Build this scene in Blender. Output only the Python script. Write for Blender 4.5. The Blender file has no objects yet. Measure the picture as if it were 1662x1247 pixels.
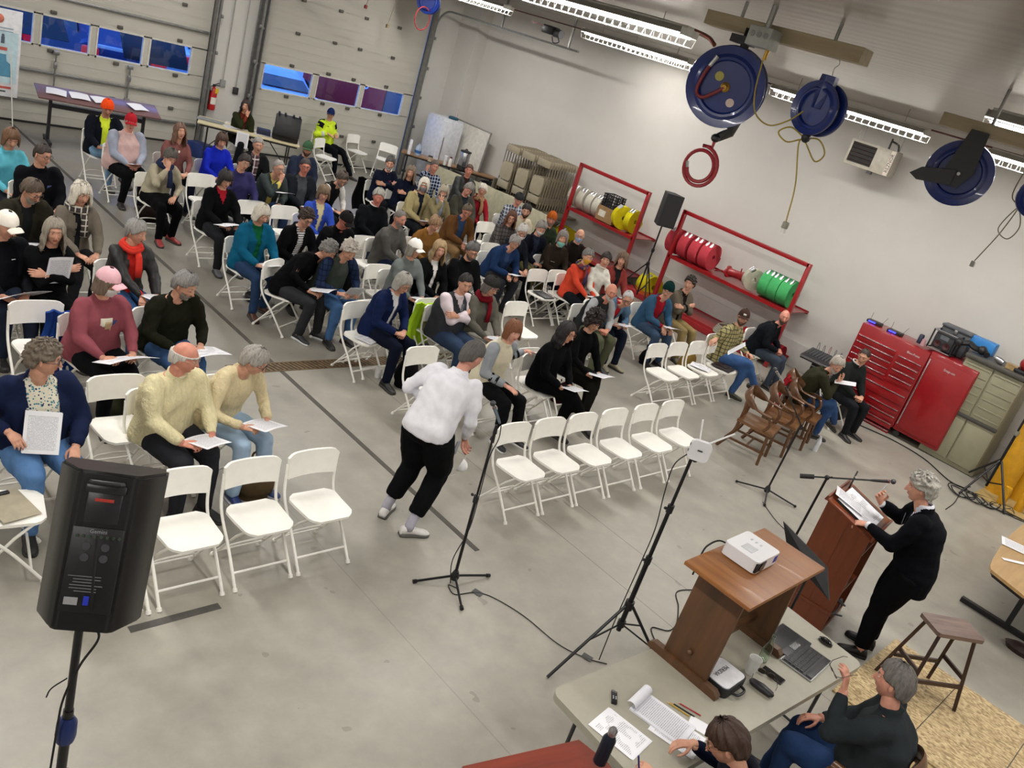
import bpy, bmesh, math, random
import numpy as np
from mathutils import Vector, Matrix, noise, Quaternion
PI = math.pi
rnd = random.Random(7)
sc = bpy.context.scene
C = sc.collection
# ------------------------------------------------------------------ camera
# world: z up, floor z=0, right-hand wall is x=14.8, garage-door wall is y=17.3, camera on a mezzanine 4 m up
F_PX, CX, CY, CAMH = 1384.05, 831.0, 623.5, 4.0
RC = np.array([[0.70010088, -0.65401072, 0.28658111],
               [-0.06730429, -0.46000445, -0.88536209],
               [0.71086489, 0.60055464, -0.36606725]])      # rows: camera right, camera down, camera forward
cam_d = bpy.data.cameras.new('camera'); cam = bpy.data.objects.new('camera', cam_d); C.objects.link(cam)
cam_d.sensor_width = 36; cam_d.lens = F_PX / 1662 * 36; cam_d.clip_start = 0.05; cam_d.clip_end = 300
M = Matrix(((RC[0][0], -RC[1][0], -RC[2][0], 0), (RC[0][1], -RC[1][1], -RC[2][1], 0), (RC[0][2], -RC[1][2], -RC[2][2], CAMH), (0, 0, 0, 1)))
cam.matrix_world = M
sc.camera = cam
def ray(x, y):
    v = RC.T @ np.array([(x - CX) / F_PX, (y - CY) / F_PX, 1.0]); return v
def at(x, y, z=0.0):            # point of the photograph on the horizontal plane z
    d = ray(x, y); t = (z - CAMH) / d[2]; return Vector((d[0]*t, d[1]*t, z))
def at_x(x, y, X):              # ... on the plane x = X (right wall)
    d = ray(x, y); t = X / d[0]; return Vector((X, d[1]*t, CAMH + d[2]*t))
def at_y(x, y, Y):              # ... on the plane y = Y (door wall)
    d = ray(x, y); t = Y / d[1]; return Vector((d[0]*t, Y, CAMH + d[2]*t))
# ------------------------------------------------------------------ materials
MATS = {}
def srgb(h):
    if isinstance(h, str):
        h = h.lstrip('#'); c = [int(h[i:i+2], 16) / 255 for i in (0, 2, 4)]
    else: c = list(h)
    return [((v/12.92) if v <= .04045 else ((v+.055)/1.055)**2.4) for v in c] + [1]
def _new(name):
    m = bpy.data.materials.new(name); m.use_nodes = True
    nt = m.node_tree; b = nt.nodes['Principled BSDF']; return m, nt, b
def mix(nt, fac, a, b):
    n = nt.nodes.new('ShaderNodeMix'); n.data_type = 'RGBA'
    if hasattr(fac, 'is_output'): nt.links.new(fac, n.inputs[0])
    else: n.inputs[0].default_value = fac
    for s, i in ((a, 6), (b, 7)):
        if hasattr(s, 'is_output'): nt.links.new(s, n.inputs[i])
        else: n.inputs[i].default_value = s
    return n.outputs[2]
def math_n(nt, op, a, b=0.0, c=None):
    n = nt.nodes.new('ShaderNodeMath'); n.operation = op
    for k, s in enumerate((a, b, c)):
        if s is None: continue
        if hasattr(s, 'is_output'): nt.links.new(s, n.inputs[k])
        else: n.inputs[k].default_value = s
    return n.outputs[0]
def coords(nt, scale=(1, 1, 1), kind='Object', rot=(0, 0, 0)):
    t = nt.nodes.new('ShaderNodeTexCoord'); mp = nt.nodes.new('ShaderNodeMapping')
    nt.links.new(t.outputs[kind], mp.inputs[0]); mp.inputs['Scale'].default_value = scale; mp.inputs['Rotation'].default_value = rot
    return mp.outputs[0]
def noise_n(nt, vec, scale, detail=3, rough=.5, out=0):
    n = nt.nodes.new('ShaderNodeTexNoise'); nt.links.new(vec, n.inputs['Vector'])
    n.inputs['Scale'].default_value = scale; n.inputs['Detail'].default_value = detail; n.inputs['Roughness'].default_value = rough
    return n.outputs[out]
def ramp(nt, fac, stops):
    n = nt.nodes.new('ShaderNodeValToRGB'); nt.links.new(fac, n.inputs[0])
    e = n.color_ramp.elements
    while len(e) < len(stops): e.new(.5)
    for k, (p, c) in enumerate(stops): e[k].position = p; e[k].color = c
    return n.outputs[0]
def bump(nt, b, h, strength=.3, dist=.01):
    n = nt.nodes.new('ShaderNodeBump'); nt.links.new(h, n.inputs['Height']); n.inputs['Strength'].default_value = strength
    n.inputs['Distance'].default_value = dist; nt.links.new(n.outputs[0], b.inputs['Normal'])
def mat(col, rough=.5, metal=0.0, var=.06, scale=12, bmp=0.0, name=None, coat=0, kind='Object', stretch=(1, 1, 1), spec=None, emis=None, alpha=None, trans=None):
    key = ('m', str(col), rough, metal, var, scale, bmp, coat, stretch, spec, emis, alpha, trans)
    if key in MATS: return MATS[key]
    m, nt, b = _new(name or 'surface_' + str(len(MATS)))
    c = srgb(col)
    v = coords(nt, stretch, kind)
    f = noise_n(nt, v, scale, 4, .6)
    lo = [max(0, x*(1-var*2)) for x in c[:3]] + [1]; hi = [min(1, x*(1+var*2)) for x in c[:3]] + [1]
    nt.links.new(ramp(nt, f, [(.3, lo), (.7, hi)]), b.inputs['Base Color'])
    b.inputs['Roughness'].default_value = rough; b.inputs['Metallic'].default_value = metal
    if coat: b.inputs['Coat Weight'].default_value = coat
    if spec is not None: b.inputs['Specular IOR Level'].default_value = spec
    if bmp: bump(nt, b, noise_n(nt, v, scale*4, 3), bmp, .004)
    if emis: b.inputs['Emission Color'].default_value = c; b.inputs['Emission Strength'].default_value = emis
    if alpha is not None: b.inputs['Alpha'].default_value = alpha
    if trans: b.inputs['Transmission Weight'].default_value = trans; b.inputs['IOR'].default_value = 1.3
    MATS[key] = m; return m
def fabric(col, pat='plain', col2='#222222', col3=None, s=1.0):
    key = ('f', col, pat, col2, col3, s)
    if key in MATS: return MATS[key]
    m, nt, b = _new('fabric_%s_%d' % (pat, len(MATS)))
    c = srgb(col); c2 = srgb(col2); dk = .45+.55*min(1, max(c[:3])/.12); c = [x*dk for x in c[:3]]+[1]
    v = coords(nt); fold = noise_n(nt, v, 9, 3, .55); weave = noise_n(nt, v, 160, 2)
    base = ramp(nt, fold, [(.25, [x*.86 for x in c[:3]]+[1]), (.75, [min(1, x*1.12) for x in c[:3]]+[1])])
    sep = nt.nodes.new('ShaderNodeSeparateXYZ'); nt.links.new(v, sep.inputs[0])
    X, Y, Z = sep.outputs
    def stripe(co, freq, w):
        return math_n(nt, 'LESS_THAN', math_n(nt, 'FRACT', math_n(nt, 'MULTIPLY', co, freq)), w)
    hgt = weave
    if pat == 'plaid':
        f1 = stripe(Z, 16*s, .22); f2 = stripe(math_n(nt, 'ADD', Y, math_n(nt, 'MULTIPLY', X, .5)), 16*s, .22)
        base = mix(nt, math_n(nt, 'MULTIPLY', f1, .75), base, c2); base = mix(nt, math_n(nt, 'MULTIPLY', f2, .75), base, c2)
        if col3:
            c3 = srgb(col3)
            base = mix(nt, stripe(math_n(nt, 'ADD', Z, .03), 8*s, .1), base, c3); base = mix(nt, stripe(math_n(nt, 'ADD', Y, .03), 8*s, .1), base, c3)
    elif pat == 'stripe':
        base = mix(nt, stripe(Z, 34*s, .38), base, c2)
    elif pat == 'knit':
        w = nt.nodes.new('ShaderNodeTexWave'); nt.links.new(v, w.inputs[0]); w.inputs['Scale'].default_value = 7; w.inputs['Distortion'].default_value = 6
        w.inputs['Detail'].default_value = 3; w.inputs['Detail Scale'].default_value = 5; w.bands_direction = 'Y'
        hgt = math_n(nt, 'ADD', math_n(nt, 'MULTIPLY', w.outputs[1], 2.5), weave)
        base = mix(nt, math_n(nt, 'MULTIPLY', math_n(nt, 'SUBTRACT', 1.0, w.outputs[1]), .16), base, [x*.55 for x in c[:3]]+[1])
    elif pat == 'floral':
        vo = nt.nodes.new('ShaderNodeTexVoronoi'); nt.links.new(v, vo.inputs[0]); vo.inputs['Scale'].default_value = 55
        base = mix(nt, math_n(nt, 'LESS_THAN', vo.outputs[0], .33), base, c2)
        vo2 = nt.nodes.new('ShaderNodeTexVoronoi'); nt.links.new(v, vo2.inputs[0]); vo2.inputs['Scale'].default_value = 31
        base = mix(nt, math_n(nt, 'LESS_THAN', vo2.outputs[0], .22), base, srgb(col3 or '#1d2c4a'))
    elif pat == 'denim':
        base = mix(nt, math_n(nt, 'MULTIPLY', weave, .25), base, [min(1, x*2.2) for x in c[:3]]+[1])
    elif pat == 'bands':
        f1 = math_n(nt, 'GREATER_THAN', noise_n(nt, coords(nt, (9, 9, 1.5)), 1.2, 0), .5)
        base = mix(nt, f1, base, c2)
        if col3: base = mix(nt, math_n(nt, 'GREATER_THAN', noise_n(nt, coords(nt, (11, 7, 2)), 1.7, 0), .56), base, srgb(col3))
    elif pat == 'quilt':
        q = math_n(nt, 'ABSOLUTE', math_n(nt, 'SUBTRACT', math_n(nt, 'FRACT', math_n(nt, 'MULTIPLY', Z, 15)), .5))
        hgt = math_n(nt, 'MULTIPLY', q, -3.0)
    nt.links.new(base, b.inputs['Base Color']); b.inputs['Roughness'].default_value = .55 if pat == 'leather' else .88
    b.inputs['Specular IOR Level'].default_value = .5 if pat == 'leather' else .1
    bump(nt, b, hgt, .35, .003 if pat not in ('knit', 'quilt') else .006)
    MATS[key] = m; return m
def hair_mat(col):
    key = ('h', col)
    if key in MATS: return MATS[key]
    m, nt, b = _new('hair_%d' % len(MATS)); c = srgb(col)
    f = noise_n(nt, coords(nt, (60, 60, 7)), 1.6, 4, .7)
    nt.links.new(ramp(nt, f, [(.28, [x*.42 for x in c[:3]]+[1]), (.5, c), (.75, [min(1, x*1.35) for x in c[:3]]+[1])]), b.inputs['Base Color'])
    b.inputs['Roughness'].default_value = .55; bump(nt, b, f, .7, .006)
    MATS[key] = m; return m
def skin_mat(col):
    key = ('s', col)
    if key in MATS: return MATS[key]
    m, nt, b = _new('skin_%d' % len(MATS)); c = srgb(col); g_ = (c[0]+c[1]+c[2])/3; c = [min(1, 1.16*x) for x in (c[0]*.88+g_*.12, c[1]*.9+g_*.14, c[2]*.88+g_*.12)]+[1]
    f = noise_n(nt, coords(nt), 22, 3)
    nt.links.new(ramp(nt, f, [(.3, [c[0]*.86, c[1]*.78, c[2]*.76, 1]), (.7, [min(1, c[0]*1.08), c[1]*1.06, c[2]*1.04, 1])]), b.inputs['Base Color'])
    b.inputs['Roughness'].default_value = .5; b.inputs['Specular IOR Level'].default_value = .35
    MATS[key] = m; return m
def paper_mat(kind='text', col='#e6e6ea'):
    key = ('p', kind, col)
    if key in MATS: return MATS[key]
    m, nt, b = _new('paper_%s' % kind)
    t = nt.nodes.new('ShaderNodeTexCoord'); sep = nt.nodes.new('ShaderNodeSeparateXYZ'); nt.links.new(t.outputs['Generated'], sep.inputs[0])
    X, Y, Z = sep.outputs; c = srgb(col)
    if kind == 'blank': base = None
    else:
        ln = math_n(nt, 'LESS_THAN', math_n(nt, 'FRACT', math_n(nt, 'MULTIPLY', Y, 30)), .5)
        def inside(co, a, bb): return math_n(nt, 'MULTIPLY', math_n(nt, 'GREATER_THAN', co, a), math_n(nt, 'LESS_THAN', co, bb))
        area = math_n(nt, 'MULTIPLY', inside(X, .1, .9), inside(Y, .08, .9))
        wd = noise_n(nt, coords(nt, (70, 30, 1), 'Generated'), 1, 1)
        ink = math_n(nt, 'MULTIPLY', math_n(nt, 'MULTIPLY', ln, area), math_n(nt, 'GREATER_THAN', wd, .42))
        if kind == 'block':
            blk = math_n(nt, 'GREATER_THAN', noise_n(nt, coords(nt, (4, 6, 1), 'Generated'), 1, 0), .5)
            ink = math_n(nt, 'MULTIPLY', ink, blk)
        base = mix(nt, math_n(nt, 'MULTIPLY', ink, .55), c, srgb('#555860'))
    if base is None: b.inputs['Base Color'].default_value = c
    else: nt.links.new(base, b.inputs['Base Color'])
    b.inputs['Roughness'].default_value = .7; b.inputs['Specular IOR Level'].default_value = .2
    MATS[key] = m; return m
def wood(c1, c2, rough=.35, scale=1.0, axis='X', coat=0.2):
    key = ('w', c1, c2, rough, scale, axis)
    if key in MATS: return MATS[key]
    m, nt, b = _new('wood_%d' % len(MATS))
    st = {'X': (1.2, 14, 14), 'Y': (14, 1.2, 14), 'Z': (14, 14, 1.2)}[axis]
    f = noise_n(nt, coords(nt, [s*scale for s in st]), 1.6, 5, .65)
    nt.links.new(ramp(nt, f, [(.3, srgb(c2)), (.65, srgb(c1))]), b.inputs['Base Color'])
    b.inputs['Roughness'].default_value = rough; b.inputs['Coat Weight'].default_value = coat; bump(nt, b, f, .12, .002)
    MATS[key] = m; return m
# ------------------------------------------------------------------ mesh helpers
class MB:
    """collects shapes of ONE part"""
    def __init__(s): s.v = []; s.f = []; s.mi = []
    def add(s, vs, fs, mi=0):
        o = len(s.v); s.v += [tuple(v) for v in vs]; s.f += [tuple(i+o for i in f) for f in fs]; s.mi += [mi]*len(fs); return s
    def box(s, c, d, rot=None, mi=0, bev=0.0):
        x, y, z = d[0]/2, d[1]/2, d[2]/2
        if bev and min(x, y, z) > bev*1.2:
            bm = bmesh.new(); bmesh.ops.create_cube(bm, size=1, matrix=Matrix.Diagonal((2*x, 2*y, 2*z, 1)))
            bmesh.ops.bevel(bm, geom=bm.edges[:], offset=bev, segments=2, affect='EDGES', profile=.5)
            vs = [v.co.copy() for v in bm.verts]; bm.verts.index_update(); fs = [[v.index for v in f.verts] for f in bm.faces]; bm.free()
        else:
            vs = [Vector((i*x, j*y, k*z)) for i in (-1, 1) for j in (-1, 1) for k in (-1, 1)]
            fs = [(0, 1, 3, 2), (4, 6, 7, 5), (0, 4, 5, 1), (2, 3, 7, 6), (0, 2, 6, 4), (1, 5, 7, 3)]
        R = rot if rot is not None else Matrix.Identity(3)
        if isinstance(R, (tuple, list)): R = Matrix.Rotation(R[2], 3, 'Z') @ Matrix.Rotation(R[1], 3, 'Y') @ Matrix.Rotation(R[0], 3, 'X')
        return s.add([R @ v + Vector(c) for v in vs], fs, mi)
    def tube(s, pts, r, n=8, mi=0, cap=True, closed=False):
        pts = [Vector(p) for p in pts]; N = len(pts)
        rs = r if isinstance(r, (list, tuple)) else [r]*N
        up = None; vs = []
        for i, p in enumerate(pts):
            if closed: t = (pts[(i+1) % N]-pts[i-1])
            else: t = (pts[min(i+1, N-1)]-pts[max(i-1, 0)])
            if t.length < 1e-9: t = Vector((0, 0, 1))
            t.normalize()
            if up is None:
                up = Vector((0, 0, 1)) if abs(t.z) < .9 else Vector((1, 0, 0))
            u = (up - t*up.dot(t))
            if u.length < 1e-6: u = t.orthogonal()
            u.normalize(); w = t.cross(u); up = u
            rr = rs[i]; ra, rb = rr if isinstance(rr, (list, tuple)) else (rr, rr)
            for k in range(n):
                a = 2*PI*k/n; vs.append(p + u*math.cos(a)*ra + w*math.sin(a)*rb)
        fs = []
        for i in range(N if closed else N-1):
            j = (i+1) % N
            for k in range(n): fs.append((i*n+k, i*n+(k+1) % n, j*n+(k+1) % n, j*n+k))
        if cap and not closed: fs.append(tuple(range(n-1, -1, -1))); fs.append(tuple((N-1)*n+k for k in range(n)))
        return s.add(vs, fs, mi)
    def lathe(s, c, prof, n=20, axis=(0, 0, 1), mi=0):
        q = Vector((0, 0, 1)).rotation_difference(Vector(axis).normalized()).to_matrix(); c = Vector(c); vs = []; fs = []
        for r, z in prof:
            for k in range(n): vs.append(q @ Vector((r*math.cos(2*PI*k/n), r*math.sin(2*PI*k/n), z)) + c)
        for i in range(len(prof)-1):
            for k in range(n): fs.append((i*n+k, i*n+(k+1) % n, (i+1)*n+(k+1) % n, (i+1)*n+k))
        if prof[0][0] > 1e-5: fs.append(tuple(range(n-1, -1, -1)))
        if prof[-1][0] > 1e-5: fs.append(tuple((len(prof)-1)*n+k for k in range(n)))
        return s.add(vs, fs, mi)
    def cyl(s, a, b, r, n=16, mi=0, r2=None):
        return s.tube([a, b], [r, r if r2 is None else r2], n, mi)
    def ball(s, c, r, n=12, rot=None, mi=0):
        r = (r, r, r) if not isinstance(r, (tuple, list)) else r; vs = []; fs = []; m = max(4, n//2)
        for i in range(m+1):
            t = PI*i/m
            for k in range(n):
                v = Vector((r[0]*math.sin(t)*math.cos(2*PI*k/n), r[1]*math.sin(t)*math.sin(2*PI*k/n), r[2]*math.cos(t)))
                if rot is not None: v = rot @ v
                vs.append(v + Vector(c))
        for i in range(m):
            for k in range(n): fs.append((i*n+k, (i+1)*n+k, (i+1)*n+(k+1) % n, i*n+(k+1) % n))
        return s.add(vs, fs, mi)
    def prism(s, poly, h, T=None, mi=0):
        n = len(poly); T = T or Matrix.Identity(4)
        vs = [T @ Vector((x, y, 0)) for x, y in poly] + [T @ Vector((x, y, h)) for x, y in poly]
        fs = [tuple(range(n-1, -1, -1)), tuple(range(n, 2*n))] + [(k, (k+1) % n, n+(k+1) % n, n+k) for k in range(n)]
        return s.add(vs, fs, mi)
    def sheet(s, fn, nu, nv, th=0.0, mi=0):
        """fn(u,v)->point ; closed slab when th>0 (thickness downwards along the normal)"""
        P = [[Vector(fn(i/nu, j/nv)) for j in range(nv+1)] for i in range(nu+1)]
        vs = [p for row in P for p in row]; W = nv+1
        fs = [(i*W+j, (i+1)*W+j, (i+1)*W+j+1, i*W+j+1) for i in range(nu) for j in range(nv)]
        if th:
            o = len(vs); low = []
            for i in range(nu+1):
                for j in range(nv+1):
                    a = P[min(i+1, nu)][j]-P[max(i-1, 0)][j]; b = P[i][min(j+1, nv)]-P[i][max(j-1, 0)]
                    nn = a.cross(b)
                    nn = nn.normalized() if nn.length > 1e-12 else Vector((0, 0, 1)); low.append(P[i][j]-nn*th)
            vs += low; fs += [tuple(reversed([k+o for k in f])) for f in fs]
            def idx(i, j): return i*W+j
            for i in range(nu):
                fs.append((idx(i+1, 0), idx(i, 0), idx(i, 0)+o, idx(i+1, 0)+o)); fs.append((idx(i, nv), idx(i+1, nv), idx(i+1, nv)+o, idx(i, nv)+o))
            for j in range(nv):
                fs.append((idx(0, j), idx(0, j+1), idx(0, j+1)+o, idx(0, j)+o)); fs.append((idx(nu, j+1), idx(nu, j), idx(nu, j)+o, idx(nu, j+1)+o))
        return s.add(vs, fs, mi)
    def mesh(s, name, mats, smooth=True):
        me = bpy.data.meshes.new(name); me.from_pydata(s.v, [], s.f)
        for m in (mats if isinstance(mats, (list, tuple)) else [mats]): me.materials.append(m)
        if any(s.mi): me.polygons.foreach_set('material_index', s.mi)
        if smooth:
            me.polygons.foreach_set('use_smooth', [True]*len(me.polygons))
            try: me.set_sharp_from_angle(angle=math.radians(38))
            except Exception: pass
        me.update(); return me
    def build(s, name, mats, parent=None, smooth=True, loc=None, rz=None, **props):
        o = bpy.data.objects.new(name, s.mesh(name, mats, smooth)); C.objects.link(o)
        if parent is not None: o.parent = parent
        if loc is not None: o.location = loc
        if rz is not None: o.rotation_euler.z = rz
        for k, v in props.items(): o[k] = v
        return o
def thing(name, label, cat, loc=(0, 0, 0), rz=0.0, group=None, rot=None):
    o = bpy.data.objects.new(name, None); C.objects.link(o); o.location = loc; o.rotation_euler = rot or (0, 0, rz)
    o.empty_display_size = .1
    o['label'] = label; o['category'] = cat
    if group: o['group'] = group
    return o
def dup(root, loc=None, rz=None, label=None, group=None, rot=None):
    r = root.copy(); C.objects.link(r)
    if loc is not None: r.location = loc
    if rz is not None: r.rotation_euler = (0, 0, rz)
    if rot is not None: r.rotation_euler = rot
    if label: r['label'] = label
    if group: r['group'] = group
    for ch in list(root.children):
        c = ch.copy(); C.objects.link(c); c.parent = r
        for g in list(ch.children):
            d = g.copy(); C.objects.link(d); d.parent = c
    return r
def bez(pts, n=12):
    """smooth Catmull-Rom path through the points"""
    P = [Vector(p) for p in pts]; P = [P[0]*2-P[1]] + P + [P[-1]*2-P[-2]]; out = []
    for i in range(1, len(P)-2):
        for k in range(n):
            t = k/n; a, b, c, d = P[i-1:i+3]
            out.append(.5*((2*b) + (c-a)*t + (2*a-5*b+4*c-d)*t*t + (3*b-a-3*c+d)*t**3))
    out.append(P[-2]); return out
def text_mesh(mb, txt, T, size=.1, mi=0, depth=.001, align='CENTER'):
    """real lettering as thin solid letters"""
    cu = bpy.data.curves.new('lettering', 'FONT'); cu.body = txt; cu.size = size; cu.extrude = depth; cu.align_x = align; cu.align_y = 'CENTER'; cu.resolution_u = 2
    o = bpy.data.objects.new('lettering', cu); me = o.to_mesh()
    vs = [T @ v.co for v in me.vertices]; fs = [tuple(p.vertices) for p in me.polygons]
    mb.add(vs, fs, mi); o.to_mesh_clear(); bpy.data.objects.remove(o); bpy.data.curves.remove(cu)
def smooth01(x, a, b):
    t = np.clip((x-a)/(b-a), 0, 1); return t*t*(3-2*t)
# ------------------------------------------------------------------ people
def ico(sub):
    bm = bmesh.new(); bmesh.ops.create_icosphere(bm, subdivisions=sub, radius=1)
    v = np.array([x.co[:] for x in bm.verts]); f = np.array([[q.index for q in p.verts] for p in bm.faces]); bm.free(); return v, f
ICO_V, ICO_F = ico(5)
def head_shape(D, w=0, jaw=1.0, nose=1.0):
    """unit directions -> head surface, origin at the head's centre, +x face, +z crown"""
    dx, dy, dz = D[:, 0], D[:, 1], D[:, 2]
    x = np.where(dx > 0, .092, .100)*np.sign(dx)*np.abs(dx)**.92; y = .0745*dy; z = .118*dz
    t = np.clip(-dz, 0, 1)
    y = y*(1-.30/jaw*t**1.6); x = np.where(dx < 0, x*(1-.42*t**1.3), x*(1-.03*t))
    y = y*(1-.10*np.clip(dx, 0, 1)**2)
    z = np.where(dz < 0, z*(1+.04*np.clip(dx, 0, 1)), z*.97)
    fr = smooth01(dx, .05, .45); g = lambda a, s: np.exp(-(a/s)**2)
    ay = np.abs(y)
    nr = np.clip((.020-z)/.050, 0, 1)*(1-smooth01(-z, .030, .044))
    dX = .024*nose*g(y, .0105+.004*nr)*nr
    dX = dX - .011*g(ay-.031, .017)*g(z-.010, .013) + .006*g(z-.032, .010)*g(y, .055)
    dX = dX + .004*g(ay-.040, .018)*g(z+.026, .016) - .005*g(ay-.030, .014)*g(z+.050, .02)
    dX = dX + .006*g(y, .021)*g(z+.060, .0075) - .004*g(y, .022)*g(z+.0605, .0022) - .004*g(z+.078, .008)*g(y, .03)
    dX = dX + .009*g(y, .022)*g(z+.098, .015)
    x = x + dX*fr
    return np.stack([x, y, z], 1)
HEAD_CACHE = {}
def head_np(w, jaw, nose):
    k = (w, jaw, nose)
    if k not in HEAD_CACHE: HEAD_CACHE[k] = head_shape(ICO_V, *k)
    return HEAD_CACHE[k]
def hand_proto(curl):
    """right hand: wrist at the origin, fingers along +x, back of the hand +z, thumb on +y; five separate bent fingers"""
    mb = MB()
    mb.tube([(-.03, 0, 0), (0, 0, 0), (.03, .002, 0), (.065, .002, .002), (.092, 0, 0)], [(.020, .026), (.019, .027), (.016, .036), (.0145, .041), (.011, .038)], 14)
    for k, (y, L, r) in enumerate(((.031, .074, .0088), (.010, .083, .0092), (-.011, .077, .0088), (-.031, .060, .0078))):
        p = Vector((.078, y, 0)); a = 0; pts = [p.copy()]; spread = (y*1.2)
        for q, s in enumerate((.46, .30, .24)):
            a += curl*(.75+.12*k)*(1.0 if q else .7)
            d = Vector((math.cos(a), spread*.5, -math.sin(a))); p = p + d*L*s*1.05; pts.append(p.copy())
        mb.tube(pts, [r*1.05, r, r*.93, r*.72], 8)
        mb.ball(pts[-1], r*.72, 8)
    th = [Vector((.018, .024, -.004)), Vector((.044, .048, -.016-.012*curl)), Vector((.070, .056-.01*curl, -.028-.02*curl)), Vector((.092, .052-.02*curl, -.036-.03*curl))]
    mb.tube(th, [.013, .0115, .0098, .0075], 8); mb.ball(th[-1], .0078, 8)
    me = bpy.data.meshes.new('h'); me.from_pydata(mb.v, [], mb.f); o = bpy.data.objects.new('h', me); C.objects.link(o)
    r_ = o.modifiers.new('r', 'REMESH'); r_.mode = 'VOXEL'; r_.voxel_size = .0042
    s_ = o.modifiers.new('s', 'SMOOTH'); s_.factor = .5; s_.iterations = 4
    bpy.context.view_layer.update(); dg = bpy.context.evaluated_depsgraph_get(); e = o.evaluated_get(dg); m2 = e.to_mesh()
    v = [x.co.copy() for x in m2.vertices]; f = [tuple(p.vertices) for p in m2.polygons]
    e.to_mesh_clear(); bpy.data.objects.remove(o); bpy.data.meshes.remove(me); return v, f
HANDS = {c: hand_proto(c) for c in (.22, .55, .95)}
def ell(mb, pts, rad, up, n=16, mi=0):
    """loft of elliptical rings, radii (a along 'up', b across)"""
    pts = [Vector(p) for p in pts]; N = len(pts); vs = []; up = Vector(up)
    for i, p in enumerate(pts):
        t = (pts[min(i+1, N-1)]-pts[max(i-1, 0)]).normalized(); u = (up-t*up.dot(t)).normalized(); w = t.cross(u)
        a, b = rad[i]
        for k in range(n):
            q = 2*PI*k/n; c_, s_ = math.cos(q), math.sin(q)
            c_ = math.copysign(abs(c_)**.85, c_); s_ = math.copysign(abs(s_)**.85, s_)
            vs.append(p+u*c_*a+w*s_*b)
    fs = [(i*n+k, i*n+(k+1) % n, (i+1)*n+(k+1) % n, (i+1)*n+k) for i in range(N-1) for k in range(n)]
    fs.append(tuple(range(n-1, -1, -1))); fs.append(tuple((N-1)*n+k for k in range(n)))
    mb.add(vs, fs, mi)
def ik(S, W, l1, l2, hint):
    d = W-S; L = min(d.length, (l1+l2)*.995); d.normalize(); W2 = S+d*L
    a = (l1*l1-l2*l2+L*L)/(2*L); h = math.sqrt(max(0, l1*l1-a*a)); hh = Vector(hint); hh = (hh-d*hh.dot(d)).normalized()
    return S+d*a+hh*h, W2
def hair_grid(hm, zb, th, nz=.0, flare=0.0, ztop=None, zig=0, seed=0, w_in=.9, nu=80, nt=20, rough=.0, wave=0, crown=0.0, curl=0):
    """shell of hair: zb(phi)->bottom height for azimuth phi (0 = face); th thickness"""
    r = random.Random(seed); ph = [r.uniform(0, 6.28) for _ in range(6)]; vs = []; fs = []
    def surf(phi, z, out, t):
        zc = z-.002
        if zc > 0:
            k = math.sqrt(max(0, 1-(zc/(.121+out+crown))**2)); sx = 1.0
        else:
            k = 1.0; sx = 1.0
        a = (.095 if math.cos(phi) > 0 else .103)+out; b = .077+out
        kk = k
        if z < 0:
            kk = 1+flare*min(1, -z/.12)-(.30*max(0, -z-.05)/.1 if flare < 0 else 0)
            if flare <= -.5: kk = math.sqrt(max(.05, 1-(z/.16)**2))
        return Vector((a*kk*math.cos(phi), b*kk*math.sin(phi), z))
    for layer in (0, 1):
        for j in range(nt+1):
            for i in range(nu):
                phi = 2*PI*i/nu; p_ = (phi+PI) % (2*PI)-PI; b_ = zb(abs(math.degrees(p_)))
                b_ = b_ + (zig*(math.sin(i*2.7+ph[0])+math.sin(i*5.1+ph[1])) if b_ < .05 else zig*.4*math.sin(i*2.7))
                top = (.121+th+crown) if ztop is None else ztop
                t = j/nt
                el = math.pi/2*(1-t); z = b_+(top-b_)*(math.sin(el) if ztop is None else 1-t)
                o = th*(1-.55*(t**3)) if layer == 0 else -.004+(.0 if z > -.03 else th*.35)
                if layer == 0:
                    ca, sa = math.cos(phi), math.sin(phi)
                    if curl: o += rough*2.6*noise.noise(Vector((ca*el*6+ph[2], sa*el*6, z*38)))+rough*1.2*noise.noise(Vector((ca*14+ph[3], sa*14, z*90)))
                    else: o += rough*1.9*noise.noise(Vector((ca*7+ph[2], sa*7, z*9)))+rough*1.3*noise.noise(Vector((ca*22+ph[3], sa*22, z*14)))
                    o += nz*math.sin(i*1.31+ph[5]+wave*j)
                v = surf(phi, z, o, t)
                if layer == 0 and wave: v.y += .006*math.sin(z*70+ph[0])*(1 if z < 0 else 0)
                vs.append(v)
    n1 = (nt+1)*nu
    for j in range(nt):
        for i in range(nu):
            a, b, c, d = j*nu+i, j*nu+(i+1) % nu, (j+1)*nu+(i+1) % nu, (j+1)*nu+i
            fs.append((a, d, c, b)); fs.append((n1+a, n1+b, n1+c, n1+d))
    for i in range(nu):
        a, b = nt*nu+i, nt*nu+(i+1) % nu; fs.append((a, n1+a, n1+b, b))
        if ztop is not None: a, b = i, (i+1) % nu; fs.append((b, n1+b, n1+a, a))
    return vs, fs
def interp(tab):
    def f(p):
        for (a, va), (b, vb) in zip(tab, tab[1:]):
            if p <= b: t = (p-a)/(b-a); t = t*t*(3-2*t); return va+(vb-va)*t
        return tab[-1][1]
    return f
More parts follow.
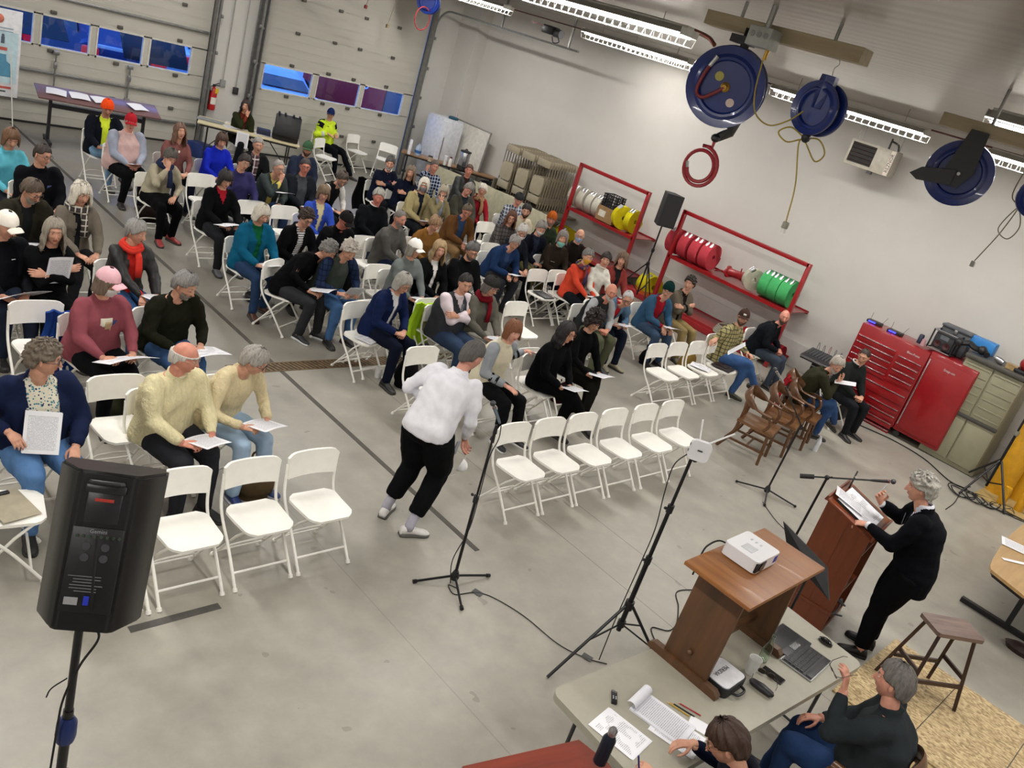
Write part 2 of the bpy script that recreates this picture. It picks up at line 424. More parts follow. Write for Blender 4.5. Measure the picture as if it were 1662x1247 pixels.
HL = {
 'short':  dict(zb=interp([(0, .068), (35, .070), (55, .040), (74, .030), (98, .030), (112, -.030), (180, -.075)]), th=.012, rough=.004, flare=-.5),
 'crop':   dict(zb=interp([(0, .082), (32, .080), (52, .045), (75, .030), (98, .028), (115, -.025), (180, -.06)]), th=.006, rough=.002, flare=-.5),
 'full':   dict(zb=interp([(0, .064), (38, .062), (56, .030), (76, .020), (98, .020), (112, -.045), (180, -.088)]), th=.022, rough=.007, flare=-.5, crown=.004),
 'pixie':  dict(zb=interp([(0, .052), (38, .048), (56, .018), (76, -.005), (100, .0), (114, -.060), (180, -.092)]), th=.019, rough=.006, flare=-.5),
 'bob':    dict(zb=interp([(0, .052), (38, .045), (52, -.005), (66, -.085), (100, -.10), (180, -.105)]), th=.022, rough=.004, flare=.10, zig=.003),
 'fringe': dict(zb=interp([(0, .026), (40, .024), (54, -.01), (66, -.085), (100, -.095), (180, -.10)]), th=.022, rough=.004, flare=.12, zig=.003),
 'shag':   dict(zb=interp([(0, .050), (30, .045), (50, -.01), (62, -.11), (100, -.13), (180, -.15)]), th=.027, rough=.008, flare=.16, zig=.012),
 'long':   dict(zb=interp([(0, .066), (30, .060), (48, .0), (60, -.17), (100, -.22), (180, -.24)]), th=.020, rough=.005, flare=.18, zig=.012, wave=.6),
 'curly':  dict(zb=interp([(0, .035), (35, .03), (55, -.01), (68, -.07), (100, -.08), (180, -.10)]), th=.050, rough=.016, curl=1, flare=.0, nz=.006, crown=.012),
 'curlyshort': dict(zb=interp([(0, .062), (35, .056), (55, .026), (74, .010), (98, .010), (112, -.050), (180, -.085)]), th=.026, rough=.010, curl=1, flare=-.5, crown=.006),
 'ring':   dict(zb=interp([(0, .03), (70, .028), (80, -.0), (95, -.005), (115, -.045), (180, -.075)]), th=.010, rough=.003, flare=-.5, ztop=.040),
}
PEOPLE = []
def person(label, px=None, py=None, hair='short', hc='#6a625a', top='#20242c', pat='plain', c2='#888888', c3=None, legs='#1d2026', lpat='plain',
           yaw=None, hyaw=0, hp=12, lean=2, bulk=1.0, wom=0, arms='lap', skin='#c08a72', shirt=None, spat='plain', open_w=.05, sleeve=None, slpat='plain',
           shoe='#1c1b1a', glasses=None, hat=None, hatc='#222222', hatc2=None, beard=None, mask=None, scarf=None, hz=1.17, cross=0, side=0, s=1.0, paper=None,
           chair='white', key=None, pos=None, seat=.45, puffy=0, coat=0, twist=0, hroll=0, collar=None, feet=None, legs_on=1, skirt=0, **kw):
    """a seated figure; px,py = centre of the head in the photograph, at head height hz above the floor"""
    d = dict(locals()); PEOPLE.append(d); return d
def wr(W, side): return Vector((W[0], W[1]*side, W[2]))
ARMS = {   # wrist (x fwd, y out, z), hint, finger direction, back-of-hand normal
 'lap':   [((.36, .10, .635), (-.3, .8, -1), (.75, -.62, -.2), (.1, .2, 1), .55)]*2,
 'clasp': [((.33, .075, .635), (-.3, .9, -1), (.45, -.88, -.1), (.4, .1, 1), .95)]*2,
 'read':  [((.38, .13, .66), (-.3, .8, -1), (.8, -.45, .2), (-.1, .5, .9), .95)]*2,
 'thighs': [((.36, .15, .63), (-.4, .9, -.6), (.95, -.15, -.3), (.2, .1, 1), .22)]*2,
 'cross': [((.17, -.10, .86), (.2, 1, -.8), (-.1, -1, .1), (1, 0, .3), .22), ((.20, -.09, .83), (.2, 1, -.8), (-.1, -1, .15), (1, 0, .3), .55)],
 'chin':  [((.22, -.02, 1.05), (.4, .5, -1), (.0, -.1, 1), (1, .3, 0), .95), ((.36, .05, .635), (-.3, .8, -1), (.6, -.8, -.2), (.1, .2, 1), .55)],
 'face':  [((.24, .07, 1.08), (.5, .5, -1), (-.3, -.1, 1), (1, .3, .3), .22), ((.36, .08, .64), (-.3, .8, -1), (.6, -.6, -.2), (.1, .2, 1), .55)],
 'ear':   [((.10, .14, 1.08), (.4, 1, -.8), (-.1, -.1, 1), (.3, 1, 0), .22), ((.36, .05, .635), (-.3, .8, -1), (.6, -.8, -.2), (.1, .2, 1), .55)],
 'write': [((.40, .03, .65), (-.3, .8, -1), (.7, .35, -.3), (.1, .1, 1), .95), ((.38, .14, .64), (-.3, .8, -1), (.8, -.4, -.2), (.1, .2, 1), .55)],
 'out':   [((-.05, .52, .80), (-.6, .2, -1), (-.1, .9, -.4), (0, .3, 1), .55), ((.36, .10, .635), (-.3, .8, -1), (.75, -.5, -.2), (.1, .2, 1), .22)],
}
def orient(x, z):
    x = Vector(x).normalized(); z = Vector(z); z = (z-x*z.dot(x)).normalized(); y = z.cross(x)
    return Matrix((x, y, z)).transposed()
def raw_obj(mb, vox, it=5):
    me = bpy.data.meshes.new('raw'); me.from_pydata(mb.v, [], mb.f); o = bpy.data.objects.new('raw', me); C.objects.link(o)
    r = o.modifiers.new('r', 'REMESH'); r.mode = 'VOXEL'; r.voxel_size = vox
    s = o.modifiers.new('s', 'SMOOTH'); s.factor = .6; s.iterations = it
    return o
def glasses_mb(col_w=.0022, big=1.0):
    g = MB()
    for sd in (-1, 1):
        pts = []
        for k in range(16):
            a = 2*PI*k/16; c_, s_ = math.cos(a), math.sin(a)
            pts.append((.099-.004*abs(c_), sd*.032+.0235*big*math.copysign(abs(c_)**.7, c_), .006+.017*big*math.copysign(abs(s_)**.75, s_)))
        g.tube(pts, col_w, 6, closed=True)
        g.tube([(.096, sd*.054*big, .012), (.07, sd*.076, .012), (.0, sd*.081, .010), (-.02, sd*.079, -.006)], col_w*.9, 6)
    g.tube([(.098, -.010, .011), (.102, 0, .014), (.098, .010, .011)], col_w, 6)
    return g
def build_people():
    for n, d in enumerate(PEOPLE):
        d['n'] = n; r = random.Random(n*13+5); s = d['s']; b = d['bulk']; wom = d['wom']
        stand = d.get('stand')
        lean = math.radians(d['lean']*.75); d['hp'] = d['hp'] if d['px'] == 1180 else d['hp']*.72-3
        Hp = Vector((-.04, 0, d['seat']+.075))
        U = Matrix.Translation(Hp) @ Matrix.Rotation(math.radians(d['twist']), 4, 'Z') @ Matrix.Rotation(math.radians(d['side']), 4, 'X') @ Matrix.Translation(-Hp)
        sp = [Hp]; a = lean
        for L, da in ((.17, 0), (.19, 5), (.15, 10)):
            a += math.radians(da); sp.append(sp[-1]+Vector((math.sin(a), 0, math.cos(a)))*L*s)
        na = a+math.radians(d['hp'])*.35
        neck = sp[-1]; headc = neck+Vector((math.sin(na), 0, math.cos(na)))*.185*s+Vector((.012, 0, 0))
        spU = [U @ p for p in sp]; headU = U @ headc
        d['U'] = U; d['sp'] = spU; d['head'] = headU; d['fw'] = (U.to_3x3() @ Vector((1, 0, 0)))
        sw = (.172 if wom else .19)*s*(1+(b-1)*.5)
        # place in the room
        if d['pos'] is not None: loc = Vector((d['pos'][0], d['pos'][1], 0))
        g0 = Vector((d['pos'][0], d['pos'][1], 0)) if d['pos'] is not None else at(d['px'], d['py'], 1.17)
        az = math.degrees(math.atan2(1.6-g0.y, 7.5-g0.x)); left = g0.x < 4.9   # everybody is turned towards the lectern
        yawdeg = d['yaw'] if d['yaw'] is not None else -90+(az+90)*(.22 if left else .35)
        if not stand and d['px'] != 1450 and d['px'] != 1180:
            want = az+(d['hyaw']-36)*.9 if left else az+(d['hyaw']-34)*.8
            d['hyaw'] = max(-66, min(66, want-yawdeg))
        ya = math.radians(yawdeg); Rz = Matrix.Rotation(ya, 3, 'Z')
        if d['pos'] is None:
            g = at(d['px'], d['py'], headU.z); off = Rz @ headU; loc = Vector((g.x-off.x, g.y-off.y, 0))
        d['loc'] = loc; d['ya'] = ya
        # torso garment
        vox = .0145 if loc.length < 8.5 else .018
        mb = MB(); top = spU[3]; q = U.to_3x3() @ Vector((1, 0, 0))
        belly = max(0, b-1.05)*.22
        hemz = d.get('hem', -.10)
        P = [spU[0]+Vector((0, 0, hemz+.03)), spU[0], (spU[0]+spU[1])/2+q*belly*.5, spU[1]+q*belly*.6, spU[2]+q*(.012 if wom else 0), (spU[2]*.35+spU[3]*.65), spU[3]+Vector((0, 0, -.005)), spU[3]+Vector((0, 0, .03))]
        pf = 1.07 if d['puffy'] else 1.0
        R_ = [(.135*b, .185*b), (.14*b, .19*b), (.135*b+belly*.4, .18*b), (.13*b+belly*.35, (.160 if wom else .172)*b), (.132*b, (.165 if wom else .178)*b), (.100, sw*.82), (.066, .095), (.054, .058)]
        R_ = [(x*pf*1.07, y*pf*1.07) for x, y in R_[:-2]]+R_[-2:]
        ell(mb, P, R_, q)
        d['wrist'] = []; armset = ARMS[d['arms']] if isinstance(d['arms'], str) else d['arms']; arm_mb = MB()
        for k, sd in enumerate((-1, 1)):
            W, hint, fd, bk, curl = armset[k]
            dxh = Vector((math.sin(lean)*.25+.0, 0, 0))
            Wv = Vector((W[0]+(dxh.x if W[2] > .8 else 0), W[1]*sd, W[2]+(d['seat']-.45)))
            if stand: Wv = Vector((W[0], W[1]*sd, W[2]))
            elif W[2] > .95: Wv = headU+Vector((W[0]-.22+.085 if d['arms'] != 'ear' else -.02, W[1]*sd, W[2]-1.22))
            S = U @ (sp[3]+Vector((0, sd*sw*.93, -.035*s)))
            E_, W2 = ik(S, Wv, .285*s, .25*s, wr(hint, sd))
            fdv = wr(fd, sd); bkv = wr(bk, sd); d['wrist'].append((S, E_, W2, fdv, bkv, curl, sd))
            t = arm_mb if d['sleeve'] else mb
            bl = (.058 if wom else .062)*(1+(b-1)*.6)*(1.18 if d['puffy'] else 1)
            ell(t, [S+Vector((0, -sd*.03, .0)), S*.75+E_*.25, (S+E_)/2, E_, E_*.55+W2*.45, W2*.97+E_*.03], [(bl*1.12, bl*1.08), (bl*1.1, bl*1.05), (bl, bl), (bl*.90, bl*.88), (bl*.80, bl*.78), (.037*(1.1 if d['puffy'] else 1), .037)], (0, .3, 1))
            t.ball(S+Vector((0, -sd*.02, -.005)), (bl*1.12, bl*1.12, bl*1.05), 12)
            t.ball(E_, bl*.92, 12)
        # collar ring
        cr = .062
        mb.tube([spU[3]+(U.to_3x3() @ Vector((cr*math.cos(x_)+.012, cr*1.08*math.sin(x_), .030-.018*math.cos(x_)))) for x_ in [2*PI*k/14 for k in range(14)]], .015 if not d['puffy'] else .02, 7, closed=True)
        d['o_top'] = raw_obj(mb, vox, 5)
        if d['sleeve']: d['o_arm'] = raw_obj(arm_mb, vox, 4)
        # trousers
        kz = d['seat']+.055; lw = d.get('leg', 1.06); tb = (.088 if not wom else .084)*(1+(b-1)*.7)*lw; lg = MB()
        lg.ball(Hp+Vector((.01, 0, -.02)), (.150*b, .182*b, .095), 16); d['ank'] = []
        for sd in (-1, 1):
            hip = Hp+Vector((.02, sd*.088*b, -.01)); kn = Vector((.43*s, sd*(.10+.04*r.random()), kz)); an = Vector((.43*s+r.uniform(-.09, .06), sd*(.10+.05*r.random()), .095)); td = Vector((1, sd*.25, 0))
            if d['feet']:
                fx, fy = d['feet'][0 if sd < 0 else 1]; an = Vector((fx, fy, .095)); kn = Vector((.43*s, fy*.75+sd*.03, kz))
            if d['cross'] and sd == d['cross']:
                kn = Vector((.44*s, -sd*.01, kz+.105)); an = kn+Vector((.16, -sd*.20, -.32)); td = Vector((.75, -sd*.5, -.45))
            if d['cross'] and sd == -d['cross']: kn.y = sd*.04; an.y = sd*.06
            if stand: kn, an, td = (Vector(x_) for x_ in d['stand'][0 if sd < 0 else 1])
            ell(lg, [hip, hip*.6+kn*.4, hip*.15+kn*.85, kn], [(tb, tb*1.05), (tb*.97, tb), (tb*.8, tb*.82), (tb*.68, tb*.72)], (0, 0, 1))
            lg.ball(kn, (.066*(1+(b-1)*.4)), 12)
            ell(lg, [kn+Vector((-.01, 0, 0)), kn*.7+an*.3, kn*.3+an*.7, an+(kn-an).normalized()*d.get('cuff', -.035)], [(.062*lw, .062*lw), (.064*lw, .062*lw), (.054*lw, .052*lw), (.050*lw, .048*lw)], (1, 0, 0.05))
            d['ank'].append((kn, an, td, sd))
        if d['coat']:
            ell(lg, [Hp+Vector((-.02, 0, -.0)), Vector((.18, 0, kz)), Vector((.36, 0, kz-.02))], [(.12, .22), (.105, .20), (.10, .19)], (0, 0, 1))
        d['o_leg'] = raw_obj(lg, .017 if loc.length < 8.5 else .02, 4)
    bpy.context.view_layer.update(); dg = bpy.context.evaluated_depsgraph_get()
    for d in PEOPLE:
        for k in ('o_top', 'o_arm', 'o_leg'):
            if k not in d: continue
            o = d[k]; m = o.evaluated_get(dg).to_mesh(); nv = len(m.vertices); v = np.empty(nv*3); m.vertices.foreach_get('co', v)
            nn = np.empty(nv*3); m.vertices.foreach_get('normal', nn)
            f = [tuple(p.vertices) for p in m.polygons]; d[k+'_g'] = (v.reshape(-1, 3), nn.reshape(-1, 3), f); o.evaluated_get(dg).to_mesh_clear()
            me = o.data; bpy.data.objects.remove(o); bpy.data.meshes.remove(me)
    for d in PEOPLE: finish_person(d)
def wrinkle(v, nn, seed, amp):
    r = np.random.RandomState(seed); out = np.zeros(len(v))
    for k in range(5):
        w = r.normal(size=3)*(14+9*k); w[2] *= .8; w2 = r.normal(size=3)*11
        out += np.sin(v@w+2.2*np.sin(v@w2+r.rand()*6)+r.rand()*6)/(1+.5*k)
    return v+nn*(out*amp*.45)[:, None]
def np_obj(name, v, f, mats, parent, mi=None):
    me = bpy.data.meshes.new(name); me.from_pydata([tuple(x) for x in v], [], f)
    for m in (mats if isinstance(mats, list) else [mats]): me.materials.append(m)
    if mi is not None: me.polygons.foreach_set('material_index', mi)
    me.polygons.foreach_set('use_smooth', [True]*len(me.polygons)); me.update()
    o = bpy.data.objects.new(name, me); C.objects.link(o); o.parent = parent; return o
def subset(v, f, keep):
    used = {}; nf = []; nv = []
    for face, k in zip(f, keep):
        if not k: continue
        t = []
        for i in face:
            if i not in used: used[i] = len(nv); nv.append(v[i])
            t.append(used[i])
        nf.append(tuple(t))
    return nv, nf
def head_extras(d, root, HM, skin, hv, parts_parent=None):
    """hair, hat, glasses, beard, mask"""
    pf = parts_parent or root; H4 = HM
    hv_l = head_np(d['wom'], d.get('jaw', 1.0), 1.0)
    hk = d['hair']; hm = hair_mat(d['hc']); seed = d['n']
    if hk:
        kw = dict(HL[hk]); zb = kw.pop('zb'); hk2 = hk
        if d['hat'] and d['hat'] != 'none':
            z0 = zb; kw['th'] = min(kw['th'], .012); kw['rough'] = .002; kw['crown'] = 0; kw['ztop'] = .045
            zb = (lambda p, z0=z0: min(z0(p), .035))
        vs, fs = hair_grid(hm, zb, seed=seed, **kw)
        np_obj('hair', [H4 @ v for v in vs], fs, hm, root)
        if hk == 'bun' or d.get('bun'):
            m = MB(); m.ball((-.085, 0, .085), (.035, .04, .035), 14); MB.add(MB(), [], [])
            np_obj('hair_bun', [H4 @ Vector(v) for v in m.v], m.f, hm, root)
    if d['hat'] in ('cap', 'beanie', 'beret', 'hood'):
        hmt = fabric(d['hatc']) ; m2 = fabric(d['hatc2'] or d['hatc'])
        if d['hat'] == 'cap':
            vs, fs = hair_grid(None, interp([(0, .038), (60, .030), (110, .012), (180, .004)]), .019, seed=1, rough=.0005, crown=.004)
            np_obj('cap', [H4 @ v for v in vs], fs, hmt, root)
            m = MB(); m.sheet(lambda u, v: (.088+.078*v*math.cos((u-.5)*1.9), (u-.5)*.150*(1-.12*v*v), .040-.012*v-.075*(u-.5)**2*1.4), 12, 5, .004)
            np_obj('cap_brim', [H4 @ Vector(v) for v in m.v], m.f, m2, root)
            if d.get('hatmark'):
                m = MB(); kk = d['hatmark']
                for x0, y0, x1, y1 in kk: m.box((.117, (x0+x1)/2, (y0+y1)/2), (.006, x1-x0, y1-y0))
                np_obj('cap_emblem', [H4 @ Vector(v) for v in m.v], m.f, mat(d.get('hatmarkc', '#1a1a1c')), root)
        elif d['hat'] == 'beanie':
            vs, fs = hair_grid(None, interp([(0, .040), (60, .018), (110, -.01), (180, -.03)]), .022, seed=2, rough=.002, crown=.012, nz=.0012)
            np_obj('beanie', [H4 @ v for v in vs], fs, hmt, root)
        elif d['hat'] == 'beret':
            vs, fs = hair_grid(None, interp([(0, .045), (180, .010)]), .034, seed=2, rough=.004, crown=-.012)
            np_obj('knit_hat', [H4 @ v for v in vs], fs, hmt, root)
        elif d['hat'] == 'hood':
            vs, fs = hair_grid(None, interp([(0, .072), (30, .066), (45, .0), (58, -.10), (100, -.13), (180, -.14)]), .028, seed=2, rough=.003, crown=.006, flare=-.02)
            np_obj('hood', [H4 @ v for v in vs], fs, hmt, root)
    if d['glasses']:
        g = glasses_mb(.0024 if d['glasses'] != '#b0a890' else .0015); np_obj('glasses', [H4 @ Vector(v) for v in g.v], g.f, mat(d['glasses'], .3), root)
    fc = hv_l[ICO_F].mean(1)
    az = np.abs(np.degrees(np.arctan2(fc[:, 1], fc[:, 0])))
    if d['beard']:
        keep = (az < 66) & (fc[:, 2] < np.where(az > 28, -.040+.0006*(az-28), -.050)) & ~((np.abs(fc[:, 1]) < .017) & (np.abs(fc[:, 2]+.060) < .007))
        nv, nf = subset(hv_l*np.array([1.10, 1.10, 1.075])+np.array([.002, 0, -.003]), ICO_F, keep)
        nv = [H4 @ (Vector(v)*(1+.012*math.sin(i*2.3))) for i, v in enumerate(nv)]
        np_obj('beard', nv, nf, hair_mat(d['beard']), root)
    if d['mask']:
        keep = (az < 58) & (fc[:, 2] < -.012-.0002*az) & (fc[:, 2] > -.112)
        lo = d.get('masklow', 0)
        base = hv_l.copy(); dm = ICO_V
        bul = .012*np.exp(-((base[:, 2]+.05)/.045)**2)
        base = base*np.array([1.05, 1.06, 1.03]); base[:, 0] += bul; base[:, 2] -= lo
        nv, nf = subset(base, ICO_F, keep); np_obj('face_mask', [H4 @ Vector(v) for v in nv], nf, mat(d['mask'], .8, bmp=.1), root)
        m = MB()
        for sd in (-1, 1): m.tube([(.055, sd*.066, -.03-lo), (.02, sd*.081, .0), (-.008, sd*.086, .02), (-.012, sd*.083, -.02), (.05, sd*.062, -.07-lo)], .0012, 5)
        np_obj('ear_loop', [H4 @ Vector(v) for v in m.v], m.f, mat('#d9d9d6', .7), root)
def face_geo(d, HM, mb):
    """adds head, ears, eyes, brows to the body mesh; materials 0 skin 1 lips 2 eye white 3 dark 4 brow"""
    hv = head_np(d['wom'], d.get('jaw', 1.0), 1.0); fc = hv[ICO_F].mean(1)
    mi = np.zeros(len(ICO_F), int); mi[(np.abs(fc[:, 1]) < .021-(np.abs(fc[:, 2]+.060))*.9) & (np.abs(fc[:, 2]+.060) < .0085) & (fc[:, 0] > .03)] = 1
    o = len(mb.v); mb.v += [tuple(HM @ Vector(v)) for v in hv]; mb.f += [tuple(int(i)+o for i in f) for f in ICO_F]; mb.mi += [int(x) for x in mi]
    R3 = HM.to_3x3()
    for sd in (-1, 1):
        mb.ball(HM @ Vector((.0765, sd*.031, .010)), .0115, 12, mi=2)
        down = d['hp'] > 14
        if not down:
            mb.ball(HM @ Vector((.0840, sd*.031, .0095)), (.0052, .0052, .0052), 10, mi=3)
            mb.ball(HM @ Vector((.0775, sd*.031, .0165)), (.0125, .0150, .0075), 10, rot=R3, mi=0)
            mb.ball(HM @ Vector((.0775, sd*.031, .0030)), (.0120, .0145, .0050), 10, rot=R3, mi=0)
        else:
            mb.ball(HM @ Vector((.0775, sd*.031, .0125)), (.0125, .0145, .0115), 10, rot=R3, mi=0)
            mb.ball(HM @ Vector((.0865, sd*.031, .0020)), (.0035, .0120, .0020), 8, rot=R3, mi=3)
        mb.ball(HM @ Vector((.0900, sd*.032, .0300)), (.0045, .0170, .0036), 8, rot=R3 @ Matrix.Rotation(-sd*.12, 3, 'X'), mi=4)
        mb.ball(HM @ Vector((-.006, sd*.0765, -.002)), (.016, .0065, .029), 10, rot=R3 @ Matrix.Rotation(sd*.35, 3, 'Z'), mi=0)
        mb.ball(HM @ Vector((.002, sd*.0790, .002)), (.007, .0045, .014), 8, rot=R3, mi=1)
        mb.ball(HM @ Vector((.1075, sd*.0085, -.034)), (.008, .0055, .0055), 8, rot=R3, mi=0)
def skin_mats(d):
    sk = skin_mat(d['skin']); c = d['skin'].lstrip('#'); rgb = [int(c[i:i+2], 16) for i in (0, 2, 4)]
    lip = '#%02x%02x%02x' % (int(rgb[0]*.86), int(rgb[1]*.66), int(rgb[2]*.66))
    return [sk, skin_mat(lip), mat('#d8d2ca', .35, name='eye_white'), mat('#2a2320', .3, name='eye_dark'), hair_mat(d['hc'] if d['hair'] != 'ring' else '#a39a90')]
def add_hand(mb, W, fdv, bkv, curl, sd, s=1.0, mi=0):
    hv, hf = HANDS[curl]; Mo = orient(fdv, bkv); flip = sd > 0   # proto thumb on +y = right hand seen from the back
    vs = []
    for v in hv:
        v = Vector((v.x, -v.y if flip else v.y, v.z))*s; vs.append(W+Mo @ v)
    mb.add(vs, [tuple(reversed(f)) if flip else f for f in hf], mi)
SHOES = {}
def shoe_mb(kind='shoe'):
    m = MB(); st = [(-.075, .028, .030), (-.060, .036, .075), (-.02, .038, .088), (.02, .037, .082), (.055, .038, .062), (.10, .044, .045), (.145, .044, .036), (.175, .034, .028), (.192, .016, .016)]
    vs = []; n = 12
    for x, w, h in st:
        for k in range(n):
            a = 2*PI*k/n; y = w*math.copysign(abs(math.cos(a))**.8, math.cos(a)); z = h*.5+h*.5*math.sin(a); vs.append((x, y, .012+z*.98))
    N = len(st); fs = [(i*n+k, i*n+(k+1) % n, (i+1)*n+(k+1) % n, (i+1)*n+k) for i in range(N-1) for k in range(n)]
    fs += [tuple(range(n-1, -1, -1)), tuple((N-1)*n+k for k in range(n))]; m.add(vs, fs, 0)
    out = []; 
    for x, w, h in st: out.append((x, w+.004))
    poly = [(x, w) for x, w in out]+[(x, -w) for x, w in reversed(out)]; m.prism(poly, .022, Matrix.Translation((0, 0, 0)), 1)
    return m
def place_shoe(d, kn, an, td, root, col, sole='#2b2927', name='shoe'):
    m = shoe_mb(); t = Vector(td).normalized()
    if abs(t.z) > .2:
        z = (kn-an).normalized(); z = (z-t*z.dot(t)).normalized(); o = an
        R = Matrix((t, z.cross(t), z)).transposed()
    else:
        t.z = 0; t.normalize(); R = Matrix((t, Vector((0, 0, 1)).cross(t), Vector((0, 0, 1)))).transposed(); o = Vector((an.x, an.y, .095))
    vs = [o+R @ (Vector(v)+Vector((.0, 0, -.095))) for v in m.v]
    np_obj(name, vs, m.f, [mat(col, .5, bmp=.1), mat(sole, .7)], root, m.mi)
def finish_person(d):
    n = d['n']; root = thing('person', d['label'], 'person', d['loc'], d['ya']); d['root'] = root
    U = d['U']; sp = d['sp']; s = d['s']
    Hy, Hpit = math.radians(d['hyaw']), math.radians(d['hp'])
    HM = Matrix.Translation(d['head']) @ Matrix.Rotation(Hy, 4, 'Z') @ Matrix.Rotation(Hpit, 4, 'Y') @ Matrix.Rotation(math.radians(d['hroll']), 4, 'X') @ Matrix.Scale(s*(.97 if d['wom'] else 1.0)*1.02, 4)
    # body: head, neck, trunk, arms, hands, legs
    mb = MB(); face_geo(d, HM, mb)
    base = sp[3]+Vector((0, 0, -.03))
    ell(mb, [HM @ Vector((-.02, 0, -.045)), HM @ Vector((-.022, 0, -.085)), base*.6+(HM @ Vector((-.02, 0, -.10)))*.4, base], [(.052, .052), (.053, .052), (.055, .055), (.062, .075)], (1, 0, 0))
    ell(mb, [sp[3], sp[2], sp[1], sp[0]], [(.06, .09), (.085, .12), (.08, .11), (.09, .12)], (1, 0, 0.01))
    for S, E_, W, fdv, bkv, curl, sd in d['wrist']:
        ell(mb, [S, E_, E_*.3+W*.7, W+(W-E_).normalized()*.015], [(.035, .035), (.034, .034), (.026, .028), (.021, .027)], (0, .3, 1), 10)
        add_hand(mb, W+(W-E_).normalized()*.012, fdv, bkv, curl, sd, s*(.93 if d['wom'] else 1.02))
    for kn, an, td, sd in d['ank']:
        ell(mb, [Vector((-.02, sd*.08, d['seat']+.07)), kn, an, an+Vector((0, 0, -.04))], [(.06, .06), (.045, .045), (.036, .036), (.036, .036)], (1, 0, .05), 10)
    np_obj('body', mb.v, mb.f, skin_mats(d), root, mb.mi)
    head_extras(d, root, HM, None, None)
    # garments
    v, nn, f = d['o_top_g']; v = wrinkle(v, nn, n, .0085 if not d['puffy'] else .005)
    tm = fabric(d['top'], 'quilt' if d['puffy'] == 2 else d['pat'], d['c2'], d['c3'])
    nm = 'jacket' if d['shirt'] else 'shirt'
    nm = d.get('topname') or nm
    if d['shirt']:
        Ui = np.array(U.inverted()); L = v@Ui[:3, :3].T+Ui[:3, 3]
        fcn = np.array([L[list(q)].mean(0) for q in f]); zz = (fcn[:, 2]-d['seat']-.05)/.52
        nf = np.array([nn[list(q)].mean(0) for q in f])@np.array(U.to_3x3())
        wz = d['open_w']+(.05-d['open_w']*.5)*np.clip((zz-.75)*4, 0, 1)
        if d.get('vneck'): wz = np.clip((zz-.70)*.22, -1, .075)
        frontal = nf[:, 0] > .15
        narrow = frontal & (np.abs(fcn[:, 1]) < wz) & (zz > .02) & (zz < 1.12) & (np.abs(fcn[:, 1]) < .1)
        wide = frontal & (np.abs(fcn[:, 1]) < wz+.035) & (zz > -.05) & (zz < 1.15) & (np.abs(fcn[:, 1]) < .13)
        nv, nf_ = subset(v-nn*.001, f, wide); np_obj('shirt', nv, nf_, fabric(d['shirt'], d['spat'], d['c2'], d['c3']), root)
        nv, nf_ = subset(v+nn*.007, f, ~narrow); np_obj('vest' if d['sleeve'] else 'jacket', nv, nf_, tm, root)
    else:
        np_obj(d.get('topname') or ('vest' if d['sleeve'] else 'top'), v, f, tm, root)
    if d['sleeve']:
        v, nn, f = d['o_arm_g']; v = wrinkle(v, nn, n+7, .007); np_obj('sleeves', v+nn*-.002, f, fabric(d['sleeve'], d['slpat'], d['c2']), root)
    v, nn, f = d['o_leg_g']; v = wrinkle(v, nn, n+3, .007); np_obj('skirt' if d['skirt'] else 'trousers', v, f, fabric(d['legs'], d['lpat']), root)
    for kn, an, td, sd in d['ank']: place_shoe(d, kn, an, td, root, d['shoe'], d.get('sole', '#35322e'))
    if d['scarf']:
        m = MB(); q3 = U.to_3x3()
        for rr, zz, th in ((.080, .035, .026), (.088, .012, .030)):
            m.tube([sp[3]+q3 @ Vector((rr*math.cos(x_)+.018, rr*1.05*math.sin(x_), zz-.02*math.cos(x_)+.008*math.sin(3*x_+n))) for x_ in [2*PI*k/18 for k in range(18)]], th, 8, closed=True)
        m.tube([sp[3]+q3 @ Vector(p) for p in ((.10, .02, .0), (.135, .03, -.08), (.145, .035, -.18), (.15, .03, -.27))], [(.022, .03), (.018, .035), (.014, .038), (.012, .04)], 8)
        np_obj('scarf', wrinkle(np.array(m.v), np.zeros((len(m.v), 3)), n, 0), m.f, fabric(d['scarf'], d.get('scpat', 'plain'), d['c2'], d['c3']), root)
    if d.get('post'): d['post'](d, root, HM)
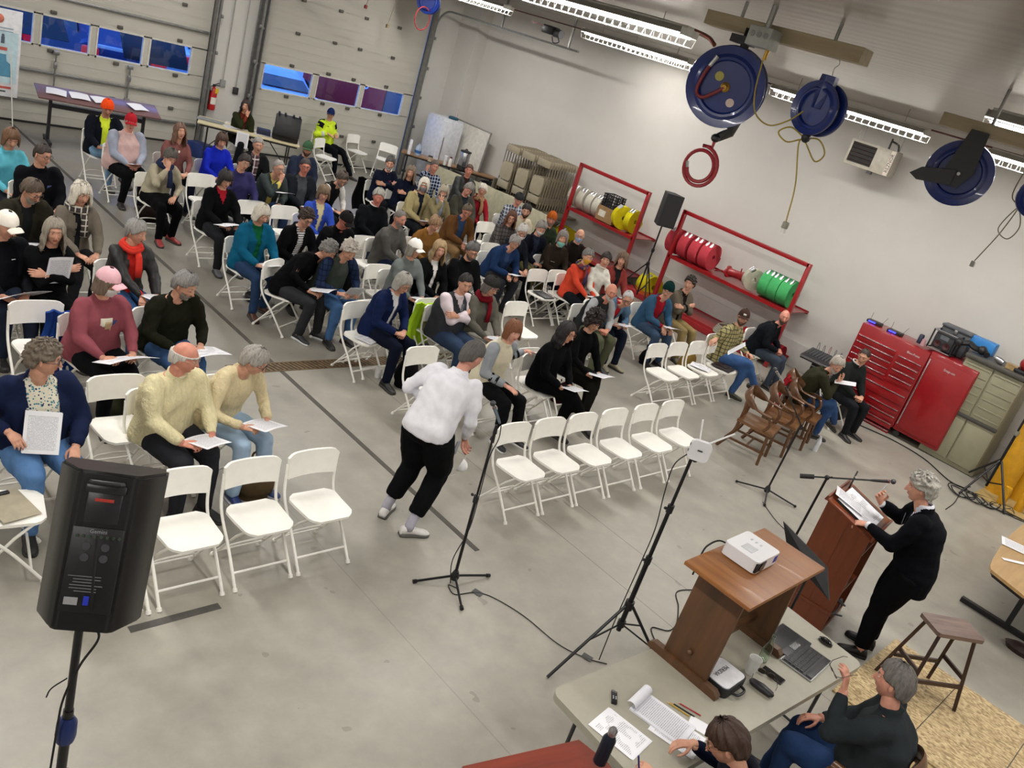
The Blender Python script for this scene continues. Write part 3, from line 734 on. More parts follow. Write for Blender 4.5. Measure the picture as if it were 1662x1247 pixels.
# ------------------------------------------------------------------ chairs
WHITE = mat('#f2f0e8', .38, var=.015, name='white_plastic'); WHITEM = mat('#f0eee6', .32, var=.015, name='white_enamel')
def make_chair(label, loc, rz, wh=WHITE, whm=WHITEM, group=None):
    t = thing('folding_chair', label, 'chair', loc, rz, group)
    m = MB()
    def seat(u, v):
        x = -.19+.385*u; e = abs(2*u-1); w = .205*(1-.10*u)*(1-max(0, e-.62)**2*2.3); y = (2*v-1)*w
        return (x, y, .452-.016*math.exp(-((u-.42)/.3)**2)*(1-(2*v-1)**2*.7)-.018*max(0, u-.8)*5*.4)
    m.sheet(seat, 12, 10, .020); m.build('seat', wh, t)
    m = MB()
    def back(u, v):
        y = (2*u-1); h = .20*(1-max(0, abs(y)-.72)**2*2.0); z = .585+h*v; x = -.196-(z-.45)*.105-.030*(1-y*y)
        return (x, y*.222*(1-.06*(1-v)), z)
    m.sheet(lambda u, v: back(1-u, v), 14, 6, .022); m.build('backrest', wh, t)
    for sd in (-1, 1):
        m = MB(); m.tube(bez([(-.222, sd*.212, .70), (-.175, sd*.214, .45), (0.0, sd*.215, .235), (.0, sd*.215, .235), (.0, sd*.215, .235)][:2]+[(.02, sd*.216, .235), (.205, sd*.218, .012)], 6), .0115, 8)
        m.cyl((.197, sd*.218, .022), (.207, sd*.218, 0), .0165, 10, r2=.019); m.build('leg', whm, t)
    for sd in (-1, 1):
        m = MB(); m.tube([(.12, sd*.175, .432), (.02, sd*.178, .33), (-.13, sd*.182, .13), (-.225, sd*.184, .012)], .0105, 8)
        m.cyl((-.219, sd*.184, .022), (-.227, sd*.184, 0), .0155, 10, r2=.018); m.build('leg', whm, t)
    m = MB(); m.tube([(.128, -.214, .10), (.128, .214, .10)], .009, 8); m.build('front_crossbar', whm, t)
    m = MB(); m.tube(bez([(-.165, -.182, .085), (-.10, -.10, .165), (-.10, .10, .165), (-.165, .182, .085)], 6), .008, 8); m.tube([(-.19, -.182, .06), (-.19, .182, .06)], .008, 8); m.build('rear_crossbar', whm, t)
    return t
CH0 = None
def chair(label, x, y, rz=-PI/2):
    global CH0
    if CH0 is None: CH0 = make_chair(label, (x, y, 0), rz); CH0['group'] = 'white folding chairs set out for the meeting'; return CH0
    return dup(CH0, (x, y, 0), rz, label)
# ------------------------------------------------------------------ the audience
P = person
def mk(*rects): return rects
# left block, from the door wall towards the camera
P('person in light blue sweater with long brown hair, head bowed, at the left edge', 18, 225, 'bob', '#6b4c34', '#5fb4c6', 'plain', wom=1, hp=28, hyaw=10, legs='#272a33', key='woman in light blue sweater', jaw=1.0)
P('person with dark hair and glasses in black polo shirt seated in left block', 69, 252, 'short', '#31261f', '#12141a', hp=14, hyaw=38, glasses='#2a2524', bulk=1.2, legs='#23252c', key='man in black polo shirt', topname='polo_shirt', post=lambda d, r, H: np_logo(d, r))
P('person with grey brown hair and beard in dark olive cardigan, looking down', 52, 311, 'full', '#5a4c3e', '#3a372c', hp=34, hyaw=30, glasses='#3a2f28', beard='#a8a094', shirt='#26292a', open_w=.05, bulk=1.1, legs='#202226', key='man in olive cardigan', lean=16)
P('person with white wavy hair, glasses pushed up, taupe coat and checked scarf', 132, 315, 'shag', '#d6cfbf', '#6d655a', shirt='#2c2b2d', open_w=.035, scarf='#4b4544', scpat='plaid', c2='#d8d2c4', wom=1, hp=14, hyaw=12, legs='#2a2a2e', key='woman in taupe coat', post=lambda d, r, H: glasses_up(d, r, H))
P('person in white baseball cap and black pullover at the left edge', 10, 366, 'crop', '#4a3e34', '#15181d', hat='cap', hatc='#ece6da', hp=24, hyaw=25, bulk=1.15, legs='#2d3547', key='man in white cap', post=lambda d, r, H: (swoosh(d, r), cap_mark(d, r, H)), topname='pullover')
P('person with long grey hair, folded arms, in black turtleneck holding papers', 88, 376, 'long', '#8e8678', '#0f1013', wom=1, hp=6, hyaw=-12, bulk=1.12, legs='#0f1013', arms='cross', key='woman with long grey hair', topname='turtleneck')
P('person with short grey hair, black leather jacket and red scarf, writing', 221, 377, 'pixie', '#8f8d88', '#1d1b1a', 'leather', shirt='#c02a24', open_w=.045, scarf='#d23a2e', wom=1, hp=12, hyaw=38, legs='#2d4a70', lpat='denim', arms='write', key='woman in red scarf')
P('person in pink cap and white face mask wearing a dusty rose sweatshirt', 175, 459, 'bob', '#6b5b4c', '#86474f', hat='cap', hatc='#e0b0b8', mask='#dcdad6', wom=1, hp=16, hyaw=28, bulk=1.2, legs='#14161c', arms='read', key='woman in pink cap', topname='sweatshirt', glasses='#4a3a36', post=lambda d, r, H: chest_patch(d, r))
P('person with grey hair in dark olive quarter-zip sweater, looking down right', 300, 464, 'full', '#7f7d79', '#242619', hp=26, hyaw=28, bulk=1.15, legs='#39567f', lpat='denim', arms='read', key='man in dark olive sweater', topname='sweater', lean=12, beard='#8b857c')
P('person with curly grey brown hair and glasses in navy jacket over floral blouse', 72, 583, 'curlyshort', '#6f6354', '#1c2646', shirt='#d9d3bf', spat='floral', c2='#3f7f8c', c3='#23325a', open_w=.115, wom=1, hp=6, hyaw=42, bulk=1.3, legs='#4f719c', lpat='denim', arms=[((.20, .22, .74), (-.3, .8, -1), (.9, -.3, -.3), (.3, .2, 1), .55), ((.34, .16, .66), (-.3, .8, -1), (.75, -.3, -.4), (.1, .2, 1), .55)], glasses='#33303c', key='woman in navy jacket and floral blouse', yaw=-88)
P('balding person with glasses in cream cable-knit sweater and dark trousers', 300, 580, 'ring', '#c9c4bb', '#d9cfa6', 'knit', hp=14, hyaw=32, bulk=1.2, legs='#34353b', glasses='#b0a890', arms='read', skin='#c67f6b', key='bald man in cream sweater', topname='sweater', yaw=-78, shoe='#1a1a1a')
P('person with short grey hair and glasses in cream sweater and light jeans', 413, 586, 'pixie', '#9c978f', '#d8c9a2', 'knit', hp=34, hyaw=30, wom=1, legs='#93aac4', lpat='denim', glasses='#3a3433', arms='read', key='woman in cream sweater', topname='sweater', lean=18, yaw=-75, shoe='#23386e', sole='#b9b9c4')
P('person in orange red sweater, mostly cut off by the left edge of the picture', None, None, 'bob', '#5a4434', '#c83c22', wom=1, hp=18, pos=(1.52, 6.80), legs='#17181c', arms='read', key='person in orange red sweater')
P('person with dark hair in a dark coat by the easel at the far left', None, None, 'short', '#2a241e', '#1f2a20', hp=20, pos=(2.85, 13.1), key='person in dark coat by easel')
# centre block, far rows first
P('person in neon orange hat, navy jacket over a lime yellow shirt, jeans, legs crossed', 174, 176, 'crop', '#5a4a3e', '#191d29', shirt='#cfe23a', open_w=.05, hp=26, hyaw=6, hat='beanie', hatc='#f0501e', legs='#6f8fae', lpat='denim', cross=-1, bulk=1.15, shoe='#575349', arms='read', yaw=-95, key='man in orange hat', skin='#a5705c')
P('person in red cap and pale pink hoodie with grey sleeves', 212, 199, 'ring', '#b7a79a', '#c9a9a4', hat='cap', hatc='#a8222c', hp=14, bulk=1.35, sleeve='#9aa0b0', legs='#141518', arms='clasp', key='man in red cap', topname='hoodie', yaw=-85, skin='#c98a78')
P('person with long wavy brown hair, head tilted back, in mauve sweater', 292, 214, 'long', '#6e5140', '#7d4f4b', wom=1, hp=-10, hyaw=20, legs='#1d2233', arms='clasp', key='woman in mauve sweater', topname='sweater', post=lambda d, r, H: pendant(d, r))
P('person resting face on one hand, beige coat and long navy scarf', 276, 255, 'pixie', '#57524c', '#a69e88', scarf='#2a3350', wom=1, hp=34, hyaw=22, lean=16, arms='face', legs='#0d0d0f', skirt=1, coat=1, key='woman in beige coat', topname='coat', shoe='#8e2b2b')
P('person in bright cobalt blue sweater with brown bob haircut', 360, 228, 'bob', '#4a3528', '#1626a8', wom=1, hp=30, hyaw=10, legs='#1f2740', key='woman in cobalt sweater', topname='sweater', arms='read')
P('person with grey hair in black jacket over dark red plaid shirt', 419, 236, 'short', '#8a8680', '#1c1e20', shirt='#6f5a5e', spat='plaid', c2='#2a1a1e', c3='#d8d0d0', hp=6, hyaw=8, key='man in jacket over plaid shirt')
P('person with dark hair pulled back and glasses in purple jacket', 396, 264, 'pixie', '#2c2320', '#32305a', wom=1, hp=8, hyaw=18, hroll=-12, glasses='#8b8580', bulk=1.15, key='woman in purple jacket', topname='jacket', arms='read')
P('person with black bob, glasses, black V-neck sweater and red collar', 366, 291, 'fringe', '#1d1715', '#0e0f12', wom=1, hp=20, hyaw=16, glasses='#5a4a44', scarf=None, legs='#2a2c30', shirt='#a01c28', vneck=1, open_w=.0, bulk=1.05, key='woman in black V-neck', arms='read', shoe='#55565a')
P('person resting chin on fist, grey green shirt over yellow T-shirt', 452, 273, 'crop', '#8f8a84', '#3f4847', shirt='#c8b65e', open_w=.04, hp=10, hyaw=26, glasses='#777777', arms='chin', lean=18, key='man in grey green shirt', legs='#2c3c5c')
P('person in green cap and navy hooded sweatshirt', 499, 242, 'crop', '#3a2f28', '#2b3348', hat='cap', hatc='#3c5a40', hp=10, hyaw=2, bulk=1.15, beard='#4a3a30', key='man in green cap', topname='hooded_sweatshirt')
P('person with dark hair and glasses in open dark grey jacket and grey T-shirt', 495, 271, 'short', '#2e2825', '#23272e', shirt='#4c4f54', open_w=.085, hp=4, hyaw=8, glasses='#50302c', bulk=1.15, key='man in open grey jacket', arms='clasp', skin='#b9705c')
P('person with head bowed, black vest over white sleeves', 555, 291, 'full', '#4a4038', '#14161a', sleeve='#d8d6cf', hp=38, hyaw=20, lean=22, glasses='#2a2524', beard='#8a8178', key='man in black vest', yaw=-75)
P('person with brown bob and glasses in bright blue zip cardigan', 525, 314, 'fringe', '#6e5a44', '#2f4aa8', shirt='#d8cda0', open_w=.035, wom=1, hp=8, glasses='#4a3a34', key='woman in blue cardigan')
P('person with wavy dark brown hair and glasses, black jacket, striped shirt', 497, 355, 'curlyshort', '#37291f', '#0f1013', shirt='#dcdad6', spat='stripe', c2='#2b3040', open_w=.04, wom=1, hp=26, hyaw=20, glasses='#2d2623', key='woman in striped shirt', lean=14)
P('person in dark grey cap and black jacket, head bowed', 561, 358, 'crop', '#7a6f66', '#121417', hat='cap', hatc='#2a2826', hp=36, hyaw=28, bulk=1.1, glasses='#2a2524', lean=14, key='man in dark cap', topname='jacket', skin='#b96a58')
P('person with straight white hair, teal coat over green top, reading', 425, 348, 'bob', '#cfc8b8', '#0d5573', shirt='#0e5a35', open_w=.035, wom=1, hp=26, hyaw=20, bulk=1.1, legs='#263a58', lpat='denim', key='woman in teal coat', arms='read', shoe='#4a2a1e', coat=0, feet=((.45, -.12), (.30, .12)))
P('person with grey curly hair in long black coat leaning over to the next seat', 533, 407, 'curlyshort', '#7d7a76', '#0d0e10', wom=1, hp=40, hyaw=34, lean=24, side=-26, legs='#3a3b3e', coat=0, key='woman in long black coat', topname='coat', yaw=-62, shoe='#1c1c20', sole='#c9c9c9')
P('person with curly white hair, green vest over navy plaid sleeves, jeans', 567, 407, 'curlyshort', '#bdb4a8', '#424a42', sleeve='#22304e', slpat='plaid', c2='#0f1626', hp=38, hyaw=10, lean=18, bulk=1.1, legs='#3f5f88', lpat='denim', key='man in green vest', arms='read')
P('person with thick white hair, black sweater over a white collar', 614, 320, 'full', '#9c9890', '#14181b', hp=10, hyaw=-4, bulk=1.15, key='man in black sweater', topname='sweater', collar='#e8e4e0', arms='clasp', skin='#c0705f', legs='#2a3350')
P('person with receding grey hair and goatee in plain grey sweatshirt', 649, 355, 'crop', '#6a635c', '#55534f', hp=14, hyaw=40, bulk=1.1, beard='#958c84', key='man in grey sweatshirt', topname='sweatshirt', yaw=-72, skin='#b97c68', legs='#222c48')
P('person with dark grey hair and white beard, navy sweatshirt, arms folded', 633, 266, 'full', '#4f4d4b', '#161d33', hp=8, hyaw=4, beard='#c9c6c0', arms='cross', bulk=1.1, key='man with white beard', topname='sweatshirt', post=lambda d, r, H: red_badge(d, r))
P('person with long straight grey brown hair in navy top', 667, 280, 'long', '#7a6a5a', '#141b30', wom=1, hp=12, hyaw=-6, key='woman with long straight hair', arms='cross')
P('person with hand at the ear in blue and white plaid shirt', 705, 271, 'short', '#5a4f48', '#1f2d4c', 'plaid', c2='#c8d2e0', hp=4, hyaw=24, arms='ear', key='man in blue plaid shirt', topname='plaid_shirt', skin='#b67a66')
P('person in tan jacket with a pale hood and grey face mask', 688, 301, 'fringe', '#c0b8aa', '#a3966c', hat='hood', hatc='#d8d2c4', mask='#7f8088', wom=1, hp=8, hyaw=2, shirt='#26283a', open_w=.03, bulk=1.1, key='woman in tan jacket', arms='clasp')
P('person in olive jacket and grey mask with head resting on one hand', 720, 312, 'bob', '#a39a86', '#7a7052', mask='#4f5458', wom=1, hp=20, hyaw=4, shirt='#8a94a0', open_w=.06, arms='face', key='woman in olive jacket')
P('person with brown hair in dark leather jacket beside the round bin', 761, 277, 'short', '#4a3226', '#2b302e', 'leather', shirt='#3a2426', open_w=.02, hp=2, hyaw=6, key='man in leather jacket', skin='#b8755f')
P('person with grey hair and olive grey coat, head bent sideways', 760, 308, 'full', '#8c8780', '#4a4a40', hp=30, hyaw=18, hroll=-14, shirt='#2a3038', open_w=.03, bulk=1.1, key='man in olive grey coat', skin='#bd7f70')
P('person with white hair and glasses in red jacket with patterned scarf', 783, 309, 'pixie', '#c9c2b6', '#8d1e28', scarf='#9a7a58', scpat='bands', c2='#5a3a34', wom=1, hp=6, hyaw=2, glasses='#7a5a50', key='woman in red jacket', topname='jacket')
P('person with fair hair tied in a bun, mustard brown jacket, reading', 706, 364, 'pixie', '#8a6c4e', '#7a5426', wom=1, hp=30, hyaw=28, lean=16, bun=1, key='woman with hair bun', topname='jacket')
P('person with brown hair, brown work jacket over blue shirt, writing', 758, 343, 'short', '#5a4c3c', '#5c3d20', shirt='#2a3e5c', open_w=.065, hp=34, hyaw=6, lean=16, bulk=1.15, arms='write', key='man in brown work jacket', skin='#ad6f5c', legs='#7a6040')
P('person with long auburn hair and glasses in grey plaid shirt', 830, 354, 'long', '#5a3420', '#5c5856', 'plaid', c2='#2a2626', wom=1, hp=14, hyaw=6, glasses='#4a3a3a', key='woman with auburn hair', topname='plaid_shirt')
P('person in grey and white plaid shirt and grey cap, looking down', 842, 324, 'crop', '#8a827a', '#4c5462', 'plaid', c2='#c9ccd2', hp=30, hyaw=16, hat='beret', hatc='#3a3c3e', key='man in grey plaid shirt', topname='plaid_shirt', skin='#c08070')
P('young person with dark hair and beard in cream sweater', 854, 343, 'full', '#241a15', '#c9bfa8', hp=12, hyaw=4, beard='#32251e', key='young man in cream sweater', topname='sweater')
P('person in white cap and glasses with grey hair, grey green sweater', 673, 404, 'bob', '#8f8a7e', '#6a706e', hat='cap', hatc='#efece4', wom=1, hp=10, hyaw=40, glasses='#2c2826', key='woman in white cap', topname='sweater')
P('person with blond hair and red headband, black jacket over white shirt', 713, 405, 'long', '#a08660', '#101113', shirt='#e4e2e0', open_w=.028, wom=1, hp=8, hyaw=4, key='woman in white blouse', arms='clasp', legs='#3a3f48')
P('person with dark grey hair, beard and glasses in black rain jacket', 766, 408, 'full', '#5c5a58', '#101113', hp=24, hyaw=10, beard='#6e6660', glasses='#5a2e30', bulk=1.15, key='man in black rain jacket', topname='jacket')
P('person with short grey hair and glasses in blue jacket leaning forward', 835, 394, 'pixie', '#8e8a84', '#1d3358', shirt='#2c3d60', open_w=.05, wom=1, hp=22, hyaw=8, lean=24, glasses='#6a5a54', legs='#33353c', key='woman in blue jacket', bulk=1.1, arms='write')
P('person with white hair and lowered face mask behind the blue jacket', 848, 376, 'pixie', '#c2beb6', '#20242c', mask='#e2e2e0', masklow=.03, wom=1, hp=26, hyaw=12, glasses='#5a5450', key='person with lowered mask')
P('person with grey hair and white mask in navy jacket, reading', 878, 371, 'full', '#8a8680', '#161a26', shirt='#2c3448', open_w=.05, mask='#e0dfdc', hp=28, hyaw=26, legs='#66603c', key='man in navy jacket with white mask', arms='read')
P('person in orange knit hat and glasses with green jacket', 895, 356, 'ring', '#8a6a4a', '#2f3c2a', hat='beanie', hatc='#a4521e', beard='#8e7a66', glasses='#8a2c28', hp=6, hyaw=10, key='man in orange knit hat', topname='jacket', skin='#c5806a')
P('person with long grey hair and teal mask pulled under the chin, brown sweater', 913, 387, 'bob', '#77716a', '#33291f', mask='#7fc4b8', masklow=.035, hp=4, hyaw=6, key='person in brown sweater with teal mask', arms='clasp')
P('bald person with blue face mask in dark brown jacket', 941, 383, None, '#8a7a70', '#241d1a', mask='#9fb6d4', hp=10, hyaw=4, glasses='#8a8078', key='bald man with blue mask', topname='jacket')
P('person with grey hair, yellow mask, coral jacket and striped shawl', 954, 417, 'full', '#77746f', '#c8452e', mask='#d6a024', scarf='#7a3a3c', scpat='bands', c2='#8a7a34', c3='#3a3350', wom=1, hp=12, hyaw=26, key='woman in striped shawl', topname='jacket', arms='write')
P('person with dark hair tied back in white turtleneck sweater, smiling', 983, 422, 'pixie', '#2c211c', '#d6d2c6', wom=1, hp=4, hyaw=4, key='woman in white turtleneck', topname='turtleneck', post=lambda d, r, H: roll_neck(d, r))
P('person with shoulder length brown hair in dusty red jacket', 1010, 422, 'shag', '#6a5340', '#7e332f', shirt='#2c2b2e', open_w=.05, wom=1, hp=2, hyaw=-4, key='woman in dusty red jacket')
P('bald person with white goatee in grey hoodie under black vest', 992, 474, None, '#9a9088', '#2c2e30', sleeve='#a2a4a6', beard='#c9c4be', hp=10, hyaw=14, lean=16, legs='#555843', key='bald man in hoodie', skin='#bd7860', shoe='#3a3a3c', arms='clasp')
P('person with white hair and glasses, denim jacket over red shirt, reading', 1019, 485, 'crop', '#b8b6b2', '#4f6a82', 'denim', shirt='#a01c24', open_w=.05, glasses='#3a3634', hp=32, hyaw=-8, hroll=8, lean=36, legs='#1d2436', key='man in denim jacket', arms='read', shoe='#8f876e')
P('person in dark green beanie, glasses, denim jacket over red sweatshirt', 1084, 472, 'short', '#2a2420', '#2e4c66', 'denim', shirt='#8e1622', open_w=.09, hat='beanie', hatc='#0f3634', glasses='#4a4a4a', hp=12, hyaw=-6, lean=14, legs='#35465c', lpat='denim', key='man in green beanie', arms='write', yaw=-100)
P('person with curly dark hair and grey brown cardigan next to the hose rack', 1119, 461, 'curlyshort', '#2a1e1a', '#5c5448', shirt='#241c1a', open_w=.03, wom=1, hp=0, hyaw=-26, legs='#8a7850', key='woman with curly dark hair', yaw=-100, arms='cross', shoe='#6a6450')
P('person with brown cap and beard in tan checked shirt, jeans, leg crossed', 1206, 516, 'short', '#4a3a2c', '#a39a6c', 'plaid', c2='#23262a', hat='cap', hatc='#4a3630', beard='#54402f', hp=4, hyaw=8, cross=-1, legs='#3c5a88', lpat='denim', key='man in checked shirt', topname='checked_shirt', yaw=-82, bulk=1.1, shoe='#4a4838', hatmark=mk((-.022, .062, .022, .088)), hatmarkc='#dcd8d0', arms=[((-.0, .50, .86), (-.6, .2, -1), (-.1, .9, -.4), (0, .3, 1), .55), ((.34, .10, .72), (-.3, .8, -1), (.75, -.5, .1), (.1, .2, 1), .55)])
P('bald person with grey beard in black sweater beside the sound mixer', 1273, 515, None, '#5a524c', '#1b1f25', beard='#5a5049', hp=6, hyaw=2, legs='#3c4450', lpat='denim', bulk=1.15, key='bald man in black sweater', topname='sweater', yaw=-78, lean=14, skin='#c8806e', arms='clasp')
P('person with white hair and beard in olive jacket holding a phone, on wooden armchair', 1358, 593, 'full', '#b5ada2', '#383826', shirt='#22221f', open_w=.03, beard='#cfc8c0', hp=28, hyaw=14, lean=20, legs='#2f466c', lpat='denim', cross=-1, chair='wood', key='man in olive jacket', yaw=-62, shoe='#2e2d2a', arms=[((.30, .03, .92), (-.2, .7, -1), (.5, -.3, .8), (1, 0, .2), .55)]*2)
P('person with short brown hair in dark grey jacket in front of red tool chest', 1402, 579, 'crop', '#32261f', '#2c3130', hp=24, hyaw=6, puffy=1, key='man by the tool chest', topname='jacket', yaw=-105, arms='clasp', collar='#d8d6d2', legs='#26282c')
P('person with long black hair, glasses and black clothes, legs crossed', 920, 540, 'long', '#120f10', '#0e0f13', wom=1, hp=10, hyaw=34, glasses='#7a3a34', legs='#0c0c0f', cross=-1, key='woman with long black hair', arms='clasp', topname='jacket', shoe='#101012')
P('person with curly dark hair and glasses, all in black, legs crossed', 964, 523, 'curly', '#231311', '#0b0c0e', wom=1, hp=18, hyaw=14, glasses='#1c1816', legs='#17170f', cross=1, key='woman with curly hair in black', arms='lap', topname='jacket', shoe='#101012')
P('person with auburn bob, cream quilted vest, grey sleeves with dark bands', 833, 538, 'fringe', '#7a4a2a', '#d3cbb2', sleeve='#8f9499', wom=1, hp=4, hyaw=-4, puffy=1, legs='#17181b', cross=0, key='woman in cream vest', arms=[((.33, .12, .67), (-.3, .8, -1), (.8, -.4, -.2), (.1, .2, 1), .22), ((-.02, .50, .86), (-.6, .2, -1), (.1, 1, -.1), (0, .2, 1), .22)], skin='#cf9482', lean=6, shoe='#17181b', sole='#e4e4e0', post=lambda d, r, H: arm_bands(d, r))
P('person with short dark hair, arms crossed, grey vest, tie and pale pink shirt', 755, 461, 'short', '#1c1613', '#3f4146', sleeve='#d9ccd2', arms='cross', hp=16, hyaw=-2, bulk=1.2, key='man in vest and tie', legs='#2f3d55', lpat='denim', post=lambda d, r, H: tie(d, r), shirt='#dccfd4', vneck=1, open_w=0)
P('person in grey knit hat and dark red scarf with grey sweater', 797, 465, 'bob', '#6a645e', '#5e5b52', hat='beret', hatc='#3a3936', scarf='#6e101c', wom=1, hp=20, hyaw=34, glasses='#4a3a38', bulk=1.15, key='woman in dark red scarf', topname='sweater', arms='lap', legs='#99968e')
P('person with grey bob and glasses in navy jacket over white top', 654, 460, 'bob', '#a09c94', '#16244c', shirt='#d8d8dc', open_w=.035, wom=1, hp=28, hyaw=10, glasses='#4a423c', legs='#141c30', key='woman in navy jacket over white top', arms='clasp', lean=12, yaw=-78)
# at the back wall and at the tables in front
P('person with long dark hair and green cardigan behind the sign-in table', 399, 172, 'long', '#2b1c18', '#33371f', shirt='#6a2a1c', open_w=.05, wom=1, hp=8, hyaw=-4, key='woman behind the sign-in table', arms='chin', yaw=-95)
P('person in blue cap and high-visibility yellow jacket leaning on the garage door', None, None, 'crop', '#3a2a22', '#c8e234', hat='cap', hatc='#1c2a58', hp=4, hyaw=10, pos=(11.05, 16.75), bulk=1.15, legs='#12151c', feet=((.52, -.16), (.75, .12)), lean=-10, key='officer', topname='safety_jacket', yaw=-70, puffy=1, arms=[((.16, .16, .82), (-.3, .9, -1), (.7, -.6, -.2), (.1, .2, 1), .55)]*2, post=lambda d, r, H: hiviz(d, r))
P('person with grey hair in charcoal sweater seated in wooden chair, holding glasses', 1450, 1108, 'full', '#6a6661', '#33393c', hp=8, hyaw=0, bulk=1.3, legs='#22365a', lpat='denim', chair='wood', key='man in charcoal sweater', topname='sweater', yaw=100, seat=.45, arms=[((.34, .12, .64), (-.3, .9, -1), (.75, -.5, -.2), (.1, .2, 1), .55), ((.34, .14, 1.06), (.3, .6, -1), (.3, -.3, .9), (-1, .2, .2), .55)], skin='#c48672', jaw=1.05)
P('person with brown hair in navy sweater writing at the folding table', 1180, 1207, 'full', '#3a261a', '#131a34', hp=30, hyaw=12, lean=24, wom=1, key='person writing at the folding table', topname='sweater', yaw=110, legs='#1c2030', glasses='#8a5a3a', mask=None, scarf='#2a2c38', arms=[((.36, .22, .84), (-.3, .9, -1), (.8, -.5, -.2), (.1, .2, 1), .55), ((.46, .16, .82), (-.2, .9, -1), (.9, -.2, .1), (.1, .2, 1), .95)])
P('standing person in white long-sleeved shirt and black trousers bending forward in the aisle', None, None, 'short', '#54504c', '#dfdee4', hp=28, hyaw=-22, lean=36, bulk=1.10, pos=(4.46, 4.46), yaw=20, seat=.86, chair=None, legs='#101215', key='man in white shirt', topname='shirt', s=1.04, cuff=.10, leg=1.42,
  stand=[((.15, -.13, .53), (-.12, -.13, .10), (.72, -.62, 0)), ((.10, .10, .52), (-.03, .17, .10), (.9, .2, 0))], shoe='#cfcdc9', sole='#55544f', hem=-.06, arms=[((.30, .20, .84), (-.8, .5, -.2), (.5, .1, -1), (.3, -1, .2), .95), ((.22, .16, 1.02), (-.9, .8, -.2), (.9, -.3, -.2), (.1, .3, 1), .55)], skin='#c08472', post=lambda d, r, H: socks(d, r))
P('standing grey haired person in navy suit and striped tie speaking at the lectern', None, None, 'curlyshort', '#a39f96', '#0e1018', hp=16, hyaw=4, lean=14, bulk=1.14, pos=(7.43, 1.43), yaw=110, seat=.86, chair=None, legs='#0c0d11', key='man at the lectern', s=1.04, leg=1.42, shirt='#c9ccda', vneck=1, open_w=0, jaw=1.05, cuff=0,
  stand=[((.05, -.10, .50), (-.02, -.13, .10), (.95, -.15, 0)), ((.07, .09, .50), (.04, .11, .10), (.95, .25, 0))], shoe='#08080a', sole='#101012', hem=-.20, arms=[((.40, .22, 1.27), (-.3, .9, -1), (.55, -.2, .8), (.6, .5, .2), .95), ((.44, .06, 1.14), (-.5, .8, -1), (.9, -.2, -.35), (.1, .2, 1), .55)], skin='#c58a74', post=lambda d, r, H: suit(d, r))
# small additions worn on the clothes (run once the figure stands)
def chest_obj(d, name, m, mats, root): return np_obj(name, m.v, m.f, mats, root, m.mi)
def chest_frame(d):
    sp = d['sp']; q = d['U'].to_3x3(); up = (sp[3]-sp[1]).normalized(); y = q @ Vector((0, 1, 0)); x = y.cross(up).normalized()
    return Matrix.Translation(sp[2]) @ Matrix((x, y, up)).transposed().to_4x4()
def patch(d, y0, y1, z0, z1, off=.0, lift=.003):
    """small curved patch lying on the chest"""
    T = chest_frame(d); b = d['bulk']; m = MB(); ra, rb = .136*b+.010, .178*b+.004
    def f(u, v):
        y = y0+(y1-y0)*u; z = z0+(z1-z0)*v
        sh = 1-.25*max(0, z-.02)/.15
        return T @ Vector((ra*sh*math.sqrt(max(0, 1-(y/rb)**2))**.85+lift+off, y, z))
    m.sheet(f, 6, 6, .003); return m
def np_logo(d, r): m = patch(d, .06, .11, -.02, .01); chest_obj(d, 'shirt_logo', m, mat('#4a5a8c', .7), r)
def swoosh(d, r): m = patch(d, .05, .085, .035, .043); chest_obj(d, 'shirt_mark', m, mat('#dcdce0', .6), r)
def cap_mark(d, r, H):
    m = MB()
    for k in range(3): m.box((.1165, -.016+.013*k, .062+.004*k), (.004, .008, .010+.007*k), rot=Matrix.Rotation(-.5, 3, 'X'))
    np_obj('cap_emblem', [H @ Vector(v) for v in m.v], m.f, mat('#26262a', .6), r)
def chest_patch(d, r):
    m = patch(d, -.02, .09, -.13, .03, .010); chest_obj(d, 'sweatshirt_print', m, mat('#23386a', .7), r)
    m = patch(d, -.06, .04, -.02, .06, .014); chest_obj(d, 'sweatshirt_print', m, mat('#d8d4c0', .7), r)
    m = patch(d, -.02, .035, -.12, .03, .018); chest_obj(d, 'sweatshirt_print', m, mat('#a58a68', .7), r)
def red_badge(d, r): m = patch(d, .035, .085, -.005, .05); chest_obj(d, 'shirt_emblem', m, mat('#7a1c2a', .7), r)
def pendant(d, r):
    T = chest_frame(d); m = MB(); m.ball(T @ Vector((.150, .0, .065)), (.006, .016, .022)); chest_obj(d, 'pendant', m, mat('#e4dcd0', .4), r)
def roll_neck(d, r):
    m = MB(); c = d['sp'][3]; m.tube([c+Vector((.062*math.cos(a)+.012, .066*math.sin(a), .045)) for a in [2*PI*k/16 for k in range(16)]], .022, 8, closed=True); chest_obj(d, 'rolled_collar', m, fabric('#d6d2c6'), r)
def glasses_up(d, r, H):
    g = glasses_mb(.002); T = H @ Matrix.Translation((-.030, 0, .085)) @ Matrix.Rotation(-.5, 4, 'Y'); np_obj('glasses', [T @ Vector(v) for v in g.v], g.f, mat('#3a2a28', .3), r)
def arm_bands(d, r):
    for S, E_, W, *_ in d['wrist']:
        for t in (.32, .58):
            m = MB(); c = E_.lerp(W, t); ax = (W-E_).normalized(); m.tube([c-ax*.014, c+ax*.014], [.056-.012*t, .055-.012*t], 14); chest_obj(d, 'sleeve_band', m, fabric('#25272b'), r)
def tie(d, r):
    m = patch(d, -.022, .022, .075, .115, .012); chest_obj(d, 'necktie_knot', m, fabric('#6c6e74'), r)
    m = patch(d, -.017, .017, .01, .085, .010); chest_obj(d, 'necktie', m, fabric('#6c6e74'), r)
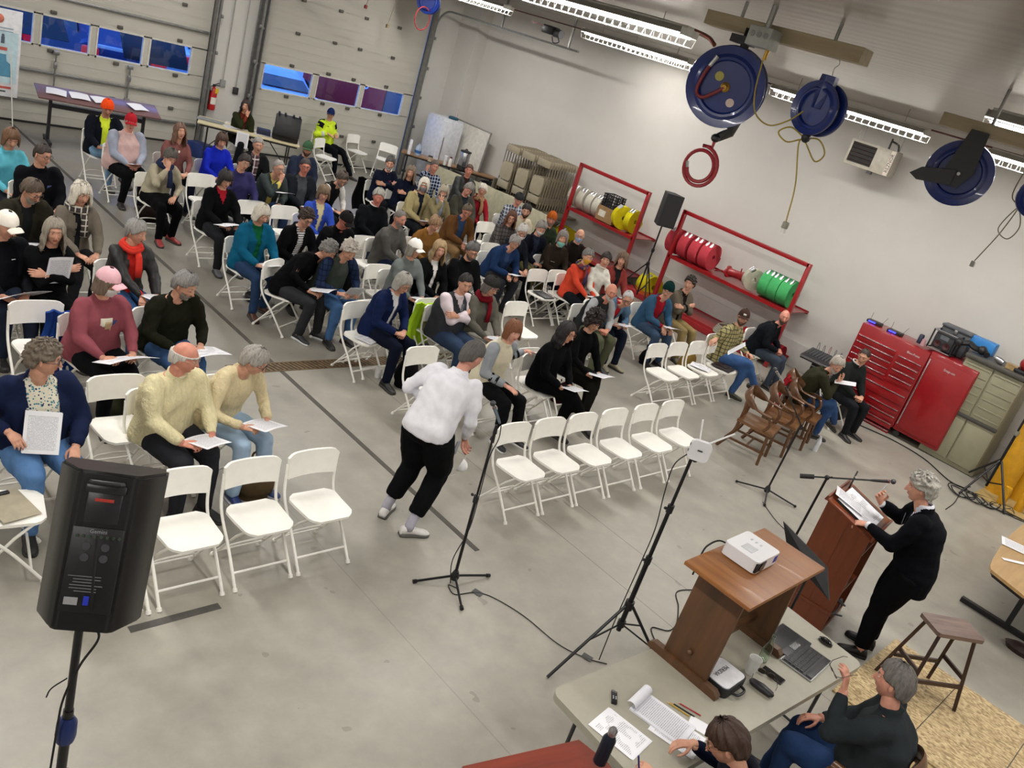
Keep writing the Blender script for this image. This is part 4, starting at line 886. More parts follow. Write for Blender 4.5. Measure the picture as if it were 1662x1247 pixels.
def socks(d, r):
    for kn, an, td, sd in d['ank']:
        m = MB(); ax = (kn-an).normalized(); ell(m, [an+ax*.20, an+ax*.08, an+ax*0, an+Vector((0, 0, -.04))], [(.047, .045), (.044, .042), (.042, .042), (.045, .04)], (1, 0, .05), 14); chest_obj(d, 'sock', m, fabric('#a9a7b2'), r)
    W = d['wrist'][0][2]; m = MB(); c = W+Vector((.04, -.04, -.27)); m.ball(c, (.055, .040, .060), 14)
    o = None; d['mask_at'] = c
    m2 = MB(); k = Vector((.17, -.165, .86)); m2.box((.16, -.21, .80), (.06, .012, .12), rot=Matrix.Rotation(.25, 3, 'Y'), bev=.003); chest_obj(d, 'phone_pocket', m2, mat('#8a8f98', .4), r)
def suit(d, r):
    tie(d, r)
    c = d['sp'][3]; q = d['U'].to_3x3(); m = MB(); m.tube([c+q @ Vector((.060*math.cos(a)+.012, .064*math.sin(a), .050-.020*math.cos(a))) for a in [2*PI*k/16 for k in range(16)]], [(.02, .008)]*16, 8, closed=True); chest_obj(d, 'shirt_collar', m, fabric('#d4d6de'), r)
    for S, E_, W, *_ in d['wrist']:
        ax = (W-E_).normalized(); m = MB(); m.tube([W-ax*.012, W+ax*.016], .034, 14); chest_obj(d, 'shirt_cuff', m, fabric('#e2e4ea'), r)
    S, E_, W = d['wrist'][1][:3]; ax = (W-E_).normalized(); m = MB(); [m.ball(W-ax*(.03+.018*k)+Vector((0, .036, -.012)), .006, 6) for k in range(3)]; bb = chest_obj(d, 'cuff_buttons', m, BRASS_C, r)
def hiviz(d, r):
    sp = d['sp']; q = d['U'].to_3x3()
    m = MB(); c = sp[1]; ell(m, [c-q @ Vector((0, 0, .03)), c+q @ Vector((0, 0, .03))], [(.166, .205)]*2, q @ Vector((1, 0, 0)), 24); chest_obj(d, 'reflective_band', m, mat('#c9ccd0', .3), r)
    m = MB(); c = sp[2]; ell(m, [c+q @ Vector((-.01, 0, .085)), c+q @ Vector((0, 0, .125)), sp[3]+q @ Vector((0, 0, .01))], [(.150, .205), (.135, .20), (.08, .12)], q @ Vector((1, 0, 0)), 24); chest_obj(d, 'jacket_yoke', m, fabric('#161a24'), r)
    for S, E_, W, *_ in d['wrist']:
        m = MB(); ell(m, [S, S*.6+E_*.4], [(.085, .085), (.08, .08)], (0, .3, 1), 16); chest_obj(d, 'jacket_yoke', m, fabric('#161a24'), r)
        m = MB(); c = E_.lerp(W, .6); ax = (W-E_).normalized(); m.tube([c-ax*.03, c+ax*.03], [.066, .060], 14); chest_obj(d, 'reflective_band', m, mat('#c9ccd0', .3), r)
BRASS_C = mat('#a88438', .3, metal=.8)
for _d in PEOPLE: _d.update(_d.pop('kw', {}) or {})
build_people()
# a collar for the two who wear one over a sweater
for d in PEOPLE:
    if d.get('collar'):
        m = MB(); c = d['sp'][3]; q = d['U'].to_3x3(); m.tube([c+q @ Vector((.058*math.cos(a)+.014, .062*math.sin(a), .050-.020*math.cos(a))) for a in [2*PI*k/16 for k in range(16)]], .011, 8, closed=True); chest_obj(d, 'collar', m, fabric(d['collar']), d['root'])
# the chair under each seated figure
for d in PEOPLE:
    if d['chair'] == 'white':
        q = d['loc']; chair('white folding chair under the ' + d['key'], q.x, q.y, d['ya'] if d['yaw'] is not None and abs(d['yaw']+90) > 25 else math.radians(-90)+(d['ya']+math.radians(90))*.4)
def by(k): return next(d for d in PEOPLE if d['key'] == k)
# ------------------------------------------------------------------ empty chairs
EMPTY = []
def ec(px, py, label, rz=-PI/2, z=.68, back=.245):
    """px,py = middle of the backrest"""
    q = at(px, py, z); x, y = q.x+back*math.cos(rz), q.y+back*math.sin(rz); c = chair(label, x, y, rz); EMPTY.append(c); return c
for x, l in ((1.95, 'empty white folding chair in the front left row, mostly hidden by the loudspeaker'), (2.455, 'empty white folding chair in the front left row, left of three in full view'), (2.985, 'empty white folding chair in the front left row, middle of three in full view'), (3.485, 'empty white folding chair in the front left row, next to the centre aisle')):
    chair(l, x, 4.36)
for x, l in zip((5.62, 6.12, 6.62, 7.14, 7.70, 8.22), ('nearest the centre aisle', 'second from the aisle', 'third from the aisle', 'fourth from the aisle', 'second from its right end', 'at the right end of the row')):
    chair('empty white chair, front row of the right block, ' + l, x, 4.33)
for x, l in zip((9.74, 10.25, 10.76, 11.27), ('leftmost empty white chair of the row of four near the checked shirt', 'second empty white chair from the left in the row of four', 'third empty white chair of the row of four, with papers on its seat', 'rightmost empty white chair of the row of four, with dark folder on its seat')):
    chair(l, x, 5.72)
_q = at(22, 822, .45); chair('white folding chair at the left edge, clipboard lying on its seat', _q.x-.02, _q.y, math.radians(-12))
ec(186, 628, 'empty white folding chair between the floral blouse and the bald man in cream sweater')
ec(57, 506, 'empty white folding chair left of the pink cap, in front of the white cap')
CH_PAPER = ec(577, 503, 'empty white folding chair with papers on its seat left of the navy jacket', math.radians(-82))
ec(612, 441, 'empty white folding chair behind the man in green vest')
CH_HAT = ec(690, 497, 'empty white folding chair with a fur hat and phone on its seat', math.radians(-84))
ec(835, 501, 'empty white folding chair behind the woman with auburn bob')
ec(682, 577, 'empty white folding chair partly hidden by the man in white shirt')
CH_SHEET = ec(778, 580, 'empty white folding chair holding loose sheets, left of the cream vest')
CH_BAG = ec(855, 578, 'empty white folding chair holding a dark red handbag')
CH_PAD = ec(870, 447, 'empty white folding chair holding a dark tablet, left of a pair')
CH_CAP = ec(902, 448, 'empty white folding chair holding a brown cap, right of a pair')
ec(786, 369, 'empty white folding chair behind the man in black rain jacket, farther of two')
ec(793, 404, 'empty white folding chair left of the leaning blue jacket')
ec(325, 293, 'empty white folding chair behind the beige coat')
ec(405, 337, 'empty white folding chair behind the teal coat, left of two')
ec(460, 345, 'empty white folding chair behind the teal coat, right of two')
ec(589, 394, 'empty white folding chair right of the dark cap')
ec(517, 232, 'empty white folding chair at the right end of the sign-in table', math.radians(-60))
ec(572, 225, 'empty white folding chair at the garage door beside the officer', math.radians(-75))
ec(631, 241, 'empty white folding chair in front of the garage door track', math.radians(-135))
# ------------------------------------------------------------------ the building
XR, YB, ZC = 14.8, 17.3, 4.62
def struct(o): o['kind'] = 'structure'; return o
m_floor, nt, b = _new('polished_concrete')
v = coords(nt); sep = nt.nodes.new('ShaderNodeSeparateXYZ'); nt.links.new(v, sep.inputs[0])
n1 = noise_n(nt, v, .55, 5, .6); n2 = noise_n(nt, v, 3.2, 5, .65); n3 = noise_n(nt, v, 40, 3)
f = math_n(nt, 'ADD', math_n(nt, 'MULTIPLY', n1, .5), math_n(nt, 'MULTIPLY', n2, .5))
base = ramp(nt, f, [(.32, srgb('#88847b')), (.5, srgb('#989489')), (.68, srgb('#a8a397'))])
for xj in (3.62, 5.83, 6.44, 9.2, 12.2):
    ln = math_n(nt, 'LESS_THAN', math_n(nt, 'ABSOLUTE', math_n(nt, 'SUBTRACT', sep.outputs[0], xj)), .005); base = mix(nt, math_n(nt, 'MULTIPLY', ln, .6 if xj in (5.83, 6.44) else .25), base, srgb('#4f4d48'))
spots = math_n(nt, 'GREATER_THAN', noise_n(nt, v, 5.5, 2, .4), .735); base = mix(nt, math_n(nt, 'MULTIPLY', spots, .35), base, srgb('#5d5a52'))
past_drain = math_n(nt, 'GREATER_THAN', math_n(nt, 'ADD', sep.outputs[1], math_n(nt, 'MULTIPLY', n1, .0)), 7.4)   # floor colour turns darker and browner beyond the drain
base = mix(nt, math_n(nt, 'MULTIPLY', past_drain, .55), base, srgb('#67625a'))
nt.links.new(base, b.inputs['Base Color'])
nt.links.new(ramp(nt, n2, [(.3, (.30, .30, .30, 1)), (.7, (.45, .45, .45, 1))]), b.inputs['Roughness']); b.inputs['Specular IOR Level'].default_value = .45
bump(nt, b, n3, .05, .002)
XL, YF = -4.5, -4.5
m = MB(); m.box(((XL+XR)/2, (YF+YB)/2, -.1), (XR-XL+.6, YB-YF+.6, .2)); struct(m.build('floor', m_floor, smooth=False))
m_wall = mat('#c6c3bd', .55, var=.012, scale=2, name='white_wall_paint'); m_wallb = mat('#c9c7c1', .6, var=.015, scale=3, name='painted_block')
m = MB(); m.box((XR+.15, (YF+YB)/2, ZC/2), (.3, YB-YF+.6, ZC)); struct(m.build('wall_right', m_wall, smooth=False))
m = MB(); m.box((XR-.02, (YF+14.6)/2, .235), (.04, 14.6-YF, .47), bev=.008); struct(m.build('baseboard_right', mat('#bcbab4', .5, var=.02), smooth=False))
m = MB(); m.box((XR-.175, YB-.35, ZC/2), (.35, .70, ZC)); struct(m.build('trim_1', m_wall, smooth=False))
m = MB(); m.box((XL-.15, (YF+YB)/2, ZC/2), (.3, YB-YF+.6, ZC)); struct(m.build('wall_left', m_wall, smooth=False))
m = MB(); m.box(((XL+XR)/2, YF-.15, ZC/2), (XR-XL, .3, ZC)); struct(m.build('wall_front', m_wall, smooth=False))
# door wall: the solid parts around the two door openings
DT = 4.05
m = MB()
for x0, x1 in ((XL, 3.75), (8.36, 9.32), (13.60, XR)): m.box(((x0+x1)/2, YB+.15, ZC/2), (x1-x0, .3, ZC))
for x0, x1 in ((3.75, 8.36), (9.32, 13.60)): m.box(((x0+x1)/2, YB+.15, (DT+ZC)/2), (x1-x0, .3, ZC-DT))
struct(m.build('wall_back', m_wallb, smooth=False))
m_ceil, nt, b = _new('ceiling_liner'); v = coords(nt); sep = nt.nodes.new('ShaderNodeSeparateXYZ'); nt.links.new(v, sep.inputs[0])
st = noise_n(nt, coords(nt, (2.2, .25, 1)), 2.5, 3, .6)
nt.links.new(ramp(nt, st, [(.3, srgb('#918c83')), (.7, srgb('#a09b92'))]), b.inputs['Base Color']); b.inputs['Roughness'].default_value = .34; b.inputs['Specular IOR Level'].default_value = .6; b.inputs['Coat Weight'].default_value = .15; b.inputs['Coat Roughness'].default_value = .22
w = math_n(nt, 'SINE', math_n(nt, 'MULTIPLY', sep.outputs[0], 30)); bump(nt, b, math_n(nt, 'ADD', w, math_n(nt, 'MULTIPLY', st, 2)), .07, .01)
m = MB(); m.box(((XL+XR)/2, (YF+YB)/2, ZC+.1), (XR-XL+.6, YB-YF+.6, .2)); struct(m.build('ceiling', m_ceil, smooth=False))
# ------------------------------------------------------------------ overhead doors
m_panel = mat('#b9b6ab', .5, var=.02, scale=4, stretch=(.3, 1, 3)); m_frame = mat('#cbc8be', .45); m_gal = mat('#8d8d8b', .38, metal=.7, var=.08); m_hinge = mat('#5f5c56', .5, metal=.5)
m_glass = bpy.data.materials.new('window_glass'); m_glass.use_nodes = True; nt = m_glass.node_tree; nt.nodes.remove(nt.nodes['Principled BSDF'])
tr = nt.nodes.new('ShaderNodeBsdfTransparent'); gl = nt.nodes.new('ShaderNodeBsdfGlossy'); gl.inputs['Roughness'].default_value = .03; mx = nt.nodes.new('ShaderNodeMixShader'); mx.inputs[0].default_value = .06
tr.inputs[0].default_value = (.92, .96, 1, 1); nt.links.new(tr.outputs[0], mx.inputs[1]); nt.links.new(gl.outputs[0], mx.inputs[2]); nt.links.new(mx.outputs[0], nt.nodes['Material Output'].inputs[0])
def overhead_door(n, x0, x1, panes, struts):
    t = bpy.data.objects.new('door_%d' % n, None); C.objects.link(t); t.location = ((x0+x1)/2, YB, 0); t['kind'] = 'structure'; ox = (x0+x1)/2
    zs = [0.03, .68, 1.33, 1.99, 2.66, 3.33, 4.02]
    for k in range(6):
        z0, z1 = zs[k], zs[k+1]; m = MB()
        if k == 2:
            a = x0
            m.box((ox-ox, .02, z0+.035), (x1-x0, .05, .07)); m.box((0, .02, z1-.04), (x1-x0, .05, .08))
            edges = [x0]+[e for p in panes for e in p]+[x1]
            for q in range(0, len(edges), 2): m.box(((edges[q]+edges[q+1])/2-ox, .02, (z0+z1)/2), (edges[q+1]-edges[q], .05, z1-z0-.12))
        else:
            m.box((0, .02, (z0+z1)/2), (x1-x0, .05, z1-z0+.004))
            m.box((0, -.006, z1-.012), (x1-x0, .004, .012), mi=0)
            for r_ in (.25, .5, .75): m.box((0, -.008, z0+(z1-z0)*r_), (x1-x0, .006, .012))
        m.build('door_panel', m_panel, t, smooth=False)
        if k: 
            for fx in (.2, .42, .58, .8) if n == 2 else (.12, .37, .62, .87):
                h = MB(); h.box((x0+(x1-x0)*fx-ox, -.022, z0), (.10, .035, .06), bev=.006); h.build('hinge', m_hinge, t)
    for a, b_ in panes:
        f = MB(); f.box(((a+b_)/2-ox, .012, 1.39), (b_-a+.04, .055, .03)); f.box(((a+b_)/2-ox, .012, 1.92), (b_-a+.04, .055, .03))
        for e in (a, b_): f.box((e-ox, .012, 1.655), (.03, .055, .56))
        fo = f.build('window_frame', m_frame, t, smooth=False)
        g = MB(); g.box(((a+b_)/2-ox, .02, 1.655), (b_-a, .006, .52)); g.build('window_pane', m_glass, fo, smooth=False)
    for z in struts:
        s_ = MB(); s_.box((0, -.035, z), (x1-x0-.1, .06, .05), bev=.01); s_.build('strut', m_gal, t)
    s_ = MB(); s_.box((0, .0, .012), (x1-x0, .06, .05)); s_.build('bottom_seal', mat('#1c1b1a', .7), t)
    return t
overhead_door(1, 3.78, 8.32, [(3.95, 5.16), (5.28, 6.10), (6.22, 7.06), (7.18, 8.00)], (.95, .42, 2.25, 3.0))
overhead_door(2, 9.36, 13.56, [(9.57, 10.76), (10.89, 12.02), (12.13, 13.29)], ())
d1 = bpy.data.objects['door_1']
for px, py0, py1 in ((92, 86, 145), (212, 110, 163)):
    a = at_y(px, py0, YB-.08); bt = at_y(px-5, py1, YB-.08); m = MB(); x = a.x-6.05
    m.cyl((x, -.07, a.z), (x, -.07, bt.z), .016, 10); m.box((x, -.07, a.z), (.10, .05, .07), bev=.01); m.box((x, -.07, bt.z), (.10, .05, .07), bev=.01); m.box((x, -.075, (a.z+bt.z)/2+.1), (.06, .04, .12), bev=.01); m.build('lock_bar', m_gal, d1)
def door_track(x, sd, label):
    """grey steel upright with brackets that bends into the overhead rail"""
    t = thing('door_track', label, 'track', (x, YB-.16, 0)); t['kind'] = 'structure'; del t['label']; del t['category']
    m = MB(); m.box((0, .10, 2.0), (.16, .03, 4.0)); m.box((sd*-.07, .03, 2.0), (.02, .16, 4.0)); m.build('jamb_angle', m_gal, t, smooth=False)
    m = MB(); path = [(0, .0, .05), (0, 0, 3.55)]+[(0, -.45*(1-math.cos(a)), 3.55+.45*math.sin(a)) for a in [PI/2*k/8 for k in range(1, 9)]]+[(0, -4.6, 4.02)]
    m.tube(path, [(.030, .024)]*len(path), 6); m.build('curved_rail', m_gal, t)
    for z in (.5, 1.2, 1.9, 2.6, 3.3): k = MB(); k.box((sd*-.01, .04, z), (.09, .10, .05), bev=.005); k.box((sd*.05, -.01, z+.03), (.05, .05, .07), bev=.01); k.build('bracket', m_gal, t)
    k = MB(); k.box((0, -4.3, 4.3), (.04, .04, .6)); k.box((0, -2.2, 4.3), (.04, .04, .6)); k.build('hanger', m_gal, t, smooth=False)
    return t
for n, (x, sd) in enumerate(((8.37, 1), (9.30, -1), (13.62, 1))): door_track(x, sd, '').name = 'trim_%d' % (n+2)
# conduits and switches on the pier between the doors
for x, zt, l in ((8.72, 1.35, 'grey'), (9.02, 1.25, 'black')):
    t = thing('wall_switch', 'square %s control box with conduit on the pier between the garage doors' % l, 'switch', (x, YB, zt))
    m = MB(); m.box((0, -.025, 0), (.11, .05, .14), bev=.006); m.build('control_box', mat('#8f8f8d' if l == 'grey' else '#242424', .5), t); m = MB(); m.cyl((0, -.02, .06), (0, -.02, ZC-zt), .011, 8); m.build('conduit', mat('#a09e98', .4), t)
# ------------------------------------------------------------------ outside: dusk, parked vehicles
w = bpy.data.worlds.new('dusk'); sc.world = w; w.use_nodes = True; bg = w.node_tree.nodes['Background']; bg.inputs[0].default_value = (.13, .33, 1.0, 1); bg.inputs[1].default_value = 3.0
m = MB(); m.box((8, 33, -.12), (60, 31, .2)); struct(m.build('ground_outside', mat('#9aa0a8', .8, var=.1, scale=1), smooth=False))
def car(label, loc, rz, col, kind='suv', cat='car'):
    t = thing('car', label, cat, loc, rz, None)
    L, W, Hh = 4.5, 1.8, 1.62 if kind == 'suv' else 1.42
    prof = [(-2.2, .35), (-2.25, .75), (-2.12, 1.02), (-1.85, 1.08), (-1.45, Hh-.06), (-1.2, Hh), (.35, Hh), (1.0, 1.08), (2.0, .92), (2.25, .70), (2.25, .35)]
    if kind == 'sedan': prof[3:7] = [(-1.75, 1.05), (-1.05, Hh-.04), (-.8, Hh), (.25, Hh)]
    m = MB(); vs = []; n = len(prof); ys = (-.90, -.80, -.62, .62, .80, .90)
    for y in ys:
        k = 1-abs(y)/.9
        for x, z in prof:
            ww = y*(1.0 if z < 1.05 else .86); zz = z-(.05 if abs(y) > .85 else 0)*(1 if z > .9 else 0); vs.append((x*(.97 if abs(y) > .85 else 1), ww, zz))
    fs = [(i*n+k, i*n+(k+1) % n, (i+1)*n+(k+1) % n, (i+1)*n+k) for i in range(len(ys)-1) for k in range(n)]+[tuple(range(n-1, -1, -1)), tuple(5*n+k for k in range(n))]
    m.add(vs, fs); m.build('car_body', mat(col, .45, coat=.15 if col > '#5' else 0, var=.02), t)
    gm = mat('#0c1420', .15, spec=.4); m = MB()
    m.sheet(lambda u, v: (-2.10+.27*0+(-1.47+1.88)*0+(-1.87+(.40)*v)-.015, (u-.5)*1.30, 1.10+(Hh-.16-1.10)*v+.012), 4, 4, .01) if kind == 'suv' else m.sheet(lambda u, v: (-1.76+.66*v, (u-.5)*1.3, 1.07+(Hh-.10-1.07)*v+.012), 4, 4, .01)
    m.build('rear_window', gm, t); m = MB(); m.sheet(lambda u, v: (.42+.55*(1-v), (u-.5)*1.3, 1.12+(Hh-.08-1.12)*v+.012), 4, 4, .01); m.build('windscreen', gm, t)
    for sd in (-1, 1):
        m = MB(); m.prism([(-1.55, 1.10), (-1.25, Hh-.10), (.30, Hh-.10), (.82, 1.10)], .02, Matrix.Translation((0, sd*.80, 0)) @ Matrix.Rotation(PI/2, 4, 'X')); m.build('side_window', gm, t)
        for x in (-1.4, 1.4):
            m = MB(); m.lathe((x, sd*.82, .34), [(.0, -.09), (.2, -.10), (.33, -.09), (.34, 0), (.33, .09), (.2, .10), (0, .09)], 20, (0, 1, 0)); m.build('wheel', mat('#15151a', .7), t)
        m = MB(); m.box((-2.20, sd*.72, .88), (.12, .34, .20), bev=.04); m.build('tail_lamp', mat('#a01020', .3, emis=.8), t)
    m = MB(); m.box((-2.27, 0, 1.02), (.05, 1.2, .06), bev=.01); m.build('chrome_strip', mat('#dfe8f8', .35), t)
    m = MB(); m.box((-2.255, 0, .72), (.03, .50, .14), bev=.01); m.build('license_plate', mat('#b9c2d4', .5), t)
    return t
car('dark blue car with a lit tail lamp behind the left garage door windows', (5.1, 22.6, 0), math.radians(97), '#22366e').scale = (1, 1, 1.2)
car('dark blue sport utility car with a bright emblem bar behind the left garage door', (7.85, 22.1, 0), math.radians(88), '#22366e').scale = (1, 1, 1.2)
car('pale saloon car seen in the right window of the left garage door', (10.4, 25.2, 0), math.radians(76), '#b8c4d6', 'sedan')
car('pale saloon car behind the far left door window', (2.3, 22.8, 0), math.radians(80), '#a8bce0', 'sedan')
car('pale car with dark red tail lamps behind the left window of the right garage door', (12.0, 21.9, 0), math.radians(86), '#a9bddd', 'sedan')
t = thing('fire_engine', 'red fire engine with chrome equipment seen through the right garage door windows', 'truck', (16.4, 21.9, 0), math.radians(8))
m = MB(); m.box((0, 0, 1.45), (5.0, 2.3, 1.8), bev=.06); m.build('truck_body', mat('#b81820', .6), t)
m = MB(); m.box((-.3, -1.17, .72), (5.2, .06, .34), bev=.01); m.build('side_step', mat('#aab6cc', .25, metal=.6), t)
m = MB(); m.box((-.9, -1.16, 1.35), (1.0, .05, 1.3), bev=.02); m.build('locker_door', mat('#3b4252', .4), t)
m = MB(); m.box((2.9, 0, 1.3), (.9, 2.2, 1.7), bev=.1); m.build('cab', mat('#2a3040', .3), t)
for x in (-1.6, 1.8):
    for y in (-1.0, 1.0): m = MB(); m.lathe((x, y, .5), [(0, -.14), (.3, -.15), (.49, -.13), (.5, 0), (.49, .13), (.3, .15), (0, .14)], 20, (0, 1, 0)); m.build('wheel', mat('#15151a', .7), t)
T = Matrix.Translation((-2.2, -1.18, 1.6)) @ Matrix.Rotation(PI/2, 4, 'X'); m = MB(); text_mesh(m, 'S', T, .5, depth=.004); m.build('letter', mat('#d8e0f0', .5), t, smooth=False)
# ------------------------------------------------------------------ lamps
m_lv = mat('#f4f3ee', .4); m_tube = mat('#fff8ec', .5, emis=14.0, name='lamp_tube'); m_house = mat('#c9c9c4', .3, metal=.4)
LP = 0
def lamp(x, y, z, label, L=2.44, W=.30, power=95):
    """industrial fluorescent fixture: white reflector, two tubes, wire guard below"""
    t = thing('ceiling_light', label, 'light', (x, y, z))
    m = MB(); m.box((0, 0, .15), (.11, L, .06), bev=.005)
    for sd in (-1, 1):
        m.sheet(lambda u, v, sd=sd: (sd*(.05+(W/2-.05)*v), (u-.5)*L, .16-.06*v) if sd > 0 else (sd*(.05+(W/2-.05)*v), (.5-u)*L, .16-.06*v), 2, 6, .004)
    for e in (-1, 1): m.box((0, e*L/2, .12), (W, .004, .07))
    m.build('lamp_housing', m_house, t)
    m = MB(); r_ = .0045
    for sd in (-1, 1):
        for z_ in (.085, .0): m.box((sd*(W/2-.01-(.03 if z_ < .05 else 0)), 0, z_), (.008, L, .008))
    n = int(L/.11)
    for k in range(n+1):
        yy = -L/2+L*k/n; m.box((0, yy, 0), (W-.08, .007, .007))
        for sd in (-1, 1): m.tube([(sd*(W/2-.01), yy, .09), (sd*(W/2-.04), yy, 0)], .0042, 4)
    m.build('wire_guard', m_lv, t, smooth=False)
    for sd in (-1, 1): m = MB(); m.cyl((sd*.07, -L/2+.03, .085), (sd*.07, L/2-.03, .085), .018, 10); m.build('lamp_tube', m_tube, t)
    m = MB(); m.cyl((0, -L*.35, .18), (0, -L*.35, ZC-z), .004, 6); m.build('hanger_wire', m_gal, t); m = MB(); m.cyl((0, L*.35, .18), (0, L*.35, ZC-z), .004, 6); m.build('hanger_wire', m_gal, t)
    ld = bpy.data.lights.new('fluorescent_light', 'AREA'); ld.shape = 'RECTANGLE'; ld.size = W*.7; ld.size_y = L*.95; ld.energy = power; ld.color = (1.0, .975, .95)
    lo = bpy.data.objects.new('fluorescent_light', ld); C.objects.link(lo); lo.parent = t; lo.location = (0, 0, .062)
    return t
k = 0
for x, ys in ((12.3, (-1.2, 2.7, 6.0, 10.05, 14.65)), (7.35, (-2.4, 1.24, 6.65, 10.6, 14.4)), (2.2, (-1.5, 2.6, 6.65, 10.6, 14.4)), (-2.0, (1.0, 6.65, 12.0))):
    for y in ys:
        nm = {(12.3, 6.0): 'louvered fluorescent light hanging right of the blue hose reels by the wall', (12.3, 10.05): 'louvered fluorescent light hanging near the right wall above the hose racks', (7.35, 6.65): 'long bright louvered fluorescent light at the top of the picture', (12.3, 2.7): 'louvered fluorescent light at the right picture edge near the far blue reel'}.get((x, y), 'louvered fluorescent ceiling light above the %s' % ('hose racks' if x == 12.3 else 'right seating block' if x == 7.35 else 'left seating block' if x == 2.2 else 'left wall side'))
        o = lamp(x, y, 4.27 if x == 12.3 else 4.36, nm)
        if nm.startswith('louvered fluorescent ceiling'): o['group'] = 'lights '+nm[-22:]
for o in (lamp(13.9, 10.9, 4.30, 'slim louvered light close to the right wall above the red hose rack', L=1.5, W=.22, power=25),): pass
# ------------------------------------------------------------------ view settings
sc.view_settings.view_transform = 'Standard'; sc.view_settings.look = 'None'; sc.view_settings.gamma = 1; sc.view_settings.exposure = -.05
BLK = mat('#17171a', .45, name='black_plastic'); BLKM = mat('#1b1b1d', .35, metal=.3); DGR = mat('#3a3a3c', .5); STEEL = mat('#a8a8aa', .28, metal=.9); RED = mat('#8e1218', .3, coat=.3, var=.04, scale=5); RUB = mat('#101011', .8)
BRASS = mat('#a88438', .3, metal=.8); CREAM = mat('#cfc3a0', .5); BLUEP = mat('#0d2468', .3, coat=.35, var=.05)
def one(name, mb, m, label, cat, loc=(0, 0, 0), rz=0, group=None, smooth=True, rot=None):
    o = mb.build(name, m, None, smooth); o.location = loc; o.rotation_euler = rot or (0, 0, rz); o['label'] = label; o['category'] = cat
    if group: o['group'] = group
    return o
# ---- floor marks
o = MB(); o.box((0, 0, .001), (.055, 13.2, .002)); one('floor_tape', o, mat('#4a463f', .7, var=.1), 'long dark tape line down the centre aisle', 'tape', (4.86, 10.5, 0), smooth=False)
o = MB(); o.box((0, 0, .001), (.60, .06, .002)); one('floor_tape', o, mat('#4d4b46', .6, var=.1), 'short wide dark tape strip on the floor near the front left chairs', 'tape', (2.31, 4.06, 0), smooth=False)
t = thing('floor_drain', 'long brown slotted drain grate crossing the floor under the seats', 'drain', (4.3, 7.39, 0))
m = MB(); m.box((2.6, 0, .001), (5.2, .20, .003)); m.build('drain_channel', mat('#2c241a', .8), t, smooth=False)
m = MB(); [m.box((.04+k*.055, 0, .004), (.028, .17, .004), rot=Matrix.Rotation(.35, 3, 'Z')) for k in range(93)]; m.box((2.6, .095, .004), (5.2, .015, .005)); m.box((2.6, -.095, .004), (5.2, .015, .005)); m.build('grate', mat('#6b563a', .7, var=.25, scale=20), t, smooth=False)
# ---- paper helpers
def paper(label, loc, rz=0, size=(.216, .279), tilt=(0, 0), kind='text', n=2, bend=.01, cat='paper', group=None, name='paper_sheet', col='#e6e6ea'):
    m = MB(); w, h = size
    for k in range(n): m.sheet(lambda u, v, k=k: ((u-.5)*w+.004*k, (v-.5)*h-.005*k, .0012*(n-k)+bend*math.sin(u*PI)*(1 if bend else 0)), 6, 4, .0006)
    o = m.build(name, paper_mat(kind, col)); o.rotation_mode = 'XYZ'; o.location = loc
    o.matrix_world = Matrix.Translation(loc) @ Matrix.Rotation(rz, 4, 'Z') @ Matrix.Rotation(tilt[0], 4, 'X') @ Matrix.Rotation(tilt[1], 4, 'Y')
    o['label'] = label; o['category'] = cat
    if group: o['group'] = group
    return o
def held(key, what='white printed sheets in the lap of the ', tilt=20, dx=.06, dz=.035, size=(.216, .279), kind='text', col='#e6e6ea', open_=0, dy=0, rzo=0, n=2):
    d = by(key); W = (d['wrist'][0][2]+d['wrist'][1][2])/2; base = d['root'].matrix_basis
    R = Matrix.Rotation(d['ya'], 4, 'Z'); p = Matrix.Translation(d['loc']) @ R @ (W+Vector((dx+.05, dy, dz)))
    if open_: size = (size[0]*2, size[1]); kind = 'block' if kind == 'text' else kind
    return paper(what+key, p, d['ya']-PI/2+math.radians(rzo), size, (math.radians(tilt), 0), kind, n, .022 if open_ else .008, col=col)
for k in ('man in olive cardigan', 'woman in red scarf', 'man in open grey jacket', 'man in black sweater', 'woman in black V-neck', 'woman in teal coat', 'man in green vest', 'woman in tan jacket', 'man in brown work jacket', 'woman in blue jacket', 'man in navy jacket with white mask', 'person in brown sweater with teal mask', 'woman in striped shawl', 'man in denim jacket', 'man in green beanie', 'woman with long black hair', 'woman with curly hair in black', 'person in orange red sweater', 'bald man in cream sweater', 'woman in cream sweater', 'man in white cap', 'man in red cap', 'woman in cobalt sweater', 'woman in purple jacket', 'man in orange hat', 'woman in white cap', 'man in olive jacket', 'woman in dusty red jacket', 'woman in red jacket', 'woman in long black coat', 'man in grey green shirt', 'woman with hair bun', 'woman in dark red scarf'):
    held(k, tilt={'man in white cap': 30, 'man in green vest': 50, 'man in navy jacket with white mask': 45, 'woman in purple jacket': 45}.get(k, 14), open_=k in ('man in white cap', 'woman in black V-neck'), rzo=rnd.uniform(-12, 12), n=3 if k in ('woman in cream sweater', 'woman in teal coat') else 2)
held('woman in pink cap', 'open white booklet of printed tables on the lap of the ', tilt=22, open_=1, dx=.08, dz=.02)
held('man in dark olive sweater', 'open white booklet on the knees of the ', tilt=10, open_=1, dx=.10, dz=.0, dy=.05)
held('woman with long grey hair', 'white stapled pages clasped to the chest of the ', tilt=78, dx=.0, dz=.04)
held('man in checked shirt', 'single typed page held up by the ', tilt=50, dx=.10, dz=.06, dy=-.20, rzo=25)
d = by('woman in navy jacket and floral blouse'); W = d['wrist'][0][2]
paper('white typed page held upright by the woman in navy jacket and floral blouse', at(68, 702, .76), math.radians(-20), (.216, .279), (math.radians(62), math.radians(0)), 'text', 2, .004)
